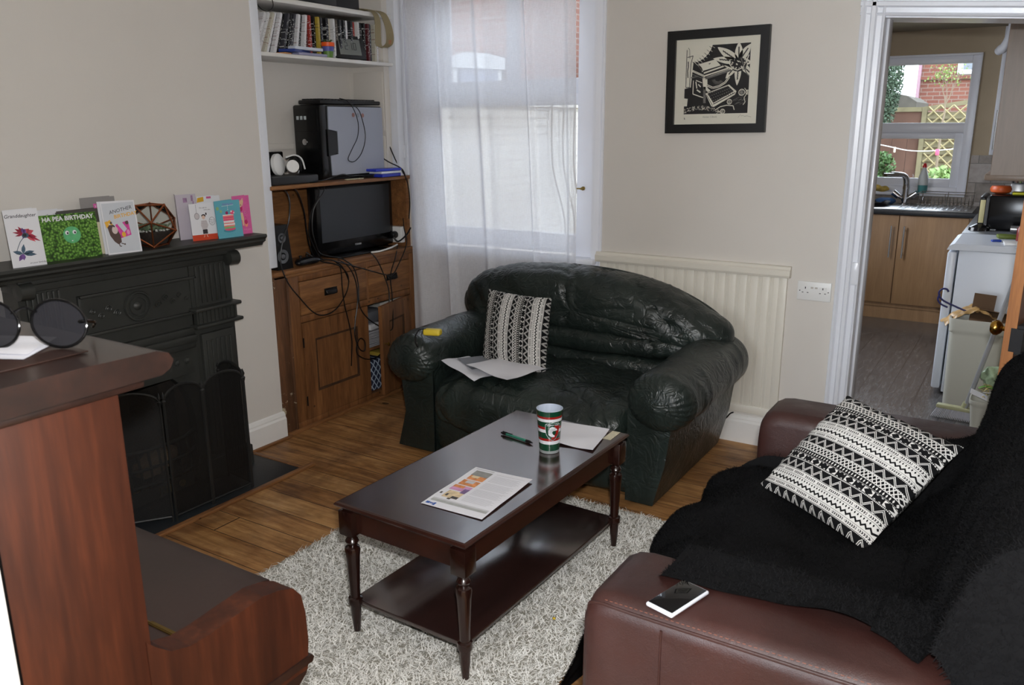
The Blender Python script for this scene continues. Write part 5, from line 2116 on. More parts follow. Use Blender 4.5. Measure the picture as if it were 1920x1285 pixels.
def cuppoly(b, pts, lift, mi, n=10):
    """fill polygon on the cup wall, strip by strip"""
    zs = [p[1] for p in pts]
    lo, hi = min(zs), max(zs)
    rows = []
    for i in range(n + 1):
        z = lo + (hi - lo) * (i + (0.001 if i == 0 else -0.001 if i == n else 0)) / n
        xs = []
        for j in range(len(pts)):
            (x0, z0), (x1, z1) = pts[j], pts[(j + 1) % len(pts)]
            if (z0 - z) * (z1 - z) < 0:
                xs.append(x0 + (x1 - x0) * (z - z0) / (z1 - z0))
        if len(xs) >= 2:
            rows.append((z, min(xs), max(xs)))
    for (z0, a0, b0), (z1, a1, b1) in zip(rows, rows[1:]):
        m = 6
        for k in range(m):
            t0, t1 = k / m, (k + 1) / m
            b.poly([oncup(a0 + (b0 - a0) * t0, z0, lift), oncup(a0 + (b0 - a0) * t1, z0, lift), oncup(a1 + (b1 - a1) * t1, z1, lift), oncup(a1 + (b1 - a1) * t0, z1, lift)], mi)


b = MB()
sh = [(-.026, .108), (-.0255, .088), (-.022, .070), (-.012, .055), (0, .047), (.012, .055), (.022, .070), (.0255, .088), (.026, .108), (.013, .111), (0, .113), (-.013, .111)]
cuppoly(b, sh, .0004, 2, 16)
cuppoly(b, [(x * .95, .080 + (z - .080) * .96) for x, z in sh], .0008, 0, 16)
cuppoly(b, [(.004, .105), (.024, .104), (.0235, .088), (.020, .070), (.011, .058), (0, .051), (-.006, .056), (.012, .075)], .0011, 1, 12)
# roaring tiger head
cuppoly(b, [(-.014, .070), (-.0155, .084), (-.010, .095), (-.003, .099), (.006, .096), (.014, .089), (.016, .084), (.010, .083), (.006, .088), (.002, .086), (-.002, .078), (.001, .070), (.007, .067), (.006, .062), (-.003, .062), (-.010, .066)], .0015, 2, 18)
for k in range(4):
    x0 = -.012 + k * .005
    b.tube([oncup(x0 + .001, .092 - k * .0005, .0018), oncup(x0 - .0015, .083, .0019), oncup(x0 + .0005, .074, .0018)], 0.0007, 4, 0)
b.tube([oncup(.006, .0915, .0018), oncup(.010, .090, .0019)], 0.0006, 4, 0)
v_, f_ = text_geo('LEICESTER TIGERS', 0.0056, 0.0001)
b.add([oncup(x * 0.92, .1015 + y + .001 * math.cos(x * 60), .0014) for x, y in v_], f_, 2)
b.out('club_crest', [CG, CR, CW], cup, fix=False)

# pen
pn = thing('ballpoint_pen', 'green and black ballpoint pen left of the striped cup', 'pen', (-1.436, 2.315, ZT))
a_, b2 = Vector((-1.508, 2.330, .4615)), Vector((-1.362, 2.303, .4610))
dv = (b2 - a_)
b = MB()
b.cyl(a_ + dv * .16, a_ + dv * .80, 0.0052, 16)
b.out('barrel', M('green_metallic', (72, 150, 128), 0.25, .6), pn)
b = MB()
b.cyl(a_, a_ + dv * .05, 0.0035, 12)
b.cyl(a_ + dv * .05, a_ + dv * .17, 0.0054, 16)
b.cyl(a_ + dv * .79, a_ + dv * .90, 0.0054, 16)
b.cyl(a_ + dv * .90, b2, 0.005, 16, r2=0.001)
b.box(a_ + dv * .20 + Vector((0, 0, .007)), (.045, .004, .002), math.atan2(dv.y, dv.x))
b.out('grip_and_tip', BLACKM, pn)

sheet('paper_sheet', PAPER, 'blank white paper on the coffee table behind the striped cup', [(-1.335, 2.345, ZT), (-1.158, 2.352, ZT), (-1.195, 2.560, ZT), (-1.40, 2.545, ZT)], seed=6, amp=0.006, lift=0.001)
simple('sticky_label', M('cream_label', (206, 198, 172), 0.6, var=.1, vscale=80), 'cream paper label stuck on the far right corner of the coffee table', 'label', lambda b: b.box((-1.168, 2.520, 0.4562), (0.030, 0.085, 0.0008), 0.02))
simple('yellow_crumb', M('yellow_crumb', (190, 160, 40), 0.7), 'tiny yellow crumb on the rug right of the coffee table', 'crumb', lambda b: superell(b, (-1.10, 1.99, 0.042), (0.006, 0.005, 0.004), 1, 1, 10, 8))

# ------------------------------------------------------------------ framed linocut
pf = thing('framed_print', 'black framed linocut of a typewriter and large leaf on the back wall', 'picture', (-1.31, YB, 1.70))
PX, PZ = -1.3115, 1.7045
PW, PH = 0.470, 0.455
LENS = math.radians(0.6)


def pic(u, v, d=0.0):
    """u, v in metres from the centre, slightly rotated as it hangs"""
    return Vector((PX + u * math.cos(LENS) - v * math.sin(LENS), YB - d, PZ + u * math.sin(LENS) + v * math.cos(LENS)))


def fr_(b, w, h, t, d0, d1, mi=0):
    q = [(-w / 2, -h / 2), (w / 2, -h / 2), (w / 2, h / 2), (-w / 2, h / 2)]
    i_ = [(-w / 2 + t, -h / 2 + t), (w / 2 - t, -h / 2 + t), (w / 2 - t, h / 2 - t), (-w / 2 + t, h / 2 - t)]
    for k in range(4):
        k2 = (k + 1) % 4
        P = [q[k], q[k2], i_[k2], i_[k]]
        b.prism(P, lambda u, v, d: pic(u, v, d), d0, d1, mi)


b = MB()
fr_(b, PW, PH, 0.040, 0.002, 0.026)
fr_(b, PW - .004, PH - .004, 0.006, 0.026, 0.029)
b.out('frame', wood('black_stained_wood', (20, 20, 21), (9, 9, 10), 0.4, (8, 8, 8)), pf)
PCREAM = M('cream_paper', (232, 228, 212), 0.7)
PGL = GLASS.copy()
PGL.name = 'picture_glass'
for nd in PGL.node_tree.nodes:
    if nd.type == 'BSDF_TRANSPARENT':
        nd.inputs['Color'].default_value = (1, 1, 1, 1)
INK = M('black_ink', (15, 14, 17), 0.6)
GINK = M('half_tone_ink', (110, 108, 104), 0.6, var=.5, vscale=300)
PENCIL = M('pencil_line', (130, 128, 118), 0.7)
b = MB()
b.prism([(-.2, -.19), (.2, -.19), (.2, .19), (-.2, .19)], lambda u, v, d: pic(u, v, d), 0.003, 0.010, 0)
# image area -0.152..0.150 x -0.150..0.150; given as fractions
IX0, IX1, IZ0, IZ1 = -0.150, 0.150, -0.142, 0.158


def im(x, y, l):
    x = min(1, max(0, x)); y = min(1, max(0, y))
    return pic(IX0 + (IX1 - IX0) * x, IZ1 + (IZ0 - IZ1) * y, 0.0100 + 0.00025 * l)


def ip(pts, mi, l):
    b.poly([im(x, y, l) for x, y in pts], mi)


def istroke(pts, w, mi, l, closed=False):
    P = [Vector((x, y, 0)) for x, y in pts]
    if closed:
        P = P + [P[0]]
    for p, q in zip(P, P[1:]):
        d = q - p
        if d.length < 1e-6:
            continue
        nn = Vector((-d.y, d.x, 0)).normalized() * w / 2
        ip([(p + nn).to_tuple()[:2], (q + nn).to_tuple()[:2], (q - nn).to_tuple()[:2], (p - nn).to_tuple()[:2]], mi, l)


def leafp(cx, cy, ang, L, w):
    P = []
    n = 14
    for i in range(n + 1):
        t = i / n
        P.append((t, math.sin(PI * t ** 0.8) ** 0.8))
    c, s = math.cos(ang), math.sin(ang)
    o = [(cx + L * t * c - w * k * s, cy + L * t * s + w * k * c) for t, k in P] + [(cx + L * t * c + w * k * s, cy + L * t * s - w * k * c) for t, k in reversed(P[1:-1])]
    ip(o, 0, 3)
    rib = [(cx + L * t * c + (0.006 * ((i % 2) * 2 - 1)) * -s, cy + L * t * s + (0.006 * ((i % 2) * 2 - 1)) * c) for i, t in enumerate([0.1 + 0.05 * j for j in range(14)])]
    istroke(rib, 0.016, 1, 4)


ip([(0, 0), (1, 0), (1, 1), (0, 1)], 1, 1)
arcp = [(0.0, 0.0), (0.42, 0.0)] + [(0.42 - 0.42 * math.sin(a * PI / 20) * 0.95, 0.28 * math.sin(a * PI / 20) ** 0.9 * 0 + 0.05 + 0.24 * (1 - math.cos(a * PI / 20))) for a in range(0, 10)] + [(0.10, 0.28), (0.0, 0.28)]
ip([(0, 0), (.42, 0), (.40, .06), (.36, .12), (.30, .18), (.23, .22), (.15, .24), (.13, .22), (.10, .60), (0, .62)], 0, 2)
for k in range(16):
    t = k / 15
    x, y = .42 - .28 * t, 0.01 + .235 * (1 - (1 - t) ** 1.7)
    istroke([(x - .03, y - .02), (x + .035, y + .035)], .006, 1 if k % 2 else 0, 3)
# candle
istroke([(.02, .05), (.02, .18), (.02, .60), (.08, .60), (.09, .25), (.12, .14), (.03, .16)], .010, 1, 4)
istroke([(.045, .22), (.05, .30), (.04, .36), (.05, .46)], .014, 1, 4)
istroke([(.07, .18), (.06, .05), (.04, .02)], .006, 1, 4)
# leaf rosette
for a, L, w in ((-2.55, .40, .065), (-2.98, .40, .05), (-1.60, .28, .06), (-.95, .30, .06), (2.25, .30, .05), (1.60, .34, .05), (.75, .32, .05), (.1, .2, .05)):
    leafp(.83, .26, a, L, w)
ip([(.83 + .13 * math.cos(k), .30 + .10 * math.sin(k)) for k in [j * PI / 8 for j in range(16)]], 1, 5)
istroke([(.70, .22), (.69, .28), (.74, .35), (.82, .38), (.90, .34), (.95, .25), (.98, .17)], .014, 0, 6)
random.seed(5)
for k in range(42):
    x, y = .72 + .25 * random.random(), .22 + .15 * random.random()
    s = .006 + .009 * random.random()
    ip([(x - s, y), (x, y - s), (x + s, y), (x, y + s)], 0, 6)
istroke([(.86, .20), (.90, .30), (.95, .42), (1.0, .47)], .016, 2, 6)
# typewriter
ip([(.20, .27), (.47, .21), (.56, .30), (.27, .37)], 0, 7)                      # sheet
ip([(.37, .265), (.40, .255), (.40, .27), (.38, .28)], 2, 8)
istroke([(.20, .27), (.26, .33), (.28, .38)], .02, 0, 7)
for x0, y0, x1, y1, w, c in ((.12, .36, .32, .45, .03, 0), (.30, .40, .62, .31, .022, 0), (.32, .44, .68, .345, .020, 0), (.33, .48, .72, .375, .030, 2), (.35, .46, .70, .36, .006, 0), (.12, .41, .30, .48, .012, 2), (.10, .46, .22, .44, .02, 2), (.62, .31, .74, .36, .02, 0), (.58, .29, .64, .33, .012, 2)):
    istroke([(x0, y0), (x1, y1)], w, c, 8)
for k in range(10):
    istroke([(.13 + .017 * k, .40 + .008 * k), (.15 + .017 * k, .36 + .008 * k)], .005, 1, 9)
ip([(.28, .46), (.36, .48), (.37, .62), (.42, .66), (.38, .68), (.30, .62)], 0, 8)
istroke([(.36, .58), (.45, .62), (.55, .60), (.64, .55), (.70, .47)], .03, 0, 8)
istroke([(.36, .58), (.45, .62), (.55, .60), (.64, .55), (.70, .47)], .008, 1, 9)
ip([(.42, .50), (.60, .45), (.62, .50), (.58, .56), (.50, .59), (.44, .56)], 1, 9)
for k in range(14):
    a = 2.9 - k * .17
    istroke([(.53 + .05 * math.cos(a), .49 + .04 * math.sin(a)), (.53 + .10 * math.cos(a), .49 + .085 * math.sin(a))], .006, 2, 10)
ip([(.30, .60), (.34, .60), (.35, .84), (.31, .84)], 2, 8)                       # side pillar
for x0, y0, x1, y1, w in ((.14, .50, .14, .70, .012), (.18, .50, .28, .54, .012), (.18, .52, .20, .62, .016), (.22, .56, .26, .60, .016), (.14, .70, .31, .76, .014), (.20, .64, .26, .68, .02)):
    istroke([(x0, y0), (x1, y1)], w, 0, 8)
ip([(.34, .70), (.70, .58), (.82, .68), (.80, .73), (.48, .90), (.44, .89)], 0, 8)  # keyboard block
ip([(.37, .70), (.69, .60), (.78, .68), (.47, .84)], 1, 9)
for r_ in range(4):
    for k in range(10):
        t = k / 9
        x = .385 + .028 * r_ + t * .295
        y = .705 + .034 * r_ - t * .10 + r_ * 0.0
        ip([(x - .011, y), (x, y - .010), (x + .011, y), (x, y + .010)], 2, 10)
istroke([(.47, .86), (.80, .70)], .012, 1, 9)
istroke([(.36, .72), (.46, .88)], .008, 1, 9)
# ground: scattered flowers and rope
for k in range(150):
    x = random.random() ** 1.3 * .62
    y = .93 + .06 * random.random() + (.05 * math.sin(x * 6) * -1)
    s = .005 + .008 * random.random()
    ip([(x - s, y), (x, y - s * .8), (x + s, y), (x, y + s * .8)], random.choice((0, 2, 0)), 8)
for k in range(26):
    x, y = .80 + .19 * random.random(), .64 + .22 * random.random()
    istroke([(x, y), (x - .05, y + .02)], .005, 2, 8)
for cx, cy, r in ((.90, .70, .045), (.72, .83, .035), (.62, .97, .035), (.99, .70, .03)):
    istroke([(cx + r * math.cos(j * PI / 6), cy + r * math.sin(j * PI / 6)) for j in range(12)], .010, 0, 9, True)
    for j in range(4):
        istroke([(cx - r * .6, cy - r * .6 + j * r * .4), (cx + r * .5, cy - r * .7 + j * r * .4)], .005, 0, 9)
istroke([(.94, .64), (.99, .70), (.94, .78), (.96, .84), (.93, .88)], .010, 0, 10)
istroke([(.50, .95), (.58, .90), (.68, .88), (.78, .89), (.80, .95)], .012, 0, 10)
ip([(0, .76), (.06, .77), (.05, .88), (0, .88)], 0, 8)
# pencil title and signature in the lower margin
for wd, x, s in (('Hunter S Book', .42, .011),):
    v_, f_ = text_geo(wd, s)
    b.add([pic(IX0 + .3 * x + px + .03 * 0, IZ0 - .017 + py, .0103) for px, py in v_], f_, 3)
sg = [(.86, -.020), (.90, -.006), (.91, -.014), (.94, -.010), (.96, -.016), (.99, -.013), (1.06, -.018)]
for p, q in zip(sg, sg[1:]):
    b.poly([pic(IX0 + .3 * p[0], IZ0 + p[1], .0104), pic(IX0 + .3 * q[0], IZ0 + q[1], .0104), pic(IX0 + .3 * q[0], IZ0 + q[1] + .0013, .0104), pic(IX0 + .3 * p[0], IZ0 + p[1] + .0013, .0104)], 3)
b.poly([pic(IX0 + .002, IZ0 - .022, .0104), pic(IX0 + .008, IZ0 - .024, .0104), pic(IX0 + .008, IZ0 - .022, .0104), pic(IX0 + .003, IZ0 - .012, .0104)], 3)
b.out('print_sheet', [PCREAM, INK, GINK, PENCIL], pf, fix=False)
b = MB()
b.prism([(-.2, -.19), (.2, -.19), (.2, .19), (-.2, .19)], lambda u, v, d: pic(u, v, d), 0.018, 0.020, 0)
b.out('glazing', PGL, pf)

# ------------------------------------------------------------------ greetings cards on the mantel shelf
MZ = 1.0625
CWHITE = M('card_white', (222, 222, 226), 0.45)


class Card:
    """folded card; front panel from a to b (as seen, left to right), height h, leaning back by tilt"""

    def __init__(self, name, label, a, b_, h, tilt, mats, back=0.4, backside=1, z=MZ, thick=0.0009):
        self.a = Vector((a[0], a[1], z))
        self.e = Vector((b_[0] - a[0], b_[1] - a[1], 0))
        self.w, self.h = self.e.length, h
        self.e.normalize()
        n = self.e.cross(Vector((0, 0, 1)))          # toward the room
        self.up = (Vector((0, 0, 1)) - n * tilt).normalized()
        self.n = self.e.cross(self.up).normalized()
        self.b = MB()
        self.t = thick
        for k in range(1):
            P = lambda u, v, d: self.pt(u, v, d)
            self.b.prism([(0, 0), (self.w, 0), (self.w, h), (0, h)], P, 0, thick, 0)
            # rear leaf of the fold
            ex = self.e if backside > 0 else -self.e
            o = self.a if backside > 0 else self.a + self.e * self.w
            ca, sa = math.cos(back), math.sin(back)
            be = ex * ca - self.n * sa
            be.z = 0
            hu = Vector((0, 0, 1)) * 1.0
            upb = self.up
            q = [o, o + be * self.w, o + be * self.w + upb * h, o + upb * h]
            d = self.n * 0.0
            self.b.add([p - self.n * .0002 for p in q] + [p - self.n * 0.0009 for p in q], [(0, 1, 2, 3), (7, 6, 5, 4), (0, 4, 5, 1), (1, 5, 6, 2), (2, 6, 7, 3), (3, 7, 4, 0)], 0)
        self.mats, self.name, self.label = mats, name, label

    def pt(self, u, v, d=0.0):
        return self.a + self.e * u + self.up * v + self.n * d

    def poly(self, pts, mi, l=1):
        """pts in fractions of the front"""
        self.b.poly([self.pt(x * self.w, y * self.h, self.t + .00022 * l) for x, y in pts], mi)
        return self

    def rect(self, x0, x1, y0, y1, mi, l=1):
        return self.poly([(x0, y0), (x1, y0), (x1, y1), (x0, y1)], mi, l)

    def disc(self, cx, cy, rx, ry, mi, l=1, n=20, a0=0, a1=2 * PI):
        return self.poly([(cx + rx * math.cos(a0 + (a1 - a0) * i / n), cy + ry * math.sin(a0 + (a1 - a0) * i / n)) for i in range(n + (0 if a1 - a0 > 6.2 else 1))], mi, l)

    def stroke(self, pts, w, mi, l=2):
        k = self.h / self.w
        P = [Vector((x, y * k, 0)) for x, y in pts]
        for p, q in zip(P, P[1:]):
            d = q - p
            if d.length < 1e-6:
                continue
            nn = Vector((-d.y, d.x, 0)).normalized() * w / 2
            self.poly([((p + nn).x, (p + nn).y / k), ((q + nn).x, (q + nn).y / k), ((q - nn).x, (q - nn).y / k), ((p - nn).x, (p - nn).y / k)], mi, l)
        return self

    def text(self, s, cx, cy, size, mi, l=2, bold=0.0, slope=0.0, shear=0.0):
        v, f = text_geo(s, size, bold)
        self.b.add([self.pt(cx * self.w + x + shear * y, cy * self.h + y + slope * x, self.t + .00022 * l) for x, y in v], f, mi)
        return self

    def done(self):
        o = self.b.out(self.name, self.mats, fix=False)
        return setp(o, self.label, 'greetings card')


def C_(n, c, v=0.0, s=60, r=0.5):
    return M('card_' + n, c, r, var=v, vscale=s)


INKD = C_('ink', (48, 44, 50))
c = Card('greetings_card', 'white card reading Granddaughter with a watercolour flower at the shelf left end', (-2.872, 1.447), (-2.862, 1.556), 0.192, 0.10,
         [CWHITE, C_('crimson', (158, 44, 66), .4), C_('violet', (110, 74, 140), .4), INKD, C_('teal', (70, 92, 110), .3), C_('coral', (196, 78, 92), .3)], 0.25, 1)
c.text('Granddaughter', .47, .86, .0165, 3, 2, 0.0001, 0, .25)
c.text('on your birthday', .75, .045, .008, 3, 2, 0, 0, .25)
cx, cy = .50, .57
for a, L, w, mi in ((2.9, .34, .030, 1), (2.5, .30, .045, 1), (2.1, .28, .04, 1), (1.75, .20, .05, 2), (1.3, .16, .05, 2), (.7, .22, .07, 5), (.25, .30, .07, 5), (-.35, .38, .05, 1), (-.75, .40, .05, 5), (-.55, .52, .04, 1), (3.3, .28, .03, 1), (-2.0, .15, .05, 2)):
    P = [(0, 0), (.3, 1), (.6, 1.1), (1, 0.1), (.6, -1.0), (.3, -.9)]
    c.poly([(cx + L * t * math.cos(a) - w * k * math.sin(a), cy + (L * t * math.sin(a) + w * k * math.cos(a)) * .57) for t, k in P], mi, 1 if mi != 2 else 2)
c.disc(.52, .545, .10, .045, 4, 3)
c.disc(.50, .55, .06, .03, 3, 4)
c.stroke([(.44, .50), (.34, .44), (.26, .36), (.18, .27)], .018, 4, 3)
for a, L in ((1.35, .30), (.15, .34), (-.15, .40), (-2.2, .26), (-1.6, .2), (2.8, .30)):
    P = [(0, 0), (.3, 1), (.6, 1), (1, 0), (.6, -1), (.3, -1)]
    c.poly([(.36 + L * t * math.cos(a) - .055 * k * math.sin(a), .23 + (L * t * math.sin(a) + .055 * k * math.cos(a)) * .57) for t, k in P], 4 if a > -1 else 2, 2)
c.stroke([(.36, .23), (.55, .24), (.68, .22)], .008, 3, 3)
c.done()


def pea_mat():
    m, nt, b = new_mat('green_peas_print')
    vo = nt.nodes.new('ShaderNodeTexVoronoi')
    vo.inputs['Scale'].default_value = 125
    nt.links.new(coords(nt), vo.inputs['Vector'])
    cr_ = ramp(nt, vo.outputs['Distance'], [(0.0, srgb(160, 196, 108)), (0.35, srgb(104, 152, 62)), (0.62, srgb(60, 98, 36)), (0.85, srgb(34, 56, 22))])
    hs = nt.nodes.new('ShaderNodeSeparateColor')
    nt.links.new(vo.outputs['Color'], hs.inputs[0])
    cc = mix(nt, X(nt, hs.outputs[0]) * 0.5, cr_, srgb(96, 150, 60), 'MULTIPLY')
    nt.links.new(mix(nt, 0.45, cr_, cc), b.inputs['Base Color'])
    b.inputs['Roughness'].default_value = 0.3
    return m


c = Card('greetings_card', 'square card of green peas reading HA PEA BIRTHDAY with a smiling pea', (-2.905, 1.578), (-2.890, 1.778), 0.160, 0.10,
         [CWHITE, pea_mat(), C_('pea_green', (96, 176, 120), .15), CWHITE, INKD, C_('dark_grey', (70, 68, 66)), C_('cream_strip', (216, 208, 180))], 0.25, 1)
c.rect(0, 1, 0, 1, 1, 1)
c.rect(0.30, 1.0, .90, 1.04, 5, 0.5)
c.disc(.52, .53, .155, .185, 2, 2, 26)
for x in (.44, .57):
    c.disc(x, .585, .035, .045, 3, 3)
    c.disc(x + .008, .575, .016, .024, 4, 4)
c.disc(.51, .40, .012, .012, 3, 3)
c.text('HA PEA BIRTHDAY', .50, .86, .0215, 3, 3, .0007)
c.done()
# its neighbour's dark corner and cream strip
c = Card('greetings_card', 'dark grey and cream striped card tucked behind the pea card', (-2.925, 1.655), (-2.915, 1.812), 0.168, 0.08, [C_('dark_grey2', (74, 70, 66)), C_('cream2', (214, 206, 178))], 0.2, 1)
c.rect(0, 1.0, 0, .70, 1, 1)
c.done()
c = Card('greetings_card', 'white card reading ANOTHER BIRTHDAY with a small brown animal carrying a present', (-2.868, 1.788), (-2.852, 1.915), 0.192, 0.11,
         [CWHITE, C_('pale_grey', (196, 200, 206)), C_('amber', (226, 172, 60)), C_('fur_brown', (86, 68, 62)), C_('magenta', (206, 70, 150), .25), C_('rose', (222, 150, 190)), INKD, C_('face', (208, 190, 184))], 0.25, -1)
c.rect(.035, .965, .03, .97, 1, .5)
c.text('ANOTHER', .56, .80, .0185, 6, 2, 0, .18)
c.text('BIRTHDAY', .68, .70, .0185, 2, 2, .0004, .12)
c.poly([(.16, .56), (.12, .64), (.04, .62), (.08, .50)], 2, 2)
c.poly([(.10, .62), (.20, .66), (.30, .52)], 2, 2)
c.poly([(.10, .52), (.14, .36), (.24, .24), (.34, .18), (.44, .22), (.44, .34), (.38, .46), (.28, .56), (.16, .56)], 3, 3)
c.disc(.30, .46, .085, .075, 7, 4)
c.disc(.29, .53, .022, .018, 6, 5)
c.disc(.22, .60, .03, .025, 3, 4)
c.poly([(.36, .28), (.76, .34), (.72, .62), (.34, .56)], 4, 2)
c.poly([(.40, .56), (.56, .40), (.66, .46), (.52, .62)], 1, 3)
c.disc(.54, .36, .06, .05, 2, 3)
c.disc(.68, .40, .045, .05, 5, 3)
c.disc(.68, .58, .05, .035, 3, 3)
c.stroke([(.36, .19), (.37, .145), (.42, .14)], .025, 3, 3)
c.stroke([(.42, .20), (.50, .18), (.53, .16), (.53, .19)], .025, 3, 3)
c.poly([(.22, .125), (.66, .145), (.60, .155), (.26, .135)], 1, 2)
c.done()
c = Card('greetings_card', 'grey card with pink and yellow spots standing behind the other cards', (-3.010, 1.795), (-2.995, 1.925), 0.200, 0.06,
         [C_('mid_grey', (142, 138, 136)), C_('hot_pink', (222, 96, 170)), C_('sun_yellow', (222, 196, 70)), CWHITE], 0.22, 1)
c.rect(.36, .68, .78, .88, 1, 1)
c.text('You\'re 4', .54, .81, .011, 3, 2, .0002)
c.disc(.16, .74, .09, .058, 2, 1)
c.disc(.2, .56, .10, .08, 1, 1)
c.done()
c = Card('greetings_card', 'white card with little red motifs half hidden behind the pea card', (-3.015, 1.585), (-3.0, 1.72), 0.168, 0.05, [CWHITE, C_('brick_red', (186, 90, 80), .4), C_('soft_grey', (170, 168, 168)), INKD], 0.25, 1)
c.rect(.03, .22, .80, .95, 1, 1)
c.poly([(.25, .78), (.60, .92), (.60, .70)], 2, 1)
c.text('Happy', .82, .88, .010, 3, 2)
c.done()

# right-hand cards
c = Card('greetings_card', 'white card with a drawn lady and red base holding a speech bubble', (-2.915, 2.192), (-2.895, 2.300), 0.150, 0.08,
         [CWHITE, C_('brick', (196, 66, 36), .05), INKD, C_('line_grey', (120, 120, 124)), C_('plum', (170, 60, 110)), C_('skin_tone', (218, 186, 168)), C_('pale_stripe', (196, 188, 190))], 0.9, 1)
c.rect(0, 1, 0, .155, 1, 1)
c.disc(.27, .66, .10, .09, 3, 2, 20); c.disc(.27, .66, .085, .076, 6, 3, 20); c.stroke([(.27, .75), (.27, .98)], .012, 3, 2)
c.text('This calls for', .55, .865, .0068, 2, 2)
c.text('some cake', .70, .81, .0068, 2, 2)
c.disc(.52, .62, .065, .055, 5, 3); c.disc(.53, .66, .085, .045, 2, 2); c.disc(.64, .71, .03, .035, 2, 2)
c.poly([(.42, .54), (.62, .54), (.68, .40), (.60, .29), (.44, .29), (.38, .40)], 6, 2)
for k in range(5):
    c.stroke([(.41, .32 + k * .045), (.64, .32 + k * .045)], .008, 3, 3)
c.rect(.43, .62, .17, .29, 2, 3)
c.stroke([(.48, .17), (.48, .10), (.44, .08)], .02, 5, 3); c.stroke([(.58, .17), (.58, .10), (.62, .08)], .02, 5, 3)
c.disc(.85, .50, .125, .115, 3, 2, 24); c.disc(.85, .50, .112, .104, 0, 3, 24)
c.text('Only one', .85, .53, .0058, 2, 4); c.text('more slice', .85, .485, .0058, 2, 4); c.text('please', .85, .44, .0058, 2, 4)
c.done()
c = Card('greetings_card', 'turquoise card with a pink layered cake on the right of the mantel', (-2.880, 2.292), (-2.872, 2.415), 0.155, 0.08,
         [C_('turquoise', (96, 168, 184)), C_('cake_pink', (226, 80, 122)), C_('cake_coral', (236, 130, 120)), C_('cake_white', (232, 226, 226)), C_('cherry', (150, 40, 90)), C_('olive_lime', (140, 176, 120)), C_('teal_shade', (70, 140, 156)), C_('lilac_ink', (140, 100, 190))], 0.35, 1)
c.text('Birthday Girl', .52, .885, .0098, 7, 2, .0001)
c.stroke([(.27, .855), (.74, .870)], .010, 3, 2)
c.disc(.47, .20, .24, .055, 6, 1)
c.disc(.50, .235, .22, .045, 1, 2)
for y0, y1, mi in ((.245, .30, 5), (.30, .335, 2), (.335, .375, 3), (.375, .42, 2), (.42, .46, 3), (.46, .50, 1), (.50, .525, 2), (.525, .565, 1), (.565, .60, 2), (.60, .625, 3)):
    c.poly([(.27, y0), (.68, y0), (.71, y1 + .0), (.27, y1)], mi, 3)
for k in range(8):
    c.poly([(.28 + k * .05, .40), (.305 + k * .05, .44), (.33 + k * .05, .40)], 3, 4)
c.disc(.44, .67, .055, .045, 4, 4)
c.disc(.66, .67, .09, .055, 1, 4); c.disc(.62, .70, .03, .025, 3, 5); c.disc(.72, .66, .025, .02, 3, 5)
c.stroke([(.50, .76), (.51, .90)], .008, 3, 2); c.disc(.50, .755, .015, .012, 3, 3)
c.disc(.10, .80, .06, .05, 5, 1); c.disc(.22, .72, .05, .04, 5, 1)
c.disc(.68, .36, .035, .03, 3, 5)
c.done()
c = Card('greetings_card', 'pink card with a small dog and basket at the right end of the mantel', (-2.925, 2.420), (-2.915, 2.502), 0.165, 0.06,
         [C_('bubblegum', (214, 96, 156), .06), C_('fawn', (222, 186, 150)), C_('deep_pink', (190, 40, 100)), C_('apricot', (236, 150, 120)), INKD, C_('light_pink', (232, 150, 190))], 0.3, 1)
_pp = c.poly
c.poly = lambda pts, mi, l=1: _pp([(.40 + .60 * x, y) for x, y in pts], mi, l)
c.poly([(0, .55), (.02, .86), (.16, .90), (.24, .80), (.14, .68), (.06, .64)], 1, 2)
c.poly([(.16, .86), (.34, .95), (.40, .84), (.26, .72)], 1, 2)
c.disc(.10, .76, .03, .02, 4, 3)
c.poly([(0, .58), (.22, .62), (.24, .72), (0, .70)], 2, 3)
c.poly([(0, .56), (.22, .56), (.30, .40), (.22, .20), (.12, .24), (.10, .36), (0, .40)], 1, 2)
c.disc(.46, .27, .17, .09, 3, 2); c.disc(.46, .31, .16, .06, 2, 3)
c.stroke([(.32, .33), (.38, .44), (.50, .45), (.58, .33)], .018, 2, 3)
c.disc(.46, .56, .04, .03, 5, 3); c.disc(.46, .56, .02, .015, 4, 4)
c.text('With love', .70, .10, .009, 5, 2)
c.done()
c = Card('greetings_card', 'narrow pale lilac card rising behind the card with the drawn lady', (-2.985, 2.185), (-2.975, 2.275), 0.185, 0.05, [C_('pale_lilac', (190, 182, 192)), C_('lilac_mark', (150, 120, 150), .3)], 1.1, 1)
c.rect(.35, .55, .82, .92, 1, 1); c.rect(.75, .85, .84, .97, 1, 1); c.rect(.82, .88, .70, .84, 1, 1)
c.done()
c = Card('greetings_card', 'white card with mustard and pink marks behind the turquoise card', (-2.965, 2.270), (-2.955, 2.380), 0.172, 0.05, [CWHITE, C_('mustard', (206, 160, 40)), C_('pink_mark', (200, 90, 140))], 0.3, 1)
c.poly([(.0, .86), (.04, .97), (.30, .99), (.30, .88)], 1, 1); c.rect(.42, .62, .94, .99, 2, 1)
c.done()

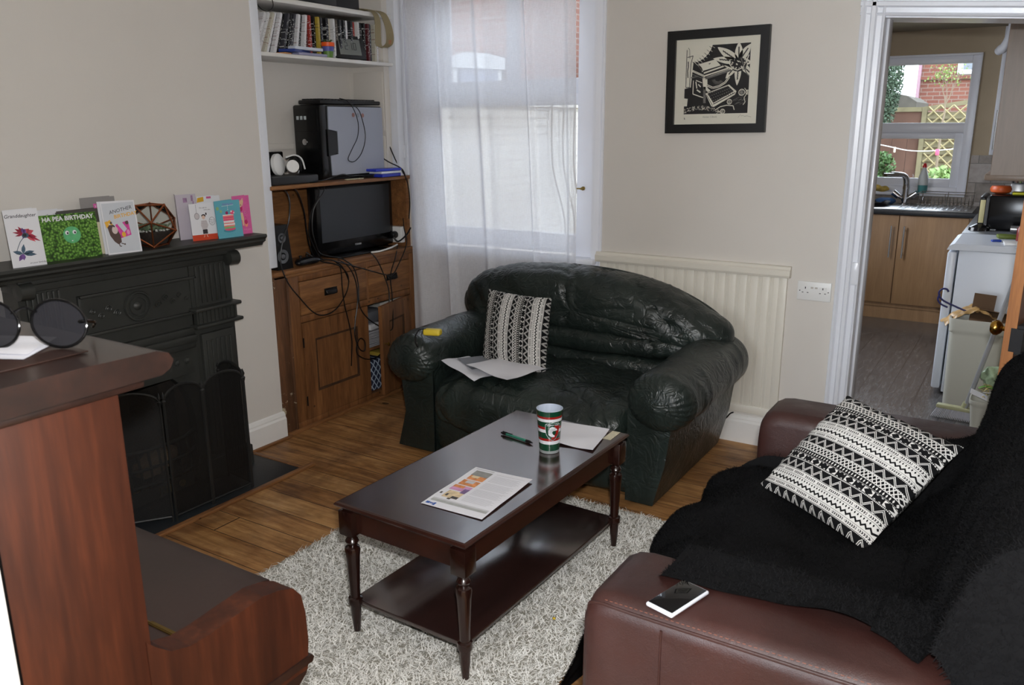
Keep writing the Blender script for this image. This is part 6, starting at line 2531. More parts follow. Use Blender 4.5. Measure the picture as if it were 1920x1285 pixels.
# ------------------------------------------------------------------ geometric glass terrarium
tr = thing('glass_terrarium', 'copper-framed geometric glass terrarium with soil and succulents on the mantel', 'terrarium', (-2.935, 2.02, MZ))
ph_ = (1 + 5 ** 0.5) / 2
iv = [Vector(q).normalized() for q in ((-1, ph_, 0), (1, ph_, 0), (-1, -ph_, 0), (1, -ph_, 0), (0, -1, ph_), (0, 1, ph_), (0, -1, -ph_), (0, 1, -ph_), (ph_, 0, -1), (ph_, 0, 1), (-ph_, 0, -1), (-ph_, 0, 1))]
fi = ((0, 11, 5), (0, 5, 1), (0, 1, 7), (0, 7, 10), (0, 10, 11), (1, 5, 9), (5, 11, 4), (11, 10, 2), (10, 7, 6), (7, 1, 8), (3, 9, 4), (3, 4, 2), (3, 2, 6), (3, 6, 8), (3, 8, 9), (4, 9, 5), (2, 4, 11), (6, 2, 10), (8, 6, 7), (9, 8, 1))
fn_ = (iv[3] + iv[6] + iv[8]).normalized()
Rq = fn_.rotation_difference(Vector((0, 0, -1))).to_matrix()
Rz_ = Matrix.Rotation(0.55, 3, 'Z')
RT = 0.100
tv_ = [Rz_ @ (Rq @ p) * RT for p in iv]
zmin = min(p.z for p in tv_)
tcn = Vector((-2.935, 2.025, MZ - zmin + 0.003))
tv_ = [p + tcn for p in tv_]
COPPER = M('aged_copper', (150, 88, 56), 0.35, 0.85, var=.3, vscale=30)
b = MB()
es = set()
for f in fi:
    for i in range(3):
        es.add(tuple(sorted((f[i], f[(i + 1) % 3]))))
for i, j in es:
    b.tube([tv_[i], tv_[j]], 0.0034, 6)
for p in tv_:
    superell(b, p, (.005, .005, .005), 1, 1, 8, 6)
b.out('copper_frame', COPPER, tr)
b = MB()
b.add([tcn + (p - tcn) * .985 for p in tv_], [f for f in fi if f != (1, 5, 9)])
b.out('glass_facets', GLASS, tr)
b = MB()


def clipz(k, z):
    return k


def soil(u, v):
    a = 2 * PI * u
    z0, z1 = MZ + 0.012, MZ + 0.062
    if v < 0.75:
        z = z0 + (z1 - z0) * v / 0.75
        r = 0.052 + 0.024 * math.sin(v / 0.75 * 1.5)
    else:
        z = z1 + 0.012 * noise.noise(Vector((math.cos(a) * 3, math.sin(a) * 3, v * 4)))
        r = 0.074 * (1 - (v - .75) / .25)
    return (tcn.x + r * math.cos(a) * .92, tcn.y + r * math.sin(a) * .92, z)


b.grid(soil, 30, 20, cu=True)
b.out('soil', M('terrarium_soil', (46, 36, 32), 0.9, var=.7, vscale=160, bmp=.6), tr)
b = MB()
random.seed(9)
for k in range(26):
    a, r = random.random() * 2 * PI, 0.05 * random.random() ** .5
    p = Vector((tcn.x + r * math.cos(a), tcn.y + r * math.sin(a), MZ + .062))
    for j in range(4):
        aa = a + j * 1.6
        L = .014 + .02 * random.random()
        b.tube([p, p + Vector((L * .5 * math.cos(aa), L * .5 * math.sin(aa), L * .7)), p + Vector((L * math.cos(aa), L * math.sin(aa), L * .75))], [.003, .0035, .0008], 5)
b.out('succulents', M('dusty_green', (104, 118, 92), .6, var=.3, vscale=90), tr)
b = MB()
for k in range(30):
    a, r = random.random() * 2 * PI, 0.06 + .008 * random.random()
    superell(b, (tcn.x + r * math.cos(a), tcn.y + r * math.sin(a), MZ + .062 + .006 * random.random()), (.006, .005, .004), 1, 1, 8, 6)
b.out('white_pebbles', M('pebble_white', (190, 188, 182), .6), tr)

# ------------------------------------------------------------------ upright piano
PW1 = wood('reddish_mahogany_side', (84, 42, 24), (40, 19, 12), 0.46, (9, 9, 0.8), bmp=0.06, coat=0.0)
PW1.node_tree.nodes['Principled BSDF'].inputs['Specular IOR Level'].default_value = 0.3
PW2 = wood('reddish_mahogany_flat', (50, 29, 22), (28, 17, 13), 0.40, (1.0, 9, 9), bmp=0.06, coat=0.2)
pi_ = thing('upright_piano', 'reddish mahogany upright piano end-on in the near left corner', 'piano', (-1.8, 0.6, 0), 0)
XS = -1.085
b = MB()
b.bb(XS - 0.035, XS, 0.472, 0.665, 0.0, 1.165, 0, 0.004)
b.out('side_panel', PW1, pi_)
b = MB()
b.bb(-2.49, XS - 0.03, 0.63, 0.655, 0.02, 1.16)
b.out('upper_front_panel', PW2, pi_)
b = MB()
for k in range(5):
    x = -2.45 + k * 0.325
    b.bb(x, x + 0.07, 0.457, 0.472, 0.02, 1.15)
b.bb(-2.5, XS - 0.004, 0.459, 0.475, 0.02, 1.16)
b.out('back_frame', M('dark_back_timber', (13, 11, 10), 0.9, spec=0.05), pi_)
b = MB()
b.prism([(0.458, 1.165), (0.72, 1.165), (0.735, 1.172), (0.742, 1.184), (0.735, 1.196), (0.715, 1.203), (0.60, 1.206), (0.458, 1.206)], lambda u, v, d: (d, u, v), -2.55, XS + 0.025)
b.bb(-2.54, XS + 0.012, 0.459, 0.70, 1.150, 1.168, 0, 0.004)
b.bb(-2.5, XS - 0.045, 0.462, 0.655, 1.206, 1.2085, 0, 0.001)
lid = b.out('top_lid', PW2, pi_)
b = MB()
b.bb(XS - 0.06, XS + 0.028, 0.480, 0.486, 1.170, 1.2075, 0, 0.001)
b.out('lid_hinge', M('piano_brass', (150, 120, 60), .35, 1.0), lid)
# key cheek: curved end block
ck_ = [(0.655, 0.50), (0.975, 0.50), (0.982, 0.56), (0.980, 0.62), (0.972, 0.662), (0.955, 0.684), (0.925, 0.697), (0.885, 0.705), (0.82, 0.700), (0.77, 0.695), (0.73, 0.695), (0.695, 0.706), (0.670, 0.728), (0.655, 0.745)]
b = MB()
b.prism(ck_, lambda u, v, d: (d, u, v), XS - 0.052, XS + 0.002)
b.out('key_cheek', PW1, pi_)
b = MB()
b.bb(-2.5, XS - 0.01, 0.65, 0.99, 0.505, 0.555, 0, 0.008)
b.prism([(0.655, 0.512), (0.985, 0.512), (0.990, 0.520), (0.985, 0.528), (0.655, 0.528)], lambda u, v, d: (d, u, v), -2.52, XS + 0.006)
b.prism([(0.655, 0.44), (0.93, 0.455), (0.975, 0.49), (0.985, 0.515), (0.655, 0.515)], lambda u, v, d: (d, u, v), -2.52, XS - 0.002)
b.out('keybed', PW2, pi_)
b = MB()
b.prism([(0.74, 0.688), (0.90, 0.702), (0.945, 0.692), (0.962, 0.668), (0.968, 0.56), (0.955, 0.56), (0.945, 0.66), (0.92, 0.68), (0.74, 0.67)], lambda u, v, d: (d, u, v), -2.47, XS - 0.053)
b.bb(-2.47, XS - 0.053, 0.655, 0.738, 0.676, 0.690, 0, 0.002)
fall = b.out('fallboard', M('worn_fallboard', (44, 32, 29), 0.38, var=.15, bmp=.08), pi_)
b = MB()
b.tube([(-2.47, 0.739, 0.691), (XS - 0.054, 0.739, 0.691)], 0.0028, 6)
b.bb(XS - 0.12, XS - 0.054, 0.735, 0.745, 0.6895, 0.6925, 0, 0.001)
b.out('piano_hinge', M('dull_gold', (138, 112, 60), .4, 1.0), fall)
b = MB()
b.bb(-2.49, XS - 0.04, 0.64, 0.66, 0.06, 0.50)
b.bb(-2.5, XS, 0.60, 0.93, 0.0, 0.07, 0, 0.006)
b.bb(XS - 0.07, XS - 0.01, 0.86, 0.92, 0.07, 0.46, 0, 0.01)
b.bb(-2.5, -2.44, 0.86, 0.92, 0.07, 0.46, 0, 0.01)
b.out('lower_panel', PW2, pi_)

# sunglasses and envelope on the piano
LP = 1.2095
sheet('envelope', PAPER, 'white envelope under the sunglasses on top of the piano', [(-1.30, 0.525, LP), (-1.170, 0.590, LP), (-1.232, 0.668, LP), (-1.40, 0.59, LP)], 'envelope', lift=0.001, seed=8, amp=0.002)
sheet('envelope', PAPER, 'second white letter below the envelope on the piano lid', [(-1.28, 0.515, LP - .0008), (-1.158, 0.578, LP - .0008), (-1.20, 0.640, LP - .0008), (-1.38, 0.57, LP - .0008)], 'letter', lift=0.0004, seed=9, amp=0.001)
sg_ = thing('sunglasses', 'round dark sunglasses standing on the piano top', 'sunglasses', (-1.24, 0.60, LP))
LENSM, nt_, b_ = new_mat('smoked_lens')
b_.inputs['Base Color'].default_value = (0.015, 0.015, 0.018, 1)
b_.inputs['Roughness'].default_value = 0.05
b_.inputs['Alpha'].default_value = 0.93
GF = M('glossy_black_frame', (8, 8, 9), 0.12)


def lens_pair(cL, ax, up, r):
    for k, c in enumerate(cL):
        c = Vector(c)
        b = MB()
        ring_ = [c + ax * (r * 1.05 * math.cos(a * PI / 16)) + up * (r * 0.92 * math.sin(a * PI / 16)) for a in range(32)]
        b.tube(ring_, 0.0022, 8, closed=True)
        fr2 = b.out('rim', GF, sg_)
        b = MB()
        nn = ax.cross(up)
        vs = [c + nn * .003] + [p for p in ring_]
        b.add(vs, [(0, 1 + i, 1 + (i + 1) % 32) for i in range(32)], 0, True)
        b.out('lens', LENSM, fr2)


AX = Vector((0.84, 0.54, -0.03)).normalized()
UPG = (Vector((-0.20, 0.14, 0.92))).normalized()
lens_pair([(-1.178, 0.645, 1.2445), (-1.255, 0.590, 1.2445)], AX, UPG, 0.0375)
b = MB()
nG = AX.cross(UPG)
cR, cL_ = Vector((-1.178, 0.645, 1.2445)), Vector((-1.255, 0.590, 1.2445))
b.tube(spline([cL_ + AX * .030 + UPG * .016, (cL_ + cR) / 2 + UPG * .024, cR - AX * .030 + UPG * .016], 6), 0.002, 8)
b.out('bridge', GF, sg_)
b = MB()
for c_, s in ((cR, 1), (cL_, -1)):
    h0 = c_ + AX * (.037 * s) + UPG * 0.004
    b.tube(spline([h0, h0 - nG * -0.02 + Vector((-0.012, .010, -0.004)), h0 + Vector((-.06, .05, -.018)), h0 + Vector((-.10, .07, -.035))], 6), 0.0025, 8)
b.out('temple_arm', GF, sg_)

# ------------------------------------------------------------------ stripped pine door, open into the room
DP = wood('orange_pine_edge', (186, 122, 66), (126, 76, 34), 0.5, (12, 12, 1.2), bmp=0.2, wear=(0.66, (214, 204, 184)))
DF = wood('dark_pine_face', (128, 78, 42), (76, 42, 20), 0.5, (12, 12, 1.2), bmp=0.25)
HX, HY, LX, LY = 0.155, 3.83, -0.022, 3.165
dd = Vector((LX - HX, LY - HY, 0)); DL = dd.length; dd.normalize()
dn = Vector((-dd.y, dd.x, 0))            # living-room face normal (+x side)
if dn.x < 0:
    dn = -dn
dr = thing('pine_door', 'stripped pine door standing open with black rim lock and brass knob', 'door', (HX, HY, 0))


def dpt(u, t, z):
    """u along the leaf from the hinge, t outwards on the room side"""
    return Vector((HX, HY, 0)) + dd * u + dn * t + Vector((0, 0, z))


def dbox(b, u0, u1, t0, t1, z0, z1, mi=0):
    vs = [dpt(u, t, z) for u in (u0, u1) for t in (t0, t1) for z in (z0, z1)]
    b.add(vs, [(0, 1, 3, 2), (4, 6, 7, 5), (0, 4, 5, 1), (2, 3, 7, 6), (0, 2, 6, 4), (1, 5, 7, 3)], mi)


b = MB()
for u0, u1, z0, z1 in ((0, .11, .01, 1.93), (DL - .11, DL - .002, .01, 1.93), (.11, DL - .11, .01, .22), (.11, DL - .11, .78, .95), (.11, DL - .11, 1.82, 1.93)):
    dbox(b, u0, u1, -.018, .018, z0, z1)
dbox(b, .11, DL - .11, -.006, .006, .22, .78); dbox(b, .11, DL - .11, -.006, .006, .95, 1.82)
for z0, z1 in ((.22, .78), (.95, 1.82)):
    for q in ((.11, .125), (DL - .125, DL - .11)):
        dbox(b, q[0], q[1], -.014, .014, z0, z1)
b.out('door_leaf', DF, dr)
b = MB()
dbox(b, DL - .002, DL, -.018, .018, .01, 1.93)
b.out('door_edge', DP, dr)
b = MB()
dbox(b, DL - .135, DL - .006, .018, .040, .765, .865)
dbox(b, DL - .008, DL + .003, .002, .040, .775, .855)
lk = b.out('rim_lock', M('black_iron_lock', (34, 33, 34), .5, .4, bmp=.3), dr)
BR = M('polished_brass', (196, 150, 70), 0.22, 1.0)
for s, nm in ((-1, 'door_knob'), (1, 'door_knob')):
    b = MB()
    o = dpt(DL - .062, .018 * s if s < 0 else .040, .835)
    b.lathe([(0.019, 0), (0.020, 0.003), (0.010, 0.006), (0.008, 0.022), (0.018, 0.028), (0.026, 0.038), (0.027, 0.048), (0.020, 0.058), (0.0, 0.062)], o, 24, 0, tuple(dn * s))
    b.out(nm, BR, dr)

# ------------------------------------------------------------------ kitchen shell
def vinyl():
    m, nt, b = new_mat('grey_plank_vinyl')
    sp = nt.nodes.new('ShaderNodeSeparateXYZ')
    v = coords(nt)
    nt.links.new(v, sp.inputs[0])
    x, y = X(nt, sp.outputs[0]), X(nt, sp.outputs[1])
    g = (x / 0.15).fr().lt(0.02).mx((y / 0.9).fr().lt(0.004))
    f = noise_tex(nt, coords(nt, 'Object', (20, 2.5, 1)), 2.0, 5, 0.7, 1.5)
    c = ramp(nt, f, [(0.35, srgb(70, 68, 68)), (0.7, srgb(104, 101, 99))])
    nt.links.new(mix(nt, g, c, srgb(44, 42, 42)), b.inputs['Base Color'])
    b.inputs['Roughness'].default_value = 0.14
    b.inputs['Specular IOR Level'].default_value = 0.8
    bump(nt, b, noise_tex(nt, coords(nt, 'Object', (30, 3, 1)), 4.0, 4, 0.6, 2.0), 0.3, 0.004)
    return m


def tiles():
    m, nt, b = new_mat('stone_wall_tiles')
    sp = nt.nodes.new('ShaderNodeSeparateXYZ')
    v = coords(nt)
    nt.links.new(v, sp.inputs[0])
    x, y, z = (X(nt, sp.outputs[i]) for i in range(3))
    T = 0.15
    h = x + y
    col_ = (z / T).fl()
    hs = h / 0.2 + col_ * 0.5
    g = hs.fr().lt(0.03).mx((z / T).fr().lt(0.035))
    cbn = nt.nodes.new('ShaderNodeCombineXYZ')
    nt.links.new(hs.fl().s, cbn.inputs[0]); nt.links.new(col_.s, cbn.inputs[1])
    wn2 = nt.nodes.new('ShaderNodeTexWhiteNoise')
    nt.links.new(cbn.outputs[0], wn2.inputs['Vector'])
    f = X(nt, noise_tex(nt, v, 22, 5)) * 0.6 + X(nt, wn2.outputs['Value']) * 0.4
    c = ramp(nt, f.s, [(0.25, srgb(120, 110, 102)), (0.5, srgb(150, 140, 132)), (0.75, srgb(172, 164, 160))])
    nt.links.new(mix(nt, g, c, srgb(104, 98, 92)), b.inputs['Base Color'])
    b.inputs['Roughness'].default_value = 0.4
    bump(nt, b, (f - g).s, 0.3, 0.003)
    return m


KX0, KX1, KY1, KC = -1.75, 0.24, 7.65, 2.22
b = MB()
b.bb(KX0, 0.5, 3.98, KY1 + 0.1, -0.12, 0.001)
b.out('floor_kitchen', vinyl(), kind='structure')
b = MB()
b.bb(KX0 - .1, 0.5, 4.05, KY1 + .1, KC, KC + .1)
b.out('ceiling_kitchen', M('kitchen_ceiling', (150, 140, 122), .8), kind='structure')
WX0, WX1, WZ0, WZ1 = -1.47, -0.515, 0.955, 2.02
b = MB()
b.bb(KX0 - .1, WX0, KY1, KY1 + .15, 0, KC)
b.bb(WX1, 0.5, KY1, KY1 + .15, 0, KC)
b.bb(WX0, WX1, KY1, KY1 + .15, 0, WZ0)
b.bb(WX0, WX1, KY1, KY1 + .15, WZ1, KC)
b.bb(KX0 - .1, KX0, 4.05, 4.75, 0, KC)
b.bb(KX0 - .1, KX0, 6.25, KY1, 0, KC)
b.bb(KX0 - .1, KX0, 4.75, 6.25, 0, .95)
b.bb(KX0 - .1, KX0, 4.75, 6.25, 2.05, KC)
b.bb(KX1, KX1 + .1, 4.05, KY1, 0, KC)
b.bb(KX0 - .1, -1.5, 4.05, 4.1, 0, KC)
b.bb(-1.75, -0.66, 4.05, 4.055, 0, KC)
b.out('wall_kitchen', KWALL, kind='structure')
TILE = tiles()
b = MB()
b.bb(WX1 + .02, KX1, KY1 - .008, KY1, .87, 1.265)
b.bb(WX0, WX1 + .02, KY1 - .008, KY1, .87, WZ0 - .01)
b.bb(KX1 - .008, KX1, 5.7, KY1, .87, 1.265)
b.out('trim_11', TILE, kind='structure')
w2 = thing('window_2', None, None, (-1.0, KY1, 0.955)); w2['kind'] = 'structure'
b = MB()
sash_frame(b, WX0, WX1, WZ0, WZ1, KY1 - .005, .06, .055, .055, .055, .075)
b.bb(WX0 + .05, WX1 - .05, KY1 - .0, KY1 + .07, 1.435, 1.515, 0, .006)
b.bb(WX0 + .02, WX1 + .01, KY1 - .045, KY1 + .02, WZ0 - .018, WZ0 + .008, 0, .004)
b.bb(WX1 - .003, WX1 + .012, KY1 - .02, KY1 + .02, WZ0, WZ1 + .01, 0, .003)
b.bb(WX0, WX1 + .012, KY1 - .02, KY1 + .02, WZ1, WZ1 + .018, 0, .003)
b.out('window_frame', UPVC, w2)
b = MB()
sash_frame(b, WX0 + .06, WX1 - .055, 1.01, 1.435, KY1 + .01, .055, .06, .065, .045, .05)
b.out('opening_sash', UPVC, w2)
b = MB()
b.bb(WX0 + .05, WX1 - .05, KY1 + .04, KY1 + .046, 1.02, 1.97)
b.out('pane', GLASS, w2)

w3 = thing('added_side_window', None, None, (KX0, 5.5, .95)); w3['kind'] = 'structure'  # unseen side window, added to let more light into the kitchen
b = MB()
for ya, yb, za, zb in ((4.75, 4.81, .95, 2.05), (6.19, 6.25, .95, 2.05), (5.47, 5.53, .95, 2.05), (4.75, 6.25, .95, 1.01), (4.75, 6.25, 1.99, 2.05)):
    b.bb(KX0 - .08, KX0 - .02, ya, yb, za, zb, 0, .004)
b.out('window_frame', UPVC, w3)

# base units, worktop, sink
OAK = wood('pale_oak_laminate', (172, 136, 98), (146, 112, 78), 0.45, (12, 12, 0.9), bmp=0.03)
SS = M('brushed_steel', (196, 198, 200), 0.32, 0.85)
ku = thing('base_cabinet', 'pale oak kitchen base cabinet with two tall doors below the sink', 'cabinet', (-0.9, 7.3, 0))
b = MB()
b.bb(KX0 + .01, -0.38, 7.08, KY1 - .01, .10, .83)
b.out('carcass', OAK, ku)
b = MB()
b.bb(KX0 + .01, -0.36, 7.09, 7.11, .0, .13)
b.out('plinth', OAK, ku)
for x0, x1, hx_ in ((-1.45, -0.892, -0.955), (-0.885, -0.415, -0.835)):
    b = MB()
    b.bb(x0, x1, 7.055, 7.078, .135, .825, 0, .002)
    dor = b.out('door', OAK, ku)
    b = MB()
    hxx = -0.905 if x0 < -1 else -0.845
    hxx = x1 - 0.045 if x0 < -1 else x0 + 0.04
    b.cyl((hxx, 7.03, .50), (hxx, 7.03, .745), .006, 10)
    b.cyl((hxx, 7.03, .53), (hxx, 7.055, .53), .004, 8); b.cyl((hxx, 7.03, .715), (hxx, 7.055, .715), .004, 8)
    b.out('bar_handle', SS, dor)
b = MB()
b.bb(KX0 + .01, -0.355, 7.03, KY1 - .01, .83, .868, 0, .006)
setp(b.out('worktop', M('charcoal_worktop', (44, 46, 50), .35, var=.3, vscale=120)), 'charcoal worktop under the kitchen window', 'worktop')
b = MB()
b.bb(-1.45, -0.40, 7.045, 7.60, .868, .874, 0, .003)
for k in range(12):
    b.bb(-0.93 + k * .043, -0.915 + k * .043, 7.12, 7.52, .874, .877, 0, .001)
setp(b.out('sink_drainer', SS), 'stainless steel sink top with ribbed drainer on the charcoal worktop', 'sink')
tp_ = thing('mixer_tap', 'chrome mixer tap with angular spout and two lever heads', 'tap', (-0.94, 7.5, .874))
b = MB()
b.lathe([(.035, 0), (.035, .006), (.020, .010), (.020, .05)], (-0.925, 7.50, .874), 20)
b.tube(spline([(-0.925, 7.50, .90), (-0.922, 7.50, 1.00), (-0.925, 7.49, 1.07), (-0.945, 7.47, 1.105), (-0.985, 7.42, 1.115), (-1.03, 7.38, 1.115)], 6), [.026] * 8 + [.024] * 8 + [.021] * 15, 12)
b.box((-1.025, 7.385, 1.112), (.12, .05, .028), .8, 0, .006)
b.out('spout', CHROME, tp_)
b = MB()
for s in (-1, 1):
    b.cyl((-0.925, 7.50, .91), (-0.925 + s * .055, 7.49, .945), .015, 12)
    b.cyl((-0.925 + s * .045, 7.49, .935), (-0.925 + s * .09, 7.485, .97), .024, 14)
b.out('tap_head', CHROME, tp_)
rk = thing('dish_rack', 'chrome wire dish rack standing on the drainer', 'dish rack', (-0.6, 7.35, .877))
b = MB()
for z, r in ((.985, .003), (.905, .003)):
    b.tube([(-0.80, 7.22, z), (-0.42, 7.22, z), (-0.42, 7.47, z), (-0.80, 7.47, z)], r, 6, closed=True)
for k in range(15):
    x = -0.79 + k * .026
    b.tube([(x, 7.22, .985 if k in (0, 14) else .905), (x, 7.225, .885), (x, 7.30, .885), (x, 7.345, .950), (x, 7.39, .885), (x, 7.465, .885), (x, 7.47, .905)], .0022, 5)
for k in (0, 7, 14):
    for yy in (7.22, 7.47):
        b.tube([(-0.79 + k * .026, yy, .985), (-0.79 + k * .026, yy, .88)], .0025, 5)
b.tube([(-0.80, 7.22, .985), (-0.845, 7.30, .962), (-0.80, 7.40, .985)], .003, 6)
b.out('wire_frame', CHROME, rk)
wb = thing('washing_up_bottle', 'clear washing-up liquid bottle with red cap and teal liquid on the sill', 'bottle', (-0.815, 7.61, .965))
cb_ = (-0.815, 7.615, .964)
b = MB()
b.lathe([(.030, 0), (.036, .01), (.037, .06)], cb_, 20)
b.out('liquid', M('teal_liquid', (84, 150, 152), .2), wb)
b = MB()
b.lathe([(.0372, .06), (.038, .11), (.036, .13), (.022, .175), (.016, .19), (.014, .20)], cb_, 20)
b.out('bottle_body', M('milky_plastic', (216, 222, 224), .25), wb)
b = MB()
b.lathe([(.017, .20), (.017, .215), (.013, .222), (.010, .235), (0, .236)], cb_, 16)
b.out('cap', M('red_cap', (196, 30, 34), .35), wb)
simple('bread_bag', M('yellow_cloth', (206, 178, 92), .7, var=.4, vscale=30), 'crumpled yellow cloth on the left end of the kitchen sill', 'cloth', lambda b: [superell(b, (-1.19, 7.60, .995), (.075, .032, .030), 1, 1, 30, 16), superell(b, (-1.12, 7.60, .985), (.06, .026, .022), 1, 1, 30, 16), displace(b, lambda p: .012 * nz(p, 30))])
simple('sponge', M('sponge_yellow', (214, 200, 150), .9, bmp=.5), 'pale yellow sponge at the left end of the sink', 'sponge', lambda b: b.box((-1.24, 7.45, .93), (.10, .06, .035), .2, 0, .008, Matrix.Rotation(.4, 3, 'Y')))
simple('frying_pan', M('pan_black', (22, 22, 24), .4), 'black pan lying in the sink left of the tap', 'pan', lambda b: b.lathe([(0, 0), (.12, 0), (.15, .03), (.147, .03), (.118, .004), (0, .004)], (-1.15, 7.30, .878), 28))
simple('blue_cloth', M('blue_cloth', (62, 98, 146), .8), 'blue cloth crumpled beside the tap', 'cloth', lambda b: [superell(b, (-1.06, 7.46, .90), (.08, .05, .026), .9, .9, 24, 14), displace(b, lambda p: .012 * nz(p, 22))])
simple('pot_plant', M('dark_leaf', (34, 54, 38), .6), 'dark leafy stem at the left edge of the kitchen window sill', 'plant', lambda b: [b.cyl((-1.285, 7.60, .96), (-1.285, 7.60, 1.12), .03, 14)] + [b.tube([(-1.285, 7.60, 1.1), (-1.285 + .05 * math.cos(k * 2.1), 7.60 + .01 * math.sin(k), 1.12 + k * .035), (-1.285 + .085 * math.cos(k * 2.1), 7.60, 1.13 + k * .03)], [.004, .012, .002], 6) for k in range(9)])

# right-hand run: worktop, toaster oven, wall cupboard
b = MB()
b.bb(-0.37, KX1 - .002, 5.74, 7.028, .83, .868, 0, .005)
b.bb(-0.34, KX1 - .002, 5.76, 7.03, .0, .83)
setp(b.out('side_unit', M('grey_worktop', (98, 100, 104), .3, var=.2, vscale=90)), 'grey side worktop and unit along the right kitchen wall', 'worktop')
ov = thing('toaster_oven', 'black countertop oven on the right worktop with a cream-edged door', 'oven', (-0.1, 6.1, .868))
b = MB()
b.bb(-0.255, 0.19, 5.93, 6.30, .878, 1.085, 0, .012)
b.bb(-0.24, -0.20, 5.95, 6.0, .868, .88); b.bb(0.12, 0.16, 5.95, 6.0, .868, .88)
b.out('oven_body', M('oven_black', (14, 14, 16), .18), ov)
b = MB()
b.bb(-0.305, -0.27, 5.93, 6.28, .90, 1.075, 0, .01)
b.bb(-0.275, -0.25, 5.94, 6.27, .905, 1.065)
dv_ = b.out('oven_door', BLACKM, ov)
b = MB()
b.bb(-0.300, -0.272, 5.925, 5.93, .915, 1.055, 0, .001)
b.out('cream_seal', M('cream_plastic', (196, 188, 140), .5), dv_)
simple('knife_rest', SS, 'silver-labelled small tin before the black oven', 'tin', lambda b: b.cyl((-0.12, 5.86, .893), (-0.03, 5.86, .893), .020, 16))
simple('hob_kettle_lid', M('black_shiny', (24, 24, 26), .15), 'small black shiny lid at the front edge of the right worktop', 'lid', lambda b: b.lathe([(0, 0), (.06, 0), (.055, .02), (.02, .04), (0, .042)], (-0.29, 5.93, .868), 20)).name = 'saucepan_lid'
simple('orange_bowl', M('terracotta_orange', (190, 84, 36), .4), 'orange round pot on top of the black oven', 'pot', lambda b: b.lathe([(.03, 0), (.055, .012), (.060, .030), (.052, .048), (.0, .052)], (-0.205, 6.05, 1.087), 24))
simple('yellow_tray', M('lime_yellow', (196, 190, 40), .5), 'yellow flat lid beside the orange pot on the oven', 'lid', lambda b: b.bb(-0.14, 0.01, 6.0, 6.12, 1.087, 1.10, 0, .004))
uj = thing('utensil_holder', 'steel utensil holder with cooking tools beside the wall', 'utensil holder', (-0.12, 6.35, .868))
b = MB()
b.bb(-0.165, -0.075, 6.36, 6.44, .868, 1.135, 0, .01)
b.out('holder', SS, uj)
for k, (dx, h, c) in enumerate(((-.03, .16, (30, 30, 32)), (-.01, .19, (90, 60, 40)), (.008, .17, (96, 110, 50)), (.025, .13, (34, 34, 36)), (.035, .10, (60, 60, 64)))):
    b = MB()
    b.tube([(-0.12 + dx, 6.40, 1.10), (-0.12 + dx * 1.6, 6.40, 1.10 + h)], [.006, .009], 8)
    b.out('utensil_handle', M('utensil_%d' % k, c, .5), uj)
wu = thing('wall_cupboard', 'pale kitchen wall cupboard at the top right with bar handle', 'cupboard', (-0.1, 6.6, 1.25))
WOODP = wood('greige_laminate', (138, 120, 105), (122, 106, 92), 0.4, (10, 10, 1), bmp=0.02)
b = MB()
b.bb(-0.235, KX1, 5.2, 6.97, 1.245, 2.13)
b.bb(-0.262, KX1, 5.2, 6.995, 1.215, 1.248, 0, .006)
b.out('cupboard_body', WOODP, wu)
b = MB()
b.bb(-0.256, -0.236, 6.30, 6.985, 1.25, 2.125, 0, .003)
wd = b.out('door', WOODP, wu)
b = MB()
b.bb(-0.256, -0.236, 5.6, 6.295, 1.25, 2.125, 0, .003)
b.out('door', WOODP, wu)
b = MB()
b.cyl((-0.318, 6.95, 1.33), (-0.318, 6.95, 1.60), .010, 10)
b.cyl((-0.318, 6.95, 1.37), (-0.256, 6.95, 1.37), .007, 8); b.cyl((-0.318, 6.95, 1.56), (-0.256, 6.95, 1.56), .007, 8)
b.out('bar_handle', M('satin_handle', (120, 120, 118), .3, .7), wd)
simple('boiler_pipe', UPVC, 'white pipe with elbow rising beside the wall cupboard', 'pipe', lambda b: b.tube(spline([(-0.400, 7.52, 2.03), (-0.385, 7.50, 2.04), (-0.360, 7.48, 2.06), (-0.335, 7.48, 2.12), (-0.32, 7.48, 2.215)], 6), [.03] * 6 + [.035] * 19, 12))
simple('cable_conduit', UPVC, 'white conduit running up the far kitchen wall', 'conduit', lambda b: b.bb(-0.375, -0.335, 7.60, 7.645, 1.27, 2.215, 0, .003))

b = MB()
b.bb(-0.257, -0.236, 6.986, 6.992, 1.25, 2.125)
b.bb(-0.257, -0.236, 6.2955, 6.2995, 1.25, 2.125)
b.out('dark_gap', BLACKM, wd)

# fridge
fg = thing('fridge', 'white under-counter fridge seen from its side', 'fridge', (-0.1, 5.4, 0))
FRW = M('fridge_white', (206, 212, 222), .35)
b = MB()
b.bb(-0.335, 0.20, 5.18, 5.70, .015, .835, 0, .006)
b.out('fridge_body', FRW, fg)
b = MB()
b.bb(-0.390, -0.343, 5.185, 5.695, .03, .825, 0, .012)
b.out('fridge_door', FRW, fg)
b = MB()
b.prism([(-0.395, .835), (-0.385, .858), (-0.36, .870), (0.20, .870), (0.20, .838)], lambda u, v, d: (u, d, v), 5.175, 5.705)
b.out('fridge_top', FRW, fg)
simple('white_tray', WHITEP, 'flat white tray on the right side of the fridge top', 'tray', lambda b: b.box((-0.08, 5.30, .876), (.10, .12, .012), .1, 0, .003))
simple('pen_blue', M('blue_plastic', (30, 60, 150), .4), 'small blue object on the fridge top', 'object', lambda b: b.box((-0.17, 5.38, .876), (.05, .025, .012), .4, 0, .004)).name = 'blue_clip'
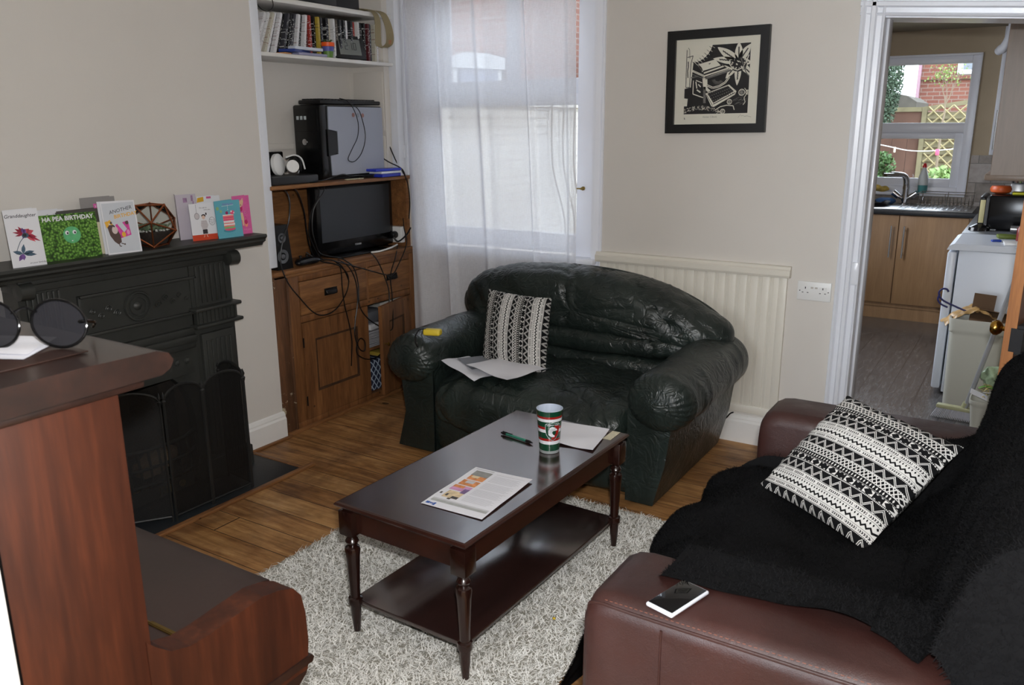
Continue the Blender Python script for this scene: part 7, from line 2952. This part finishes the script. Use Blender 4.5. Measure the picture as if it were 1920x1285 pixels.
simple('red_jar', M('dark_red_glass', (120, 30, 26), .3), 'dark red bottle at the right edge above the fridge', 'bottle', lambda b: b.lathe([(.022, 0), (.024, .01), (.024, .07), (.012, .09), (.012, .11), (0, .112)], (-0.055, 5.45, .870), 14))
simple('lime_packet', M('lime_packet', (96, 110, 40), .5), 'olive green packet between the fridge and the oven', 'packet', lambda b: b.box((-0.12, 5.56, .882), (.11, .07, .022), .2, 0, .006))

# bin with bag, cardboard, hanger
bn = thing('rubbish_bin', 'tall pale grey plastic bin beside the fridge', 'bin', (-0.19, 5.02, 0))
BINM = M('bin_plastic', (190, 190, 180), .4)
b = MB()


def binf(u, v):
    a = 2 * PI * u
    e = 0.28
    x = math.copysign(abs(math.cos(a)) ** e, math.cos(a))
    y = math.copysign(abs(math.sin(a)) ** e, math.sin(a))
    L = [(0.0, .80, .002), (0.03, .90, 0.004), (0.09, .93, .03), (0.80, 1.0, .43), (0.82, 1.05, .435), (0.97, 1.07, .505), (0.985, 1.05, .512), (1.0, .99, .505)]
    for k in range(len(L) - 1):
        if v <= L[k + 1][0] + 1e-9:
            t = (v - L[k][0]) / (L[k + 1][0] - L[k][0])
            s = L[k][1] + (L[k + 1][1] - L[k][1]) * t
            z = L[k][2] + (L[k + 1][2] - L[k][2]) * t
            break
    return (-0.185 + .130 * s * x, 5.02 + .110 * s * y, z)


b.grid(binf, 64, 40, cu=True)
b.out('bin_body', BINM, bn, fix=False)
simple('bin_liner', M('tan_plastic_bag', (176, 142, 92), .35, var=.3, vscale=25), 'tan plastic bag spilling over the left rim of the bin', 'bag', lambda b: [b.grid(lambda u, v: (-0.33 + .24 * u - .045 * (1 - u) * (1 - abs(2 * v - 1)), 4.93 + .19 * v, .505 + .055 * math.sin(u * PI) - .04 * (1 - u) ** 2 + .02 * noise.noise(Vector((u * 6, v * 6, 2)))), 30, 24), displace(b, lambda p: .007 * nz(p, 30))])
CARD = M('brown_cardboard', (96, 74, 54), .8)
simple('cardboard_piece', CARD, 'square brown cardboard flap standing up in the bin', 'cardboard', lambda b: b.box((-0.175, 5.03, .565), (.105, .004, .13), .1, 0, 0, Matrix.Rotation(.06, 3, 'Y')))
simple('cardboard_piece', CARD, 'folded brown cardboard lying across the bin rim', 'cardboard', lambda b: [b.box((-0.13, 4.97, .515), (.20, .12, .004), 0, 0, 0, Matrix.Rotation(.32, 3, 'X') @ Matrix.Rotation(.10, 3, 'Y')), b.box((-0.10, 5.02, .535), (.18, .10, .004), .2, 0, 0, Matrix.Rotation(-.3, 3, 'X') @ Matrix.Rotation(.12, 3, 'Y'))])
simple('coat_hanger', M('navy_plastic', (40, 40, 92), .4), 'navy plastic coat hanger hooked over the bin', 'hanger', lambda b: b.tube(spline([(-0.345, 4.98, .635), (-0.355, 4.98, .648), (-0.375, 4.98, .648), (-0.39, 4.98, .63), (-0.385, 4.98, .605), (-0.365, 4.98, .585), (-0.32, 4.98, .565), (-0.24, 4.98, .535)], 6), .005, 8) and b.tube(spline([(-0.385, 4.98, .62), (-0.392, 4.98, .59), (-0.375, 4.98, .565), (-0.34, 4.98, .55)], 6), .005, 8))

# broom
bm_ = thing('broom', 'broom with metal handle leaning against the door side of the bin', 'broom', (-0.2, 4.75, 0))
b = MB()
b.cyl((-0.182, 4.74, .075), (-0.022, 4.62, .90), .0115, 14)
b.out('broom_handle', M('silver_paint', (176, 178, 182), .3, .4), bm_)
b = MB()
b.box((-0.20, 4.745, .065), (.235, .04, .022), -.10, 0, .006)
b.cyl((-0.19, 4.745, .07), (-0.180, 4.738, .105), .015, 12)
b.out('broom_head', M('pale_green_plastic', (176, 176, 140), .4), bm_)
b = MB()
random.seed(3)
for i in range(34):
    for j in range(4):
        x, y = -0.31 + .0066 * i, 4.73 + .010 * j
        c_, s_ = math.cos(-.1), math.sin(-.1)
        X0, Y0_ = -0.20 + (x + .20) * c_ - (y - 4.745) * s_, 4.745 + (x + .20) * s_ + (y - 4.745) * c_
        b.tube([(X0, Y0_, .058), (X0 + (i - 17) * .0016, Y0_ + (j - 1.5) * .005, .006)], [.0022, .0016], 4)
b.out('bristles', M('white_bristles', (206, 206, 216), .7), bm_)

# small compost caddy with peelings
cd = thing('compost_caddy', 'small pale caddy full of vegetable peelings before the bin', 'caddy', (-0.1, 4.6, 0))
b = MB()


def cad(u, v):
    a = 2 * PI * u
    x = math.copysign(abs(math.cos(a)) ** .4, math.cos(a))
    y = math.copysign(abs(math.sin(a)) ** .4, math.sin(a))
    s = .80 + .22 * v if v < .85 else (1.05 if v < .97 else .98)
    return (-0.075 + .085 * s * x, 4.60 + .075 * s * y, .005 + .185 * min(v, .95))


b.grid(cad, 48, 20, cu=True)
b.out('caddy_body', BINM, cd, fix=False)
b = MB()
b.box((-0.125, 4.575, .205), (.08, .08, .004), .4, 0, 0, Matrix.Rotation(.35, 3, 'Y'))
b.box((-0.075, 4.59, .215), (.07, .06, .003), .8, 0, 0, Matrix.Rotation(-.3, 3, 'X'))
b.out('crumpled_paper', PAPER, cd)
b = MB()
for k in range(40):
    a, r = random.random() * 6.28, .055 * random.random() ** .5
    p = Vector((-0.060 + r * math.cos(a), 4.60 + r * math.sin(a), .19 + .05 * random.random()))
    q = Vector((random.uniform(-.03, .03), random.uniform(-.02, .02), random.uniform(-.005, .02)))
    b.tube(spline([p, p + q * .5 + Vector((0, 0, .008)), p + q], 4), .004, 5, flat=.4)
b.out('peelings', M('potato_peel', (170, 158, 100), .7, var=.4, vscale=60), cd)
simple('plastic_bag', M('clear_green_bag', (150, 170, 140), .25, trans=0.0, var=.4, vscale=30), 'clear plastic bag with green edge behind the caddy', 'bag', lambda b: [superell(b, (-0.075, 4.72, .265), (.055, .04, .06), 1, 1, 40, 24), displace(b, lambda p: .016 * nz(p, 32))])
simple('green_peel', M('leaf_green_peel', (92, 140, 48), .5), 'strip of green leaf on top of the peelings', 'leaf', lambda b: b.tube(spline([(-0.13, 4.60, .232), (-0.10, 4.60, .245), (-0.06, 4.60, .235), (-0.03, 4.60, .222)], 5), .012, 8, flat=.3))

# ------------------------------------------------------------------ outside: yard, neighbours, garden
def bricks(name, c1, c2, mortar, sx=1.0):
    m, nt, b = new_mat(name)
    br = nt.nodes.new('ShaderNodeTexBrick')
    sp = nt.nodes.new('ShaderNodeSeparateXYZ')
    nt.links.new(coords(nt), sp.inputs[0])
    cbn = nt.nodes.new('ShaderNodeCombineXYZ')
    nt.links.new((X(nt, sp.outputs[0]) + X(nt, sp.outputs[1])).s, cbn.inputs[0])
    nt.links.new(sp.outputs[2], cbn.inputs[1])
    nt.links.new(cbn.outputs[0], br.inputs['Vector'])
    br.inputs['Color1'].default_value = srgb(*c1)
    br.inputs['Color2'].default_value = srgb(*c2)
    br.inputs['Mortar'].default_value = srgb(*mortar)
    br.inputs['Scale'].default_value = 1.0
    br.inputs['Brick Width'].default_value = 0.225
    br.inputs['Row Height'].default_value = 0.075
    br.inputs['Mortar Size'].default_value = 0.008
    nt.links.new(br.outputs['Color'], b.inputs['Base Color'])
    b.inputs['Roughness'].default_value = 0.9
    return m


RB = bricks('red_brick', (104, 66, 54), (92, 58, 48), (112, 100, 92))
PB = bricks('painted_pale_brick', (212, 208, 198), (204, 200, 192), (184, 180, 172))
SLT = M('grey_roof_slate', (88, 92, 100), .7, var=.15)
LEAF = M('garden_leaf', (66, 94, 50), .6, var=.4, vscale=5)
b = MB()
b.bb(-40, 40, 4.2, 60, -0.5, -0.3)
b.out('ground', M('garden_ground', (120, 116, 100), .9, var=.3), kind='structure')
b = MB()
b.bb(-4.35, -4.15, 4.15, 11, -0.3, 1.70)
b.bb(-4.38, -4.12, 4.15, 11, 1.68, 1.74)
b.out('garden_wall', PB, label='pale painted brick yard wall seen through the sheer curtain', cat='wall')
b = MB()
b.bb(KX0 - .25, KX0 - .10, 4.15, 4.75, -.3, 2.6)
b.bb(KX0 - .25, KX0 - .10, 6.25, 7.9, -.3, 2.6)
b.bb(KX0 - .25, KX0 - .10, 4.75, 6.25, -.3, .95)
b.bb(KX0 - .25, KX0 - .10, 4.75, 6.25, 2.05, 2.6)
b.out('wall_side', RB, kind='structure')
nh = thing('neighbour_house', 'red brick house with white-lintelled window beyond the yard wall', 'house', (-7, 10, 0))
b = MB()
b.bb(-12, -5.5, 9.0, 11.8, -.3, 4.3)
b.out('house_wall', RB, nh)
b = MB()
b.bb(-5.64, -5.50, 8.9, 9.0, -.3, 4.3)
b.out('downpipe', M('dark_pipe', (70, 68, 74), .5), nh)
b = MB()
b.prism([(-6.52, 2.22), (-5.66, 2.16), (-5.66, 2.29), (-5.95, 2.36), (-6.25, 2.39), (-6.52, 2.34)], lambda u, v, d: (u, d, v), 8.90, 9.0)
b.bb(-6.46, -6.40, 8.93, 9.0, 0.8, 2.22); b.bb(-5.78, -5.73, 8.93, 9.0, 0.8, 2.20)
wf = b.out('window', M('weathered_white', (150, 150, 150), .6), nh)
b = MB()
b.bb(-6.40, -5.78, 8.97, 8.99, 0.8, 2.22)
b.out('dark_pane', M('dark_pane', (92, 96, 112), .2), wf)
eh = thing('terrace_house', 'red brick outbuilding with slate roof seen through the upper window', 'house', (-6, 14, 0))
b = MB()
b.prism([(-9.5, -.3), (-3.9, -.3), (-3.9, 2.95), (-6.6, 3.02), (-7.2, 3.22), (-8.0, 3.45), (-9.5, 3.45)], lambda u, v, d: (u, d, v), 13.0, 15)
b.out('house_wall', RB, eh)
b = MB()
b.prism([(-7.75, 3.75), (-7.2, 3.22), (-6.6, 3.02), (-3.9, 2.95), (-3.9, 4.6), (-6.95, 4.6)], lambda u, v, d: (u, d, v), 13.1, 14.9)
b.out('roof', SLT, eh)


def shrub(name, label, c, r, n, leaf, mat, seed=0, stem=True, cat='shrub'):
    rs = np.random.default_rng(seed)
    d = rs.normal(size=(n, 3)); d /= np.linalg.norm(d, axis=1)[:, None]
    rad = rs.random(n) ** 0.35
    P = np.array(c) + d * rad[:, None] * np.array(r)
    t = thing(name, label, cat, (c[0], c[1], c[2] - r[2]))
    if stem:
        b = MB()
        b.tube([(c[0], c[1], -.3), (c[0] + .03, c[1], c[2])], [.05, .02], 6)
        b.out('stem', M('bark_brown_%d' % seed, (96, 84, 66), .9), t)
    fibres('foliage', mat, t, P, d + rs.normal(size=(n, 3)) * .6, rs.uniform(leaf * .7, leaf * 1.3, n), rs.uniform(leaf * .25, leaf * .4, n), .3, rs, 2)
    return t


shrub('garden_shrub', 'green bush in front of the brick outbuilding', (-4.85, 10.5, 2.1), (.40, .3, .50), 1500, .07, LEAF, 21)
shrub('climbing_plant', 'bare climbing stems and leaves on the right end of the yard wall', (-4.0, 8.1, 1.80), (.08, .35, .10), 260, .05, LEAF, 22, False, 'plant')
b = MB()
random.seed(4)
for k in range(7):
    y0 = 7.6 + k * .12
    b.tube(spline([(-4.13, y0, -.3), (-4.11, y0 + .1 * math.sin(k), .5), (-4.12, y0 - .25 + .1 * k, 1.1), (-4.11, y0 - .3 + .12 * k, 1.7)], 6), .010, 5)
setp(b.out('ivy_stems', M('ivy_bark', (120, 112, 98), .9)), 'grey ivy stems crossing the pale yard wall', 'plant')

# back garden seen through the kitchen window
FEN = M('fence_brown', (88, 62, 50), .8, var=.2, vscale=4)
FEN2 = M('weathered_slats', (114, 106, 80), .8, var=.2, vscale=6)
ff = thing('garden_fence', 'brown and weathered slatted garden fence with diamond trellis', 'fence', (-1.2, 13, 0))
b = MB()
for k in range(9):
    b.bb(-3.21 + k * .195, -3.02 + k * .195, 13.0, 13.03, -.3, 1.47)
b.bb(-3.3, -1.5, 12.98, 13.04, 1.47, 1.66)
b.out('brown_boards', FEN, ff)
b = MB()
for k in range(20):
    b.box((-0.25, 13.0, -.2 + k * .095), (2.42, .02, .092), 0, 0, 0, Matrix.Rotation(-.35, 3, 'X'))
b.bb(-1.50, -1.44, 12.95, 13.05, -.3, 1.72)
b.prism([(-3.3, 1.66), (-1.5, 1.66), (-1.0, 1.74), (1.0, 1.86), (1.0, 1.92), (-1.0, 1.80), (-1.5, 1.72), (-3.3, 1.72)], lambda u, v, d: (u, d, v), 12.96, 13.05)
b.out('slat_panel', FEN2, ff)
b = MB()
for k in range(-12, 20):
    x = -1.44 + k * .16
    for s in (1, -1):
        p, q = Vector((x if s > 0 else x + 1.6, 12.93, 0.2)), Vector((x + 1.6 if s > 0 else x, 12.93, 1.74))
        d0 = q.x - p.x
        ta, tb2 = (-1.42 - p.x) / d0, (0.9 - p.x) / d0
        t0, t1 = max(0.0, min(ta, tb2)), min(1.0, max(ta, tb2))
        if t1 > t0:
            b.cyl(p.lerp(q, t0), p.lerp(q, t1), .011, 4)
b.out('trellis', M('pale_trellis', (146, 134, 98), .8), ff)
bh = thing('brick_house', 'red brick house with white window behind the garden fence', 'house', (0, 20, 0))
b = MB()
b.bb(-2.31, 6, 19, 24, -.3, 6.5)
b.bb(-2.31, 6, 18.94, 19, 2.33, 2.40)
b.out('house_wall', bricks('orange_red_brick', (118, 72, 58), (104, 62, 50), (122, 106, 96)), bh)
b = MB()
b.bb(-2.35, -2.29, 18.9, 19, -.3, 6.5)
b.out('downpipe', M('mauve_pipe', (150, 120, 130), .6), bh)
b = MB()
b.bb(-1.66, 0.4, 18.93, 19, 2.41, 4.0, 0, .02)
hw = b.out('window', UPVC, bh)
b = MB()
b.bb(-1.56, -0.9, 18.92, 18.935, 2.50, 3.9)
b.out('dark_pane', M('dark_pane2', (110, 116, 124), .2), hw)
sh = thing('garden_shed', 'low shed with pitched dark roof beyond the fence', 'shed', (-2.3, 15, 0))
b = MB()
b.prism([(-2.9, -.3), (-1.88, -.3), (-1.88, 1.84), (-2.02, 1.93), (-2.2, 1.98), (-2.9, 2.0)], lambda u, v, d: (u, d, v), 15.4, 17)
b.out('shed_body', M('shed_timber', (78, 74, 66), .9, var=.2), sh)
CON = M('conifer_green', (70, 86, 68), .8, var=.4, vscale=3)
shrub('conifer', 'tall dark green conifer left of the kitchen window view', (-1.98, 12.2, 2.10), (.30, .28, .85), 16000, .04, CON, 31, True, 'tree')
shrub('garden_shrub', 'low green shrub at the lower left behind the kitchen window', (-1.57, 10.5, .98), (.14, .12, .22), 900, .05, LEAF, 32)
shrub('garden_shrub', 'spiky light green plant at the foot of the trellis', (-1.00, 10.9, .90), (.13, .12, .12), 130, .10, M('light_leaf', (112, 138, 76), .6), 33)
rt_ = thing('bare_tree', 'thin branching young tree with sparse leaves before the brick house', 'tree', (-1.12, 11.5, -.3))
b = MB()
random.seed(12)
tips = []
b.tube([(-1.12, 11.5, -.3), (-1.10, 11.5, 1.5)], [.02, .016], 6)


def branch(p, d, L, r, dep):
    q = p + d * L
    b.tube([p, p.lerp(q, .5) + Vector((.01, 0, 0)), q], [r, r * .8, r * .6], 5)
    if dep == 0:
        tips.append(q)
        return
    for k in range(3):
        nd = (d + Vector((random.uniform(-.55, .55), random.uniform(-.3, .3), random.uniform(-.1, .4)))).normalized()
        branch(q, nd, L * .75, r * .6, dep - 1)


branch(Vector((-1.10, 11.5, 1.5)), Vector((.03, 0, 1)), .22, .012, 3)
b.out('branches', M('twig_grey', (120, 106, 88), .9), rt_)
TT = np.array([list(t) for t in tips] * 8) + np.random.default_rng(2).normal(scale=.06, size=(len(tips) * 8, 3))
fibres('leaves', M('spring_leaf', (108, 128, 62), .6), rt_, TT, np.random.default_rng(3).normal(size=TT.shape), np.full(len(TT), .035), np.full(len(TT), .012), .3, np.random.default_rng(4), 2)
wl = thing('washing_line', 'thin pale washing line with clothes pegs across the garden', 'washing line', (-1.2, 9.6, 1.2))
b = MB()
b.tube(spline([(-2.2, 9.6, 1.45), (-1.45, 9.6, 1.29), (-1.14, 9.6, 1.235), (-0.78, 9.6, 1.26), (-0.1, 9.6, 1.36)], 8), .005, 6)
b.out('line', WHITEP, wl)
for nm_, c_, x_, z_, s_ in (('peg_cream', (226, 216, 190), -1.33, 1.245, (.018, .015, .055)), ('peg_pink', (230, 96, 130), -0.93, 1.225, (.034, .015, .06))):
    b = MB()
    b.box((x_, 9.6, z_), s_, 0, 0, .003)
    setp(b.out('clothes_peg', M(nm_, c_, .6), wl), label=nm_.split('_')[1] + ' clothes peg')
